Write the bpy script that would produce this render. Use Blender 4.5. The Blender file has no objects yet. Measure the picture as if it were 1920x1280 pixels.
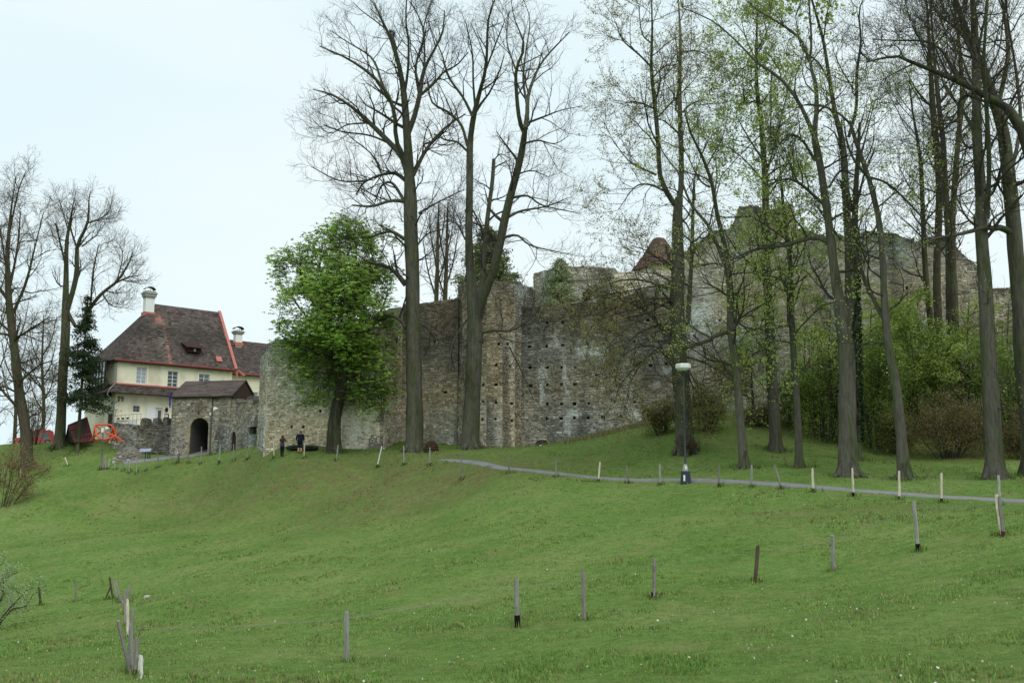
import bpy, math
import numpy as np
from math import radians as R

# ------------------------------------------------------------------ camera, sky, sun, exposure
scene = bpy.context.scene
COL = scene.collection
F = 1844.0                       # focal length in photograph pixels (1920 wide)
PITCH = math.atan(290.0 / F)
CAM = np.array((0.0, 0.0, 1.6))
cam = bpy.data.cameras.new('camera'); cam.sensor_width = 36.0; cam.lens = 36.0 * F / 1920.0
cam.clip_start = 0.1; cam.clip_end = 6000
camo = bpy.data.objects.new('camera', cam); COL.objects.link(camo)
camo.location = CAM; camo.rotation_euler = (math.pi / 2 + PITCH, 0, 0)
scene.camera = camo
SUN_EL, SUN_AZ = R(52), R(150)    # azimuth clockwise from +Y (the view direction)
world = bpy.data.worlds.new('World'); scene.world = world; world.use_nodes = True
def make_world():
    nt = world.node_tree; N = nt.nodes; L = nt.links; N.clear()
    out = N.new('ShaderNodeOutputWorld'); bg = N.new('ShaderNodeBackground')
    sky = N.new('ShaderNodeTexSky'); sky.sky_type = 'NISHITA'; sky.sun_disc = False
    sky.sun_elevation = SUN_EL; sky.sun_rotation = SUN_AZ; sky.air_density = 1.0; sky.dust_density = 2.0
    tc = N.new('ShaderNodeTexCoord'); mp = N.new('ShaderNodeMapping'); mp.inputs['Scale'].default_value = (1.0, 1.0, 2.6)
    nz = N.new('ShaderNodeTexNoise'); nz.inputs['Scale'].default_value = 1.6; nz.inputs['Detail'].default_value = 4; nz.inputs['Roughness'].default_value = 0.45
    rp = N.new('ShaderNodeValToRGB'); rp.color_ramp.elements[0].position = 0.3; rp.color_ramp.elements[1].position = 0.72
    rp.color_ramp.elements[0].color = (6.6, 8.45, 8.95, 1); rp.color_ramp.elements[1].color = (8.35, 9.2, 9.3, 1)
    mx = N.new('ShaderNodeMix'); mx.data_type = 'RGBA'; mx.inputs[0].default_value = 0.93
    L.new(tc.outputs['Generated'], mp.inputs['Vector']); L.new(mp.outputs[0], nz.inputs['Vector']); L.new(nz.outputs[0], rp.inputs[0])
    L.new(sky.outputs[0], mx.inputs[6]); L.new(rp.outputs[0], mx.inputs[7]); L.new(mx.outputs[2], bg.inputs[0])
    bg.inputs[1].default_value = 0.1
    L.new(bg.outputs[0], out.inputs[0])
make_world()
sun = bpy.data.lights.new('sun', 'SUN'); sun.energy = 1.4; sun.angle = R(50); sun.color = (1.0, 0.96, 0.9)
suno = bpy.data.objects.new('sun', sun); COL.objects.link(suno)
suno.rotation_euler = (math.pi / 2 - SUN_EL, 0, math.pi - SUN_AZ)
suno.location = (40, -30, 60)
vs = scene.view_settings; vs.view_transform = 'Standard'; vs.look = 'None'; vs.exposure = 0.18; vs.gamma = 1.0; vs.use_curve_mapping = False
scene.render.engine = 'CYCLES'
scene.cycles.max_bounces = 6; scene.cycles.diffuse_bounces = 3; scene.cycles.transparent_max_bounces = 6
scene.cycles.use_denoising = True

# ------------------------------------------------------------------ helpers: pixels to the place
CP, SP = math.cos(PITCH), math.sin(PITCH)
def ray(px, py):
    u = (px - 960.0) / F; v = (640.0 - py) / F
    return np.array((u, CP - v * SP, SP + v * CP))
def P(px, py, D):
    d = ray(px, py); return CAM + d * (D / d[1])
def onplane(px, py, O, Nn):
    d = ray(px, py); t = np.dot(np.asarray(O) - CAM, Nn) / np.dot(d, Nn); return CAM + d * t
def proj(p):
    q = np.asarray(p, float) - CAM; w = q[..., 1] * CP + q[..., 2] * SP; up = -q[..., 1] * SP + q[..., 2] * CP
    return 960 + F * q[..., 0] / w, 640 - F * up / w
def nrm(a):
    a = np.asarray(a, float); return a / np.maximum(np.linalg.norm(a, axis=-1, keepdims=True), 1e-9)
Z = np.array((0, 0, 1.0))

# ------------------------------------------------------------------ helpers: meshes
class MB:
    def __init__(s): s.v = []; s.f = []; s.c = []; s.n = 0
    def add(s, V, Fc, col=None):
        V = np.asarray(V, float).reshape(-1, 3); Fc = np.asarray(Fc, np.int64)
        s.v.append(V); s.f.append(Fc + s.n)
        if col is None: col = (0.5, 0.5, 0.5)
        col = np.asarray(col, float)
        if col.ndim == 1: col = np.tile(col, (len(Fc), 1))
        s.c.append(col); s.n += len(V)
    def para(s, O, U, V, W, col=None):
        O, U, V, W = (np.asarray(a, float) for a in (O, U, V, W))
        s.add([O, O+U, O+U+V, O+V, O+W, O+U+W, O+U+V+W, O+V+W], HEX, col)
    def box(s, a, b, col=None):
        a = np.asarray(a, float); d = np.asarray(b, float) - a
        s.para(a, (d[0],0,0), (0,d[1],0), (0,0,d[2]), col)
    def hexa(s, p8, col=None): s.add(p8, HEX, col)
    def tubes(s, Pt, Rd, k=4, col=None, cap=True, gnarl=0.0):
        Pt = np.asarray(Pt, float); Rd = np.asarray(Rd, float)
        if Pt.ndim == 2: Pt = Pt[None]; Rd = Rd[None]
        N_, S_ = Pt.shape[:2]
        T = np.gradient(Pt, axis=1); T = nrm(T)
        ref = np.where(np.abs(T[:, :1, 2:3]) > 0.8, np.array((1.0, 0, 0)), np.array((0, 0, 1.0)))
        A = nrm(np.cross(T, np.broadcast_to(ref, T.shape))); B = np.cross(T, A)
        th = np.arange(k) * 2 * math.pi / k
        ring = (A[:, :, None] * np.cos(th)[:, None] + B[:, :, None] * np.sin(th)[:, None]) * Rd[:, :, None, None]
        if gnarl:
            u = np.arange(S_)[None, :, None]; ph = Pt[:, :1, :1] * 3.1; tt = th[None, None, :]
            g = 1 + gnarl * (0.5 * np.sin(3 * tt + 0.35 * u + ph) + 0.35 * np.sin(5 * tt - 0.5 * u + 2 * ph) + 0.3 * np.sin(2 * tt + 0.9 * u))
            ring = ring * g[..., None]
        V = (Pt[:, :, None] + ring).reshape(-1, 3)
        i = np.arange(N_)[:, None, None] * S_ * k; j = np.arange(S_ - 1)[None, :, None] * k; a = np.arange(k)[None, None, :]; b = (a + 1) % k
        q = np.stack((i+j+a, i+j+b, i+j+k+b, i+j+k+a), -1).reshape(-1, 4)
        s.add(V, q, col if col is None or np.asarray(col).ndim == 1 else np.repeat(np.asarray(col), (S_-1)*k, axis=0))
        if cap and k > 3:
            base = s.n - len(V)
            for e in (0, S_ - 1):
                fc = (np.arange(N_)[:, None] * S_ * k + e * k + np.arange(k)[None]) + base
                s.f.append(fc); c = (0.5,0.5,0.5) if col is None else col
                c = np.asarray(c, float); s.c.append(np.tile(c, (N_, 1)) if c.ndim == 1 else c)
    def lathe(s, c, prof, k=12, col=None):
        c = np.asarray(c, float); th = np.arange(k) * 2 * math.pi / k
        V = np.array([[(c[0]+r*math.cos(t), c[1]+r*math.sin(t), c[2]+z) for t in th] for r, z in prof]).reshape(-1, 3)
        S_ = len(prof); j = np.arange(S_-1)[:, None]*k; a = np.arange(k)[None]; b = (a+1) % k
        s.add(V, np.stack((j+a, j+b, j+k+b, j+k+a), -1).reshape(-1, 4), col)
        s.f.append(np.arange(k)[None] + s.n - len(V)); s.c.append(s.c[-1][:1]); s.f.append(np.arange(k)[None] + s.n - k); s.c.append(s.c[-1][:1])
    def build(s, name, mat, parent=None, smooth=False, kind=None, normals=None):
        me = bpy.data.meshes.new(name)
        V = np.concatenate(s.v); me.vertices.add(len(V)); me.vertices.foreach_set('co', V.ravel())
        li = np.concatenate([f.ravel() for f in s.f]); lt = np.concatenate([np.full(len(f), f.shape[1]) for f in s.f])
        me.loops.add(len(li)); me.loops.foreach_set('vertex_index', li.astype(np.int32))
        me.polygons.add(len(lt)); me.polygons.foreach_set('loop_start', np.concatenate(([0], np.cumsum(lt)[:-1])).astype(np.int32))
        try: me.polygons.foreach_set('loop_total', lt.astype(np.int32))
        except Exception: pass
        at = me.attributes.new('Col', 'FLOAT_COLOR', 'FACE')
        C = np.concatenate(s.c); at.data.foreach_set('color', np.column_stack((C, np.ones(len(C)))).astype(np.float32).ravel())
        me.polygons.foreach_set('use_smooth', np.full(len(lt), smooth))
        me.update(calc_edges=True); me.validate()
        me.materials.append(mat)
        o = bpy.data.objects.new(name, me); COL.objects.link(o)
        if parent is not None:
            o.parent = parent; q = parent; off = np.zeros(3)
            while q is not None: off += np.array(q.location); q = q.parent
            V = V - off; me.vertices.foreach_set('co', V.ravel()); me.update()
        if kind: o['kind'] = kind
        return o
HEX = [[0,3,2,1],[4,5,6,7],[0,1,5,4],[1,2,6,5],[2,3,7,6],[3,0,4,7]]
def tag(o, label, cat, group=None):
    o['label'] = label; o['category'] = cat
    if group: o['group'] = group
    return o
def thing(name, loc, label, cat, group=None):
    o = bpy.data.objects.new(name, None); COL.objects.link(o); o.location = tuple(loc); o.empty_display_size = 0.3
    return tag(o, label, cat, group)
ORD = ['first','second','third','fourth','fifth','sixth','seventh','eighth','ninth','tenth','eleventh','twelfth','thirteenth','fourteenth','fifteenth','sixteenth','seventeenth','eighteenth','nineteenth','twentieth']

# ------------------------------------------------------------------ helpers: materials
def mat(name, col=(0.5,0.5,0.5), rough=0.85, use_col=False, var=0.25, scale=6.0, bump=0.0, bscale=30.0, metal=0.0, spec=0.25, stretch=(1,1,1), col2=None, big=None):
    m = bpy.data.materials.new(name); m.use_nodes = True; nt = m.node_tree; N = nt.nodes; L = nt.links
    b = N['Principled BSDF']; b.inputs['Roughness'].default_value = rough; b.inputs['Metallic'].default_value = metal
    b.inputs['Specular IOR Level'].default_value = spec
    tc = N.new('ShaderNodeTexCoord'); mp = N.new('ShaderNodeMapping'); mp.inputs['Scale'].default_value = stretch
    L.new(tc.outputs['Object'], mp.inputs['Vector'])
    nz = N.new('ShaderNodeTexNoise'); nz.inputs['Scale'].default_value = scale; nz.inputs['Detail'].default_value = 6; nz.inputs['Roughness'].default_value = 0.65
    L.new(mp.outputs[0], nz.inputs['Vector'])
    if use_col:
        src = N.new('ShaderNodeAttribute'); src.attribute_name = 'Col'; cs = src.outputs['Color']
    else:
        src = N.new('ShaderNodeRGB'); src.outputs[0].default_value = (*col, 1); cs = src.outputs[0]
    if col2 is not None:
        mx2 = N.new('ShaderNodeMix'); mx2.data_type = 'RGBA'; mx2.inputs[7].default_value = (*col2, 1)
        n2 = N.new('ShaderNodeTexNoise'); n2.inputs['Scale'].default_value = big or scale * 0.3; n2.inputs['Detail'].default_value = 5
        L.new(mp.outputs[0], n2.inputs['Vector'])
        r2 = N.new('ShaderNodeValToRGB'); r2.color_ramp.elements[0].position = 0.45; r2.color_ramp.elements[1].position = 0.62
        L.new(n2.outputs[0], r2.inputs[0]); L.new(r2.outputs[0], mx2.inputs[0]); L.new(cs, mx2.inputs[6]); cs = mx2.outputs[2]
    mr = N.new('ShaderNodeMapRange'); mr.inputs[1].default_value = 0.25; mr.inputs[2].default_value = 0.75; mr.inputs[3].default_value = 1 - var; mr.inputs[4].default_value = 1 + var
    L.new(nz.outputs[0], mr.inputs[0])
    mx = N.new('ShaderNodeMix'); mx.data_type = 'RGBA'; mx.blend_type = 'MULTIPLY'; mx.inputs[0].default_value = 1.0
    L.new(cs, mx.inputs[6]); L.new(mr.outputs[0], mx.inputs[7]); L.new(mx.outputs[2], b.inputs['Base Color'])
    if bump:
        n3 = N.new('ShaderNodeTexNoise'); n3.inputs['Scale'].default_value = bscale; n3.inputs['Detail'].default_value = 5; n3.inputs['Roughness'].default_value = 0.7
        L.new(mp.outputs[0], n3.inputs['Vector'])
        bp = N.new('ShaderNodeBump'); bp.inputs['Strength'].default_value = bump; bp.inputs['Distance'].default_value = 0.05
        L.new(n3.outputs[0], bp.inputs['Height']); L.new(bp.outputs[0], b.inputs['Normal'])
    return m
def leafmat(name, trans=0.4):
    m = bpy.data.materials.new(name); m.use_nodes = True; nt = m.node_tree; N = nt.nodes; L = nt.links; N.clear()
    out = N.new('ShaderNodeOutputMaterial'); d = N.new('ShaderNodeBsdfDiffuse'); t = N.new('ShaderNodeBsdfTranslucent'); mx = N.new('ShaderNodeMixShader')
    a = N.new('ShaderNodeAttribute'); a.attribute_name = 'Col'
    L.new(a.outputs['Color'], d.inputs[0]); L.new(a.outputs['Color'], t.inputs[0]); mx.inputs[0].default_value = trans
    L.new(d.outputs[0], mx.inputs[1]); L.new(t.outputs[0], mx.inputs[2]); L.new(mx.outputs[0], out.inputs[0])
    return m
M = dict(
    stone=mat('rubble_stone', use_col=True, var=0.3, scale=9, bump=0.8, bscale=14, rough=0.95, spec=0.1),
    dressed=mat('dressed_sandstone', use_col=True, var=0.25, scale=6, bump=0.4, bscale=20, rough=0.95, spec=0.1),
    plaster=mat('cream_plaster', (0.9,0.84,0.66), var=0.08, scale=1.3, bump=0.1, bscale=25, rough=0.95, spec=0.1, stretch=(1,1,0.5), col2=(0.72,0.66,0.5), big=0.7),
    trim=mat('pale_trim', (0.86,0.83,0.68), var=0.05, rough=0.9),
    tile=mat('roof_tile', use_col=True, var=0.35, scale=5, bump=0.3, rough=0.9, spec=0.15),
    redmetal=mat('red_sheet_metal', (0.5,0.175,0.14), var=0.15, scale=2, rough=0.55),
    darkred=mat('dark_red_gutter', (0.22,0.035,0.03), var=0.2, rough=0.5),
    white=mat('white_paint', (0.8,0.8,0.8), var=0.05, rough=0.6),
    chimwhite=mat('chimney_whitewash', (0.85,0.85,0.84), var=0.06, rough=0.9, bump=0.1),
    concrete=mat('concrete', (0.36,0.35,0.32), var=0.2, rough=0.9, bump=0.2),
    black=mat('black_metal', (0.015,0.015,0.017), var=0.1, rough=0.5),
    glass=mat('window_glass', (0.10,0.12,0.14), var=0.1, rough=0.08, spec=0.9),
    paleglass=mat('curtained_glass', (0.42,0.45,0.50), var=0.15, scale=3, rough=0.15, spec=0.7),
    brownboard=mat('dark_brown_boards', (0.05,0.022,0.02), var=0.2, scale=4, stretch=(8,8,1), rough=0.8),
    oldwood=mat('old_dark_timber', (0.035,0.03,0.025), var=0.3, rough=0.85),
    dark=mat('dark_interior', (0.02,0.018,0.016), var=0.2, rough=0.95),
    bark=mat('bark', use_col=True, var=0.5, scale=3.0, bump=1.0, bscale=7, stretch=(3.2,3.2,0.5), rough=0.95, spec=0.08, col2=(0.085,0.095,0.05), big=0.7),
    twig=mat('twig', use_col=True, var=0.15, rough=0.95, spec=0.05),
    leaf=leafmat('leaf', 0.62), needle=leafmat('needle', 0.15), blade=leafmat('grass_blade', 0.35),
    post=mat('weathered_post', use_col=True, var=0.35, scale=5, stretch=(10,10,1), bump=0.4, bscale=20, rough=0.9, spec=0.1),
    asphalt=mat('worn_asphalt', (0.23,0.228,0.222), var=0.2, scale=4, bump=0.3, bscale=60, rough=0.9, col2=(0.19,0.19,0.19), big=0.8),
    orange=mat('orange_red_paint', (0.75,0.10,0.045), var=0.1, rough=0.4, spec=0.4),
    darkmetal=mat('dark_grey_steel', (0.07,0.075,0.08), var=0.15, rough=0.5),
    galv=mat('galvanised_steel', (0.32,0.34,0.36), var=0.12, rough=0.45, metal=0.3),
    lampblue=mat('dark_blue_paint', (0.028,0.042,0.058), var=0.3, rough=0.5),
    lampwhite=mat('lamp_enamel', (0.82,0.83,0.82), var=0.05, rough=0.35, col2=(0.66,0.6,0.52), big=5.0),
    opal=mat('opal_diffuser', (0.62,0.64,0.6), var=0.05, rough=0.3),
    carred=mat('red_car_paint', (0.55,0.035,0.04), var=0.05, rough=0.25, spec=0.6),
    rubber=mat('rubber', (0.02,0.02,0.02), rough=0.9),
    print_=mat('printed_board', (0.35,0.36,0.48), var=0.35, scale=9, rough=0.6),
    blue=mat('blue_fabric', (0.02,0.03,0.28), var=0.2, rough=0.8),
    wicker=mat('brown_wicker', (0.075,0.045,0.028), var=0.4, scale=12, rough=0.9),
    cloth=mat('clothing', use_col=True, var=0.2, scale=12, rough=0.95, spec=0.05),
    wire=mat('wire', (0.25,0.25,0.25), rough=0.5, metal=0.6),
    petal=leafmat('petal', 0.3),
)

# ------------------------------------------------------------------ terrain
CTRL = [ # (px, py, distance) on the ground as the photograph shows it
 (0,1280,17),(400,1280,17.5),(650,1280,18.5),(960,1280,17),(1300,1280,15.5),(1600,1280,14.5),(1920,1280,13.5),
 (245,1263,20.5),(650,1243,21.8),(970,1173,24.5),(1095,1165,25),(1226,1122,28),(1416,1090,30),(1563,1072,30),(1722,1031,29.5),(1880,1005,29),
 (239,1194,30),(235,1172,34),(227,1128,45),(75,1136,50),(0,1150,48),(143,1128,48),(0,1060,60),(0,985,76),(240,1060,56),(240,1000,68),(240,945,79),(240,905,83.5),(110,930,80),
 (450,1090,40),(450,1040,53),(450,985,67),(450,940,75.5),(450,900,79.2),(450,862,82),(650,1100,36),(650,1040,47),(650,980,59.5),(650,940,66),(650,900,70),(650,862,73),(840,980,52),(850,940,58.5),(850,905,62.3),(960,1010,41),(960,930,52),
 (1150,1000,40),(1150,940,49),(1350,1000,37),(1350,940,44.5),(1600,985,35),
 (806,872,66.5),(880,877,63),(954,884,60),(1043,894,57),(1124,902,54),(1238,908,50.5),(1348,912,48),(1463,917,46),(1525,920,44.5),(1600,930,42.5),(1686,935,41),(1765,942,39.5),(1873,948,38),
 (1000,875,63),(1130,880,60),(1250,882,57),
 (1285,845,60),(1395,876,53),(1454,845,60),(1500,876,53.5),(1590,893,49),(1695,898,47.5),(1865,896,45.5),
 (1600,833,62),(1750,830,62),(1880,835,60),(1430,770,71),(1250,790,70),(1200,800,74),(1100,822,76),(1000,838,76),(880,838,76),(780,845,75),(650,848,76.5),(500,850,78.5),
 (1560,770,72),(1720,770,72),(1900,775,70),
 (530,849,76),(565,849,76.3),(600,849,76.3),(530,856,74),(590,857,73.6),(480,859,80.5),(700,856,74),(395,853,88),(350,855,90),(290,860,89.5),(230,880,85),(300,876,84),
 (205,830,96),(130,830,97),(65,832,99),(0,835,100),(215,860,91),(130,872,91),(0,900,90),(60,893,90),(130,833,105),(65,834,110),(0,838,112),(200,828,104),(160,832,112),
]
pts = np.array([P(*c) for c in CTRL])
EXTRA = np.array([(-75,30,-3.5),(-80,70,-3.5),(-75,110,5),(-60,135,6.5),(-20,120,6.5),(20,110,9),(55,105,9.5),(75,70,8),(70,40,2.5),(60,15,0.2),(30,0,0.2),(12,4,-0.2),(0,0,0),(-15,3,-1.2),(-40,5,-2.4),(0,8,-1.0),(-9,9,-1.3),(9,8,-0.7),(-50,120,6.8),(40,90,8.5),(0,92,6.5),(-35,112,6.5)], float)
CPT = np.vstack((pts, EXTRA))
def _phi(r2): return np.where(r2 > 1e-9, r2 * np.log(np.maximum(r2, 1e-9)), 0.0)
def _tps(c, lam):
    n = len(c); S = 40.0; xy = c[:, :2] / S
    K = _phi(((xy[:, None] - xy[None]) ** 2).sum(-1)) + lam * np.eye(n)
    Pm = np.column_stack((np.ones(n), xy)); A = np.zeros((n+3, n+3)); A[:n, :n] = K; A[:n, n:] = Pm; A[n:, :n] = Pm.T
    return np.linalg.solve(A, np.concatenate((c[:, 2], np.zeros(3)))), xy, S
_w, _xy, _S = _tps(CPT, 0.0025)
def H(x, y, rough=True):
    x = np.asarray(x, float); y = np.asarray(y, float); sh = x.shape; q = np.column_stack((x.ravel(), y.ravel())) / _S
    out = np.zeros(len(q))
    for i in range(0, len(q), 20000):
        s = q[i:i+20000]
        out[i:i+20000] = _phi(((s[:, None] - _xy[None]) ** 2).sum(-1)) @ _w[:-3] + _w[-3] + s @ _w[-2:]
    out = out.reshape(sh)
    d = np.maximum(np.maximum(np.abs(x) - 68, 0), np.maximum(np.maximum(y - 118, -4 - y), 0))
    k = np.clip(d / 60, 0, 1); k = k * k * (3 - 2 * k); out = np.clip(out, -9, 14) * (1 - k) - 6.0 * k
    if rough:
        out = out + 0.035 * np.sin(x * 1.7 + 1.3 * np.sin(y * 0.9)) * np.sin(y * 1.3 + x * 0.5) + 0.02 * np.sin(x * 4.1 + y * 2.2) * np.sin(y * 3.7 - x * 1.9)
    return out
def h1(x, y): return float(H(np.array([x]), np.array([y]))[0])
def G(px, py, D):
    p = P(px, py, D); p[2] = h1(p[0], p[1]); return p

def make_ground():
    xs = np.concatenate((-np.geomspace(2500, 70, 22), np.arange(-68, 68.1, 0.8), np.geomspace(70, 2500, 22)))
    ys = np.concatenate((-np.geomspace(2500, 6, 18), np.arange(-4, 118.1, 0.75), np.geomspace(121, 3500, 24)))
    X, Y = np.meshgrid(xs, ys); Zz = H(X, Y); ny, nx = X.shape
    mb = MB(); idx = np.arange(ny * nx).reshape(ny, nx)
    q = np.stack((idx[:-1, :-1], idx[:-1, 1:], idx[1:, 1:], idx[1:, :-1]), -1).reshape(-1, 4)
    mb.add(np.column_stack((X.ravel(), Y.ravel(), Zz.ravel())), q)
    m = bpy.data.materials.new('meadow'); m.use_nodes = True; nt = m.node_tree; N = nt.nodes; L = nt.links; b = N['Principled BSDF']
    b.inputs['Roughness'].default_value = 1.0; b.inputs['Specular IOR Level'].default_value = 0.05
    tc = N.new('ShaderNodeTexCoord')
    def noise(sc, det=5, ro=0.6):
        n = N.new('ShaderNodeTexNoise'); n.inputs['Scale'].default_value = sc; n.inputs['Detail'].default_value = det; n.inputs['Roughness'].default_value = ro
        L.new(tc.outputs['Object'], n.inputs['Vector']); return n.outputs[0]
    def ramp(src, stops):
        r = N.new('ShaderNodeValToRGB'); e = r.color_ramp.elements
        e[0].position, e[0].color = stops[0][0], (*stops[0][1], 1); e[1].position, e[1].color = stops[-1][0], (*stops[-1][1], 1)
        for p_, c_ in stops[1:-1]:
            x = e.new(p_); x.color = (*c_, 1)
        L.new(src, r.inputs[0]); return r.outputs[0]
    def mix(fac, a, c, bt='MIX'):
        mx = N.new('ShaderNodeMix'); mx.data_type = 'RGBA'; mx.blend_type = bt
        if isinstance(fac, float): mx.inputs[0].default_value = fac
        else: L.new(fac, mx.inputs[0])
        L.new(a, mx.inputs[6]); L.new(c, mx.inputs[7]); return mx.outputs[2]
    base = ramp(noise(0.22, 6), [(0.3, (0.105,0.185,0.042)), (0.5, (0.14,0.222,0.056)), (0.7, (0.185,0.245,0.08))])
    fine = ramp(noise(3.0, 8, 0.75), [(0.3, (0.6,0.65,0.55)), (0.5, (1,1,1)), (0.72, (1.4,1.3,1.25))])
    c = mix(1.0, base, fine, 'MULTIPLY')
    vf = ramp(noise(14, 4, 0.8), [(0.3, (0.6,0.6,0.6)), (0.7, (1.4,1.4,1.4))]); c = mix(1.0, c, vf, 'MULTIPLY')
    dry = N.new('ShaderNodeRGB'); dry.outputs[0].default_value = (0.25,0.225,0.10,1)
    drm = ramp(noise(0.55, 7, 0.72), [(0.52, (0,0,0)), (0.72, (0.7,0.7,0.7))])
    c = mix(drm, c, dry.outputs[0])
    at = N.new('ShaderNodeAttribute'); at.attribute_name = 'dry'
    soil = N.new('ShaderNodeRGB'); soil.outputs[0].default_value = (0.145,0.115,0.058,1)  # soil tone, also carrying the painted shade of the bank face
    dm = N.new('ShaderNodeMath'); dm.operation = 'MULTIPLY'; L.new(at.outputs['Fac'], dm.inputs[0])
    dn = ramp(noise(1.6, 7, 0.75), [(0.34, (0.1,0.1,0.1)), (0.62, (0.95,0.95,0.95))]); L.new(dn, dm.inputs[1])
    c = mix(dm.outputs[0], c, soil.outputs[0])
    L.new(c, b.inputs['Base Color'])
    bp = N.new('ShaderNodeBump'); bp.inputs['Strength'].default_value = 0.9; bp.inputs['Distance'].default_value = 0.08
    L.new(noise(7, 8, 0.8), bp.inputs['Height']); L.new(bp.outputs[0], b.inputs['Normal'])
    o = mb.build('ground', m, smooth=True, kind='structure')
    # thin turf and bare soil under trees and on banks, also painting bank shade
    a = o.data.attributes.new('dry', 'FLOAT', 'POINT')
    d = dry_and_shade_at(X.ravel(), Y.ravel()); a.data.foreach_set('value', d.astype(np.float32))
    return o
def dry_and_shade_at(x, y):
    d = np.zeros_like(x)
    for px, py, D, rx, ry, s in [(850,905,62,9,4.5,0.95),(600,885,71,11,4,0.85),(420,890,79,9,4,0.7),(720,900,67,7,5,0.9),(270,910,83,6,3,0.5),(110,850,95,5,2.5,0.5),(1720,790,69,14,6,0.9),(1500,820,66,6,5,0.8),(1150,815,72,5,2.5,0.8),(1420,800,68,5,3,0.7),(1620,960,38,5,1.5,0.4),(1900,850,58,7,4,0.8),(1500,955,40,3,1,0.4)]:
        p = P(px, py, D); d = np.maximum(d, s * np.exp(-((x - p[0]) / rx) ** 2 - ((y - p[1]) / ry) ** 2))
    return d
ground = make_ground()

def strip(name, line, width, m, lift=0.03, n=120, taper=0.0):
    line = np.array(line, float); t = np.linspace(0, len(line) - 1, n); L_ = catmull(line, t)
    T = nrm(np.gradient(L_, axis=0)); Nn = np.column_stack((-T[:, 1], T[:, 0]))
    mb = MB(); K = 5; V = []
    rng = np.random.default_rng(4); wob = np.cumsum(rng.normal(0, 0.03, (n, 2)), 0); wob -= np.linspace(0, 1, n)[:, None] * wob[-1]
    for i in range(K):
        u = (i / (K - 1) - 0.5) * width; uw = u * np.interp(np.arange(n), [0, n*taper+1e-6], [0.25 if taper else 1, 1]); off = uw + (wob[:, 0] * 0.1 if i == 0 else wob[:, 1] * 0.1 if i == K-1 else 0)
        xy = L_ + Nn * np.reshape(off, (-1, 1)); V.append(np.column_stack((xy, H(xy[:, 0], xy[:, 1], False) + lift + 0.03 * (1 - (2*i/(K-1)-1)**2))))
    V.insert(0, V[0] - (0, 0, 0.4)); V.append(V[-1] - (0, 0, 0.4)); K += 2
    V = np.stack(V, 1).reshape(-1, 3); idx = np.arange(n * K).reshape(n, K)
    mb.add(V, np.stack((idx[:-1, :-1], idx[:-1, 1:], idx[1:, 1:], idx[1:, :-1]), -1).reshape(-1, 4))
    return mb.build(name, m, smooth=True, kind='structure')
def catmull(p, t):
    p = np.vstack((2 * p[0] - p[1], p, 2 * p[-1] - p[-2])); i = np.clip(np.floor(t).astype(int), 0, len(p) - 4); f = (t - i)[:, None]
    a, b, c, d = p[i], p[i+1], p[i+2], p[i+3]
    return 0.5 * (2*b + (c - a) * f + (2*a - 5*b + 4*c - d) * f**2 + (3*b - a - 3*c + d) * f**3)
strip('path', [P(*c)[:2] for c in [(825,868.5,67.6),(845,870,66.6),(880,873,65),(954,881,61.7),(1043,889,58.6),(1124,895,55.6),(1238,903,52),(1348,910,49.4),(1463,917,47.2),(1525,921,45.8),(1600,926,44),(1686,932,42.4),(1765,938,41),(1873,944,39.4),(2000,952,37.5),(2150,960,36)]], 0.82, M['asphalt'], taper=0.22)
strip('gate_road', [P(*c)[:2] for c in [(230,872,88),(280,862,89),(330,856,89.6),(375,852,90.5),(374,850,97)]], 2.6, M['asphalt'], 0.05, 60)

# ------------------------------------------------------------------ masonry
def leaf_quads(mb, C, rng, size, cols, tilt=0.9, fold=0.0, cvar=0.25, aspect=0.62):
    n = len(C)
    if n == 0: return
    a = nrm(rng.normal(size=(n, 3)) * (1, 1, tilt)); w = rng.normal(size=(n, 3)); b = nrm(w - a * (w * a).sum(1, keepdims=True)); s = (size * rng.uniform(0.6, 1.3, n))[:, None]
    c = np.asarray(cols)[rng.integers(0, len(cols), n)] * rng.uniform(1 - cvar, 1 + cvar, (n, 1))
    V = np.stack((C - a * s * 0.5, C + b * s * aspect * 0.5, C + a * s * 0.5, C - b * s * aspect * 0.5), 1).reshape(-1, 3)
    mb.add(V, np.arange(4 * n).reshape(n, 4), c)
def sm(a, b, x):
    t = np.clip((x - a) / (b - a), 0, 1); return t * t * (3 - 2 * t)
def vnoise(x, y, seed=0):
    xi = np.floor(x).astype(int); yi = np.floor(y).astype(int); fx = x - xi; fy = y - yi; fx = fx*fx*(3-2*fx); fy = fy*fy*(3-2*fy)
    def h(a, b):
        n = (a * 374761393 + b * 668265263 + seed * 1442695041) & 0x7fffffff; n = ((n ^ (n >> 13)) * 1274126177) & 0x7fffffff; return ((n ^ (n >> 16)) & 0xffff) / 65535.0
    return (h(xi, yi)*(1-fx) + h(xi+1, yi)*fx)*(1-fy) + (h(xi, yi+1)*(1-fx) + h(xi+1, yi+1)*fx)*fy
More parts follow.
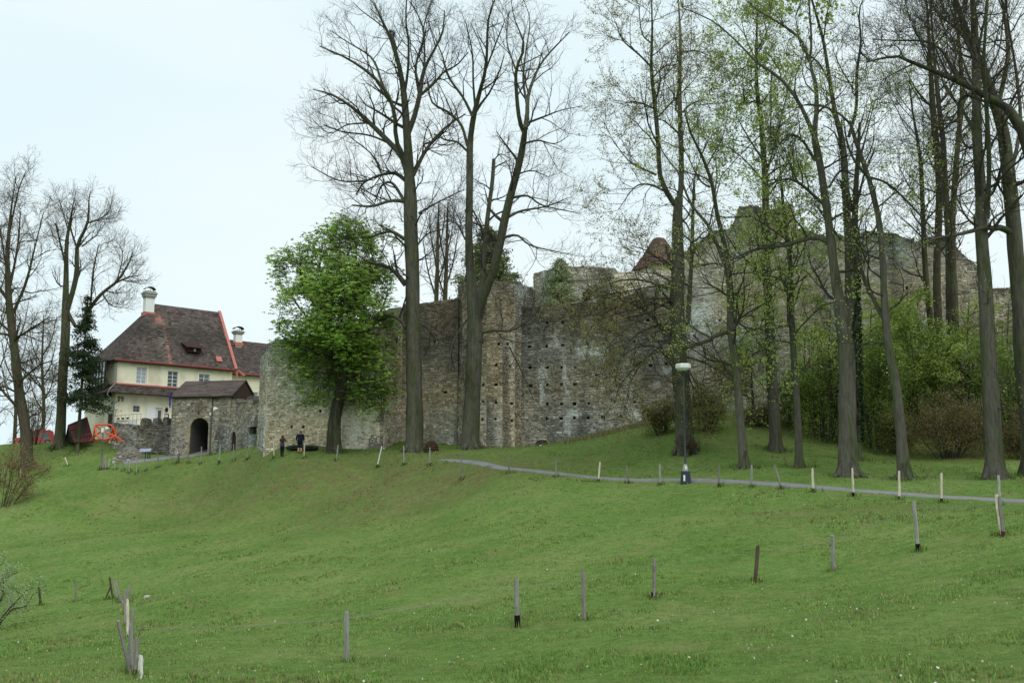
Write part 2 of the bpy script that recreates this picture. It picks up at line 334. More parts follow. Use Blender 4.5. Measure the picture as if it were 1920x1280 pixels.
PAL = dict(
    light=np.array([(0.47,0.42,0.34),(0.36,0.32,0.26),(0.55,0.51,0.43),(0.25,0.22,0.18),(0.40,0.37,0.32)]),
    warm=np.array([(0.42,0.37,0.30),(0.34,0.30,0.245),(0.50,0.455,0.375),(0.26,0.23,0.19),(0.30,0.285,0.26)]),
    grey=np.array([(0.26,0.245,0.22),(0.20,0.185,0.165),(0.34,0.32,0.29),(0.145,0.135,0.12),(0.30,0.27,0.225)]),
    gate=np.array([(0.35,0.335,0.30),(0.27,0.26,0.235),(0.43,0.41,0.37),(0.19,0.18,0.165),(0.36,0.31,0.25)]),
    pale=np.array([(0.42,0.40,0.36),(0.35,0.335,0.30),(0.48,0.46,0.42),(0.29,0.27,0.24),(0.38,0.34,0.29)]),
    dark=np.array([(0.17,0.16,0.14),(0.12,0.112,0.1),(0.23,0.215,0.19),(0.09,0.085,0.075),(0.19,0.165,0.13)]),
)
WHITE = [] # lime stains on the curtain wall: (px, py, rx, ry, strength) measured on the photograph
for a in [(1112,658,24,14,1),(1100,660,20,9,.8),(1128,690,6,26,1),(1016,735,4,24,1),(1018,700,10,14,.7),(1022,750,12,8,.6),(1060,735,6,20,.7),(1058,700,5,22,.6),(1036,640,8,14,.7),
          (1075,775,12,8,.8),(1064,800,7,20,.6),(1190,778,12,7,1),(1180,725,10,14,.6),(1310,600,20,34,1),(1325,580,10,50,.6),(1300,640,10,22,.5),(1170,690,14,14,.5),(1105,545,6,4,.4),(1090,640,8,6,.7),(1340,640,14,12,.4),(1250,690,9,12,.5),(1230,720,12,6,.4),
          (690,800,4,26,1),(665,815,12,30,.7),(640,812,5,26,.9),(650,790,12,30,.5),(980,545,16,12,.6),(960,538,10,5,.5),(1240,545,30,12,.4),(1395,470,14,10,.3)]: WHITE.append(a)
def stone_colors(W, s, z, pal, rng, top, mortar=False, zt=None, stain=True):
    n = len(s); base = PAL[pal]
    base = base * np.array((1.02, 0.99, 0.95)) * dict(light=1.65, warm=1.75, grey=1.65, gate=1.2, pale=1.4, dark=1.2)[pal]
    c = base[rng.integers(0, len(base), n)] if not mortar else np.tile(base.mean(0) * 0.95, (n, 1))
    c = c * rng.uniform(0.72, 1.28, (n, 1)) * (0.72 + 0.56 * vnoise(s * 0.35 + 7, z * 0.25, 3))[:, None]
    warm = vnoise(s * 0.22, z * 0.3 + 40, 9)[:, None]; c = c * (1 + (warm - 0.5) * np.array((0.22, 0.04, -0.22)))
    if stain:
        # soot-dark crown and vertical run-off streaks
        d = sm(0, 1, (top - (zt - z)) / max(top, 0.1) + (vnoise(s * 0.9, z * 0.12, 5) - 0.5) * 1.3) if top > 0 else 0 * z
        d = np.maximum(d * 0.62, 0.5 * sm(0.62, 0.85, vnoise(s * 0.8 + 11, z * 0.08, 6)))
        c = c * (1 - d[:, None])
        px, py = proj(W); w = np.zeros(n)
        for (a, b, rx, ry, k) in WHITE: w = np.maximum(w, k * np.exp(-((px - a) / rx) ** 4 - ((py - b) / ry) ** 4))
        w = w * sm(0.25, 0.48, vnoise(s * 5, z * 0.9, 8) * 0.55 + vnoise(s * 2.1, z * 3, 4) * 0.45) * rng.uniform(0.65, 1, n)
        c = c * (1 - w[:, None]) + np.array((0.86, 0.87, 0.86)) * w[:, None]
    return np.clip(c, 0.01, 0.9)
def masonry(core, stones, A, B, zb, top, pal, seed, crown=2.0, holes=(), skip=None, T=1.2, sh=(0.09, 0.22), sw=(0.12, 0.42), ragged=0.12, proud=(0.02, 0.075), cell=0.3, s_off=0.0, back=True, flip=False, bulge=0.1):
    """one straight panel: A, B in plan; top = [(fraction, z)...]"""
    rng = np.random.default_rng(seed); A = np.array(A[:2], float); B = np.array(B[:2], float); Ld = np.linalg.norm(B - A); U = (B - A) / Ld
    Nn = np.array((U[1], -U[0])); mid = (A + B) / 2
    if np.dot(Nn, CAM[:2] - mid) < 0: Nn = -Nn
    if flip: Nn = -Nn
    ts, tz = np.array([t[0] for t in top]) * Ld, np.array([t[1] for t in top])
    def zt(s): return np.interp(s, ts, tz) + ragged * (2 * vnoise((s + s_off) * 1.3, 0 * s, seed) - 1) + ragged * 0.5 * (2 * vnoise((s + s_off) * 4.0, 0 * s + 3, seed) - 1)
    edge = lambda s: np.clip(np.minimum(s, Ld - s) / 0.8, 0, 1)
    def W(s, z, d):
        d = d + bulge * edge(s) * (2 * vnoise((s + s_off) * 0.45 + 50, (z + 0 * s) * 0.4, seed + 5) + vnoise((s + s_off) * 1.3 + 50, (z + 0 * s) * 1.2, seed + 6) - 1.5)
        return np.stack((A[0] + U[0] * s + Nn[0] * d, A[1] + U[1] * s + Nn[1] * d, z + 0 * s), -1)
    def inhole(s, z, g=0.0):
        m = np.zeros(np.shape(s), bool)
        for hs, hz, w, h in holes: m |= (np.abs(s - hs) < w / 2 + g) & (np.abs(z - hz) < h / 2 + g)
        if skip is not None: m |= skip(s, z)
        return m
    # core sheet with its openings
    ns = max(2, int(Ld / cell)); sg = np.linspace(0, Ld, ns + 1); zmax = tz.max() + ragged * 1.5
    zg = np.linspace(zb, zmax, max(2, int((zmax - zb) / cell)) + 1)
    for hs, hz, w, h in holes: sg = np.concatenate((sg, (hs - w/2, hs + w/2))); zg = np.concatenate((zg, (hz - h/2, hz + h/2)))
    sg = np.unique(np.round(np.clip(sg, 0, Ld), 4)); zg = np.unique(np.round(zg, 4))
    SS, ZZ = np.meshgrid(sg, zg); ZZ = np.minimum(ZZ, zt(SS)); V = W(SS, ZZ, 0.0).reshape(-1, 3); idx = np.arange(SS.size).reshape(SS.shape)
    q = np.stack((idx[:-1, :-1], idx[:-1, 1:], idx[1:, 1:], idx[1:, :-1]), -1).reshape(-1, 4)
    cs = ((SS[:-1, :-1] + SS[1:, 1:]) / 2).ravel(); cz = ((ZZ[:-1, :-1] + ZZ[1:, 1:]) / 2).ravel()
    keep = ~inhole(cs, cz) & ((ZZ[1:, 1:] - ZZ[:-1, 1:] + ZZ[1:, :-1] - ZZ[:-1, :-1]).ravel() > 1e-4)
    q, cs, cz = q[keep], cs[keep], cz[keep]
    core.add(V, q, stone_colors(W(cs, cz, 0.0), cs + s_off, cz, pal, rng, crown, True, zt(cs)))
    # top and back
    zz = zt(sg); n = len(sg); Vt = np.concatenate((W(sg, zz, 0.0), W(sg, zz - 0.05, -T), W(sg, zb + 0 * sg, -T))); i = np.arange(n - 1)
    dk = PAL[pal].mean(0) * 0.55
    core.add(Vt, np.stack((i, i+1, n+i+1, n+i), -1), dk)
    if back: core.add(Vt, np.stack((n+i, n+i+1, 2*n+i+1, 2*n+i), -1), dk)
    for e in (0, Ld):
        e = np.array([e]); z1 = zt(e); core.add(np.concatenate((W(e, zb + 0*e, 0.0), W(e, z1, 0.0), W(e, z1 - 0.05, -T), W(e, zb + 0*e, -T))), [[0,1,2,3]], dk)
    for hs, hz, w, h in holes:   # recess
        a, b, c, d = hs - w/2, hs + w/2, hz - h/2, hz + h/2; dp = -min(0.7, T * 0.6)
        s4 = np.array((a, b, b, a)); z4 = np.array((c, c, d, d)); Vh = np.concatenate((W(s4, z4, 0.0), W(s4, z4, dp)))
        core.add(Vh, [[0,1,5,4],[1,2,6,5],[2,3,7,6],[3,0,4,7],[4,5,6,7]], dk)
    # facing stones
    rect = []; z = zb
    while z < zmax:            # uneven bands, each split into short runs with courses of their own
        bh_ = rng.uniform(0.45, 1.0); s = -rng.uniform(0, 1.0)
        while s < Ld:
            bw_ = rng.uniform(0.6, 2.4); zz_ = z
            while zz_ < z + bh_ - 0.02:
                h = min(rng.uniform(*sh) * (1.35 if rng.random() < 0.12 else 1.0), z + bh_ - zz_)
                if z + bh_ - zz_ - h < 0.05: h = z + bh_ - zz_
                a = s
                while a < s + bw_ - 0.02:
                    w = min(rng.uniform(*sw) * (0.55 + h * 2.6), s + bw_ - a)
                    if s + bw_ - a - w < 0.08: w = s + bw_ - a
                    rect.append((max(a, 0.0), min(a + w, Ld), zz_, zz_ + h)); a += w
                zz_ += h
            s += bw_
        z += bh_
    r = np.array(rect); r = r[(r[:, 1] - r[:, 0]) > 0.05]
    wav = 0.05 * np.sin(r[:, 0] * 0.8 + r[:, 2] * 0.7); r[:, 2] += wav; r[:, 3] += wav
    mc, mz = (r[:, 0] + r[:, 1]) / 2, (r[:, 2] + r[:, 3]) / 2
    keep = (r[:, 1] - r[:, 0] > 0.05) & (r[:, 3] < zt(mc) + 0.06) & ~inhole(mc, mz, 0.06) & (rng.random(len(r)) > 0.05); r, mc, mz = r[keep], mc[keep], mz[keep]; n = len(r)
    g = rng.uniform(0.006, 0.03, (n, 4)); s0, s1, z0, z1 = r[:, 0] + g[:, 0], r[:, 1] - g[:, 1], r[:, 2] + g[:, 2], r[:, 3] - g[:, 3]
    j = lambda k=0.03: rng.uniform(-k, k, n); dep = rng.uniform(*proud, n)
    bw = np.minimum((s1 - s0) * 0.15, 0.03); bh = np.minimum((z1 - z0) * 0.18, 0.03)
    cor = [(s0, z0), (s1, z0), (s1, z1), (s0, z1)]; jj = [(j(), j()) for _ in range(4)]
    backv = [W(a + p[0], b + p[1], -0.03) for (a, b), p in zip(cor, jj)]
    fin = [(bw, bh), (-bw, bh), (-bw, -bh), (bw, -bh)]
    front = [W(a + p[0] + f[0], b + p[1] + f[1], dep + j(0.02)) for (a, b), p, f in zip(cor, jj, fin)]
    V = np.stack(backv + front, 1).reshape(-1, 3); o = np.arange(n)[:, None, None] * 8
    fcs = (np.array([[4,5,6,7],[0,1,5,4],[1,2,6,5],[2,3,7,6],[3,0,4,7]])[None] + o).reshape(-1, 4)
    col = stone_colors(W(mc, mz, 0.0), mc + s_off, mz, pal, rng, crown, False, zt(mc))
    stones.add(V, fcs, np.repeat(col, 5, axis=0))
    st_ = rng.uniform(0, Ld, int(Ld * 5)); return W(st_, zt(st_), -0.2)
def wall_thing(name, label, cat, panels, loc):
    t = thing(name, loc, label, cat); core, st = MB(), MB(); so = 0.0
    tops = []
    for kw in panels:
        tops.append(masonry(core, st, s_off=so, **kw)); so += 13.7
    core.build('mortar_core', M['stone'], t); st.build('stone_facing', M['stone'], t, kind='stuff')
    tp_ = np.concatenate(tops); rg = np.random.default_rng(len(tp_)); tp_ = tp_[vnoise(tp_[:, 0] * 0.9, tp_[:, 1] * 0.9, 2) > 0.45]; wd_ = MB(); C = np.repeat(tp_, 9, 0) + rg.normal(0, 1, (len(tp_) * 9, 3)) * (0.16, 0.16, 0.09) + np.array((0, 0, 0.06))
    leaf_quads(wd_, C, rg, 0.15, [(0.16,0.2,0.06),(0.24,0.24,0.1),(0.11,0.15,0.05),(0.26,0.2,0.11)], tilt=2.0, aspect=0.3); wd_.build('wall_weeds', M['blade'], t, kind='stuff')
    return t
def gz(px, D):   # ground height below a plan point seen at px
    p = P(px, 860, D); return h1(p[0], p[1])
def xy(px, D, py=760): return P(px, py, D)[:2]
def zpx(px, py, D): return P(px, py, D)[2]
def putlogs(A, B, pl):
    A = np.array(A); B = np.array(B); U = nrm(B - A); Nn = np.array((U[1], -U[0], 0.0)); O = np.array((*A, 0.0)); r = []
    for i, (px, py) in enumerate(pl):
        q = onplane(px, py, O, Nn); r.append((float(np.dot(q[:2] - A, U)), float(q[2]), 0.2 + 0.05 * (i % 3), 0.2 + 0.04 * (i % 2)))
    return r
# bastion wall left of the chestnut
a0, a1, a2, a3 = xy(486, 85.5), xy(499, 79), xy(720, 77.2), xy(752, 81.5)
zb = 3.2
wall_thing('castle_wall', 'pale rubble bastion wall behind the two people, nearest the gatehouse', 'wall', [
    dict(A=a0, B=a1, zb=zb, top=[(0, zpx(487,660,85.5)), (1, zpx(499,645,79))], pal='pale', seed=11, crown=0.8),
    dict(A=a1, B=a2, zb=zb, top=[(0, zpx(499,645,79)), (0.12, zpx(525,638,79)), (0.5, zpx(610,625,78)), (1, zpx(720,592,77.2))], pal='light', seed=12, crown=2.6, holes=putlogs(a1, a2, [(547,800),(568,800),(545,690),(600,770)])),
    dict(A=a2, B=a3, zb=zb, top=[(0, zpx(720,592,77.2)), (1, zpx(752,576,81.5))], pal='warm', seed=13, crown=3.0, holes=putlogs(a2, a3, [(725,774),(742,712),(726,808)])),
    ], (*((a1 + a2) / 2), zb))
b0, b1 = xy(752, 81.5), xy(858, 80.3)
wall_thing('castle_wall', 'beige curtain wall between the two tallest bare trees', 'wall', [
    dict(A=b0, B=b1, zb=zb, top=[(0, zpx(752,572,81.5)), (0.5, zpx(805,566,81)), (1, zpx(858,558,80.3))], pal='warm', seed=21, crown=6.5, holes=putlogs(b0, b1, [(790,700),(815,640),(835,735)]))], (*((b0 + b1) / 2), zb))
tw = [(857,81.6,533),(866,79.2,533),(885,77.6,531),(912,76.7,528),(942,76.6,527),(965,77.2,529),(978,78.0,531),(998,79.6,538),(1003,81.4,548)]
pan = []
tlog = [(905,642),(935,645),(956,686),(930,684),(906,721),(930,721),(905,753),(930,754),(905,786),(928,785),(960,788),(960,756),(952,645)]
for i in range(len(tw) - 1):
    A_, B_ = xy(tw[i][0], tw[i][1]), xy(tw[i+1][0], tw[i+1][1])
    pan.append(dict(A=A_, B=B_, zb=zb, top=[(0, zpx(tw[i][0], tw[i][2], tw[i][1])), (1, zpx(tw[i+1][0], tw[i+1][2], tw[i+1][1]))], pal='warm' if i < 5 else 'grey', seed=30 + i, crown=6.5, T=0.9, holes=putlogs(A_, B_, [q for q in tlog if tw[i][0] + 2 < q[0] < tw[i+1][0] - 2])))  # right-hand panels take a darker palette to offset the sun falling on them
wall_thing('castle_tower', 'round fronted wall tower with dark weathered top behind the forked tree', 'tower', pan, (*xy(930, 78.5), zb))
c0, c1 = xy(976, 78.0), xy(1292, 75.5)
hl = [(1026,605),(1055,604),(993,650),(1025,649),(1055,647),(1101,644),(1132,644),(994,689),(1026,689),(1053,689),(1078,689),(995,723),(1026,721),(1053,720),(1078,720),(1026,757),(1053,757),(1077,757),(1104,756),(1026,784),(1052,784),(1077,783),(1103,783),(1131,782),(1165,780),(1190,685),(1220,685),(1249,682),(1190,753),(1215,600),(1190,640),(1250,640),(1119,703)]
wall_thing('castle_wall', 'dark grey curtain wall with rows of square holes and white lime streaks', 'wall', [
    dict(A=c0, B=c1, zb=zb, top=[(0, zpx(976,577,78)), (0.3, zpx(1070,570,77.2)), (0.55, zpx(1150,563,76.6)), (0.8, zpx(1228,540,76)), (1, zpx(1292,520,75.5))], pal='grey', seed=41, crown=4.0, holes=putlogs(c0, c1, hl))], (*((c0 + c1) / 2), zb))
d0, d1, d2, d3 = xy(1290, 75.6), xy(1400, 74.2), xy(1512, 73), xy(1562, 74)
hr = [(1405,640),(1425,645),(1415,560),(1425,675),(1440,745),(1350,600),(1375,660),(1340,700),(1475,610),(1500,590),(1430,600)]
wall_thing('castle_wall', 'tall stepped ruined wall rising above the leafy maples', 'wall', [
    dict(A=d0, B=d1, zb=4.5, top=[(0, zpx(1290,480,75.6)), (0.13, zpx(1304,466,75.4)), (0.55, zpx(1350,432,74.8)), (0.87, zpx(1386,420,74.3)), (1, zpx(1405,390,74.2))], pal='pale', seed=51, crown=1.0, holes=putlogs(d0, d1, [h for h in hr if h[0] < 1395]), ragged=0.25),
    dict(A=d1, B=d2, zb=4.5, top=[(0, zpx(1405,390,74.2)), (0.93, zpx(1503,385,73)), (0.97, zpx(1508,425,73)), (1, zpx(1512,430,73))], pal='pale', seed=52, crown=1.6, holes=putlogs(d1, d2, [h for h in hr if h[0] > 1403]), ragged=0.25),
    dict(A=d2, B=d3, zb=4.5, top=[(0, zpx(1512,430,73)), (1, zpx(1562,440,74))], pal='grey', seed=53, crown=1.2)], (*((d0 + d2) / 2), 4.5))
e0, e1, e2, e3 = xy(1560, 74), xy(1735, 73), xy(1860, 73), xy(1990, 74)
wall_thing('castle_wall', 'overgrown rubble wall behind the undergrowth at the right edge', 'wall', [
    dict(A=e0, B=e1, zb=4.5, top=[(0, zpx(1562,440,74)), (0.3, zpx(1610,438,73.7)), (0.7, zpx(1680,437,73.3)), (1, zpx(1735,448,73))], pal='pale', seed=61, crown=1.0, ragged=0.2, holes=putlogs(e0, e1, [(1682,600),(1640,560),(1610,640),(1700,540)])),
    dict(A=e1, B=e2, zb=4.5, top=[(0, zpx(1735,448,73)), (0.58, zpx(1808,447,73)), (0.66, zpx(1818,470,73)), (0.97, zpx(1857,506,73)), (1, zpx(1861,538,73))], pal='grey', seed=62, crown=1.0, ragged=0.2),
    dict(A=e2, B=e3, zb=4.5, top=[(0, zpx(1861,540,73)), (1, zpx(1990,545,74))], pal='grey', seed=63, crown=1.0)], (*((e0 + e2) / 2), 4.5))
# upper ruin with the broken window
u0, u1, u2, u3 = xy(1001, 99), xy(1040, 93), xy(1156, 91), xy(1300, 89)
ub = thing('upper_ruin', (*u1, 10), 'pale roofless ruin with a jagged dark window hole above the curtain wall', 'ruin'); core, st = MB(), MB()
O_ = np.array((*u1, 0)); U_ = nrm(u2 - u1); N_ = np.array((U_[1], -U_[0], 0.0)); q = onplane(1101, 555, O_, N_); hs, hz = float(np.dot(q[:2] - u1, U_)), q[2]
masonry(core, st, u0, u1, 10, [(0, zpx(1001,514,99)), (1, zpx(1040,501,93))], 'pale', 71, 0.3, ragged=0.08, sh=(0.16,0.28), sw=(0.25,0.6))
masonry(core, st, u1, u2, 10, [(0, zpx(1040,501,93)), (0.64, zpx(1114,499,91.8)), (0.66, zpx(1117,503,91.8)), (1, zpx(1156,503,91))], 'pale', 72, 0.3, ragged=0.08, holes=[(hs, hz, 0.9, 0.85), (hs + 0.15, hz + 0.35, 0.5, 0.6), (hs - 0.25, hz - 0.3, 0.6, 0.5)], T=1.4, sh=(0.16,0.28), sw=(0.25,0.6))
masonry(core, st, u2, u3, 10, [(0, zpx(1156,510,91)), (0.5, zpx(1225,512,90)), (1, zpx(1300,520,89))], 'light', 73, 0.3, ragged=0.12, sh=(0.16,0.28), sw=(0.25,0.6))
core.build('mortar_core', M['stone'], ub); st.build('stone_facing', M['stone'], ub, kind='stuff')
cn = MB(); zc = zpx(1040, 530, 93); cn.para((*(u1 - U_ * 0.0 - N_[:2] * 0.1), zc), (*(U_ * np.linalg.norm(u2 - u1)), 0), (N_[0]*0.24, N_[1]*0.24, 0), (0, 0, 0.14), (0.30, 0.28, 0.25)); cn.build('string_course', M['dressed'], ub)

# ------------------------------------------------------------------ roofs
TC = dict(brown=np.array([(0.09,0.07,0.065),(0.105,0.08,0.073),(0.072,0.057,0.053),(0.12,0.094,0.084)]), red=np.array([(0.135,0.08,0.073),(0.115,0.068,0.062),(0.155,0.092,0.083)]),
          gatec=np.array([(0.115,0.088,0.082),(0.13,0.1,0.092),(0.1,0.077,0.072)]), shed=np.array([(0.12,0.035,0.04),(0.095,0.03,0.034),(0.14,0.045,0.048)]))
def tiled(mb, eL, eR, rL, rR, pal, seed, course=0.31, tw_=0.34, thick=0.035, streak=None, curve=0.0):
    """rows of overlapping tiles between an eave (eL-eR) and a ridge (rL-rR); the sides may converge"""
    eL, eR, rL, rR = (np.array(a, float) for a in (eL, eR, rL, rR)); rng = np.random.default_rng(seed)
    sl = (rL + rR) / 2 - (eL + eR) / 2; n = max(2, int(round(np.linalg.norm(sl) / course))); Nn = nrm(np.cross(eR - eL, sl)); Nn = Nn if Nn[2] > 0 else -Nn
    for i in range(n):
        t0, t1 = i / n, min(1.0, (i + 1.18) / n); bow = lambda t: -Nn * curve * 4 * t * (1 - t)
        a0_, a1_ = eL + (rL - eL) * t0 + bow(t0), eR + (rR - eR) * t0 + bow(t0); b0_, b1_ = eL + (rL - eL) * t1 + bow(t1), eR + (rR - eR) * t1 + bow(t1)
        Lr = np.linalg.norm(a1_ - a0_); k = max(1, int(Lr / tw_)); e = (np.arange(k + 1) + (0.5 if i % 2 else 0.0) * (np.arange(k + 1) > 0) * (np.arange(k + 1) < k)) / k
        f0, f1 = e[:-1], e[1:]; lift = rng.uniform(0.0, 0.018, k) + thick
        p = [a0_ + (a1_ - a0_) * f[:, None] for f in (f0, f1)]; q = [b0_ + (b1_ - b0_) * f[:, None] for f in (f1, f0)]
        lo = [p[0], p[1], q[0], q[1]]; hi = [p[0] + Nn * lift[:, None], p[1] + Nn * lift[:, None], q[0] + Nn * 0.008, q[1] + Nn * 0.008]
        V = np.stack(lo + hi, 1).reshape(-1, 3); o = np.arange(k)[:, None, None] * 8
        fc = (np.array([[4,5,6,7],[0,1,5,4],[1,2,6,5],[3,0,4,7]])[None] + o).reshape(-1, 4)
        c = TC[pal][rng.integers(0, len(TC[pal]), k)] * rng.uniform(0.82, 1.18, (k, 1))
        if streak is not None: c = streak(c, (p[0] + q[0]) / 2, rng)
        mb.add(V, fc, np.repeat(c, 4, axis=0))
def slab(mb, eL, eR, rL, rR, t=0.1, col=(0.06,0.04,0.035)):
    a = [np.array(p, float) for p in (eL, eR, rR, rL)]; Nn = nrm(np.cross(a[1] - a[0], a[3] - a[0])); Nn = Nn if Nn[2] > 0 else -Nn
    mb.hexa([p - Nn * t for p in a] + [p - Nn * 0.004 for p in a], col)
def beam(mb, A, B, w, h, col=(0.5,0.5,0.5), up=Z):
    A, B = np.array(A, float), np.array(B, float); T = B - A; S_ = nrm(np.cross(T, up)); V_ = nrm(np.cross(S_, T))
    mb.para(A - S_ * w / 2 - V_ * h / 2, T, S_ * w, V_ * h, col)
def sheet(mb, O, U, Nn, u0, u1, z0, z1, holes, depth, col=(0.5,0.5,0.5)):
    """wall face at O along U with rectangular openings and their reveals"""
    us = np.unique(np.round([u0, u1] + [v for h in holes for v in h[:2]], 4)); zs = np.unique(np.round([z0, z1] + [v for h in holes for v in h[2:]], 4))
    f = lambda u, z, d: np.array((O[0] + U[0]*u + Nn[0]*d, O[1] + U[1]*u + Nn[1]*d, z))
    for i in range(len(us) - 1):
        for j in range(len(zs) - 1):
            uc, zc_ = (us[i] + us[i+1]) / 2, (zs[j] + zs[j+1]) / 2
            if any(h[0] < uc < h[1] and h[2] < zc_ < h[3] for h in holes): continue
            mb.add([f(us[i], zs[j], 0), f(us[i+1], zs[j], 0), f(us[i+1], zs[j+1], 0), f(us[i], zs[j+1], 0)], [[0,1,2,3]], col)
    for a, b, c, d in holes:
        fr = [(a,c),(b,c),(b,d),(a,d)]; V = [f(u, z, 0) for u, z in fr] + [f(u, z, -depth) for u, z in fr]
        mb.add(V, [[0,1,5,4],[1,2,6,5],[2,3,7,6],[3,0,4,7]], col)
def window(parent, O, U, Nn, a, b, c, d, cols, rows, depth=0.16, glass='glass', surround=0.16, frame_m='white', fw=0.07):
    f = lambda u, z, dd: np.array((O[0] + U[0]*u + Nn[0]*dd, O[1] + U[1]*u + Nn[1]*dd, z)); U3, N3 = np.array((*U[:2], 0)), np.array((*Nn[:2], 0))
    fr = MB()
    def bar(u0, u1, z0, z1, d0, d1): fr.para(f(u0, z0, d0), U3*(u1-u0), N3*(d1-d0), Z*(z1-z0))
    bar(a, a+fw, c, d, -depth, -depth+0.06); bar(b-fw, b, c, d, -depth, -depth+0.06); bar(a+fw, b-fw, c, c+fw, -depth, -depth+0.06); bar(a+fw, b-fw, d-fw, d, -depth, -depth+0.06)
    ub_ = np.linspace(a+fw, b-fw, cols+1); zb_ = np.linspace(c+fw, d-fw, rows+1)
    for i in range(1, cols): bar(ub_[i]-0.035, ub_[i]+0.035, c+fw, d-fw, -depth, -depth+0.05)
    for j in range(1, rows):
        for i in range(cols): bar(ub_[i]+(0.035 if i else 0), ub_[i+1]-(0.035 if i < cols-1 else 0), zb_[j]-0.025, zb_[j]+0.025, -depth, -depth+0.042)
    w = fr.build('window', M[frame_m], parent)
    for i in range(cols):
        for j in range(rows):
            p = MB(); p.para(f(ub_[i], zb_[j], -depth-0.01), U3*(ub_[i+1]-ub_[i]), N3*0.02, Z*(zb_[j+1]-zb_[j])); p.build('pane', M[glass], w)
    if surround:
        s = MB(); g = surround
        for (u0, u1, z0, z1) in [(a-g, a, c-g, d+g), (b, b+g, c-g, d+g), (a, b, d, d+g), (a, b, c-g, c)]:
            s.para(f(u0, z0, -0.01), U3*(u1-u0), N3*0.04, Z*(z1-z0))
        s.build('window_surround', M['trim'], w)
    return w

# ------------------------------------------------------------------ tower with the bell-shaped red roof, behind the curtain wall
def red_tower():
    D = 101.0; c = P(1236, 500, D); t = thing('red_roof_tower', (c[0], c[1], 10), 'square tower with flared red tiled roof behind the curtain wall', 'tower')
    a = R(28); ex, ey = np.array((math.cos(a), math.sin(a), 0)), np.array((-math.sin(a), math.cos(a), 0)); k = D / F
    prof = [(505, 47), (492, 37), (478, 27), (462, 18), (447, 9)]; lev = []
    for py, hw in prof:
        z = zpx(1236, py, D); h = hw * k * 0.82; lev.append([np.array((c[0], c[1], z)) + ex*x*h + ey*y*h for x, y in ((-1,-1),(1,-1),(1,1),(-1,1))])
    rf = MB()
    for i in range(4):
        for s in range(4): tiled(rf, lev[i][s], lev[i][(s+1) % 4], lev[i+1][s], lev[i+1][(s+1) % 4], 'red', 130 + s, course=0.3, tw_=0.4)
        rf.add(lev[i] + lev[i+1], [[0,1,5,4],[1,2,6,5],[2,3,7,6],[3,0,4,7]], (0.16,0.06,0.05))
    rf.add(lev[4], [[0,1,2,3]], (0.16,0.06,0.05)); rf.build('roof', M['tile'], t, kind='stuff')
    core, st = MB(), MB(); h = 40 * k * 0.82; q = [np.array((c[0], c[1], 0)) + ex*x*h + ey*y*h for x, y in ((-1,-1),(1,-1),(1,1),(-1,1))]; zt_ = zpx(1236, 503, D)
    for s in (0, 3): masonry(core, st, q[s][:2], q[(s+1) % 4][:2], 10, [(0, zt_), (1, zt_)], 'pale', 140 + s, 0.3, ragged=0.0, T=0.4, sh=(0.16,0.28), sw=(0.25,0.6))
    core.build('mortar_core', M['stone'], t); st.build('stone_facing', M['stone'], t, kind='stuff')
red_tower()

# ------------------------------------------------------------------ cream house
HL = P(221, 668, 98); zE = HL[2]; U2 = np.array((0.754, 0.656)); U2 /= np.linalg.norm(U2); S2 = np.array((-U2[1], U2[0])); N2 = -S2
HO = HL[:2]; LEN, DEP = 12.3, 9.0
U3, S3, N3 = np.array((*U2, 0)), np.array((*S2, 0)), np.array((*N2, 0))
def hp(u, s, z): return np.array((HO[0] + U2[0]*u + S2[0]*s, HO[1] + U2[1]*u + S2[1]*s, z))
def fu(px, py, off=0.0):  # facade coordinates of a pixel
    q = onplane(px, py, hp(0, -off, 0), N3); return float(np.dot(q[:2] - HO, U2)), float(q[2])
house = thing('cream_house', hp(LEN/2, DEP/2, 5.0), 'cream two storey house with steep brown tiled roof and white chimney', 'house')
zB = 4.8; zT = fu(221, 720)[1]
def rect(px0, py0, px1, py1): 
    a = fu(px0, (py0 + py1)/2); b = fu(px1, (py0 + py1)/2); m_ = (px0 + px1)/2; return (a[0], b[0], fu(m_, py1)[1], fu(m_, py0)[1])
w1, w2, w3 = rect(255.5,688,275,719.5), rect(314,695.5,334,725.5), rect(372.5,701,393,731)
w4 = rect(249.5,760.5,262,772); door = rect(291,764,305,790)
door = (door[0], door[1], door[3] - 2.1, door[3])
hw = MB(); sheet(hw, HO, U2, N2, 0, LEN, zB, zE + 0.1, [w1, w2, w3, w4, door], 0.3)
hw.add([hp(0,0,zB), hp(0,DEP,zB), hp(0,DEP,zE+0.1), hp(0,0,zE+0.1)], [[0,1,2,3]]); hw.add([hp(0,DEP,zB), hp(LEN,DEP,zB), hp(LEN,DEP,zE+0.1), hp(0,DEP,zE+0.1)], [[0,1,2,3]])
zR = zE + 6.7; RT = 5.0
hw.add([hp(LEN,0,zB), hp(LEN,DEP,zB), hp(LEN,DEP,zE), hp(LEN,DEP/2,zR-0.15), hp(LEN,0,zE)], [[0,1,2,3,4]])
hw.build('wall', M['plaster'], house)
window(house, HO, U2, N2, *w1, 2, 4, glass='paleglass'); window(house, HO, U2, N2, *w2, 2, 4); window(house, HO, U2, N2, *w3, 2, 4)
window(house, HO, U2, N2, *w4, 2, 2, surround=0, frame_m='galv', fw=0.05)
dr = MB(); f_ = lambda u, z, d: hp(u, -d, z)
dr.para(f_(door[0], door[2], -0.28), U3*(door[1]-door[0]), N3*0.06, Z*(door[3]-door[2])); dro = dr.build('door', M['white'], house)
dp = MB(); mdx = door[0] + (door[1]-door[0]) * 0.45; dp.para(f_(mdx, door[2]+0.5, -0.215), U3*(door[1]-mdx-0.1), N3*0.02, Z*(door[3]-door[2]-0.75)); dp.build('pane', M['glass'], dro)
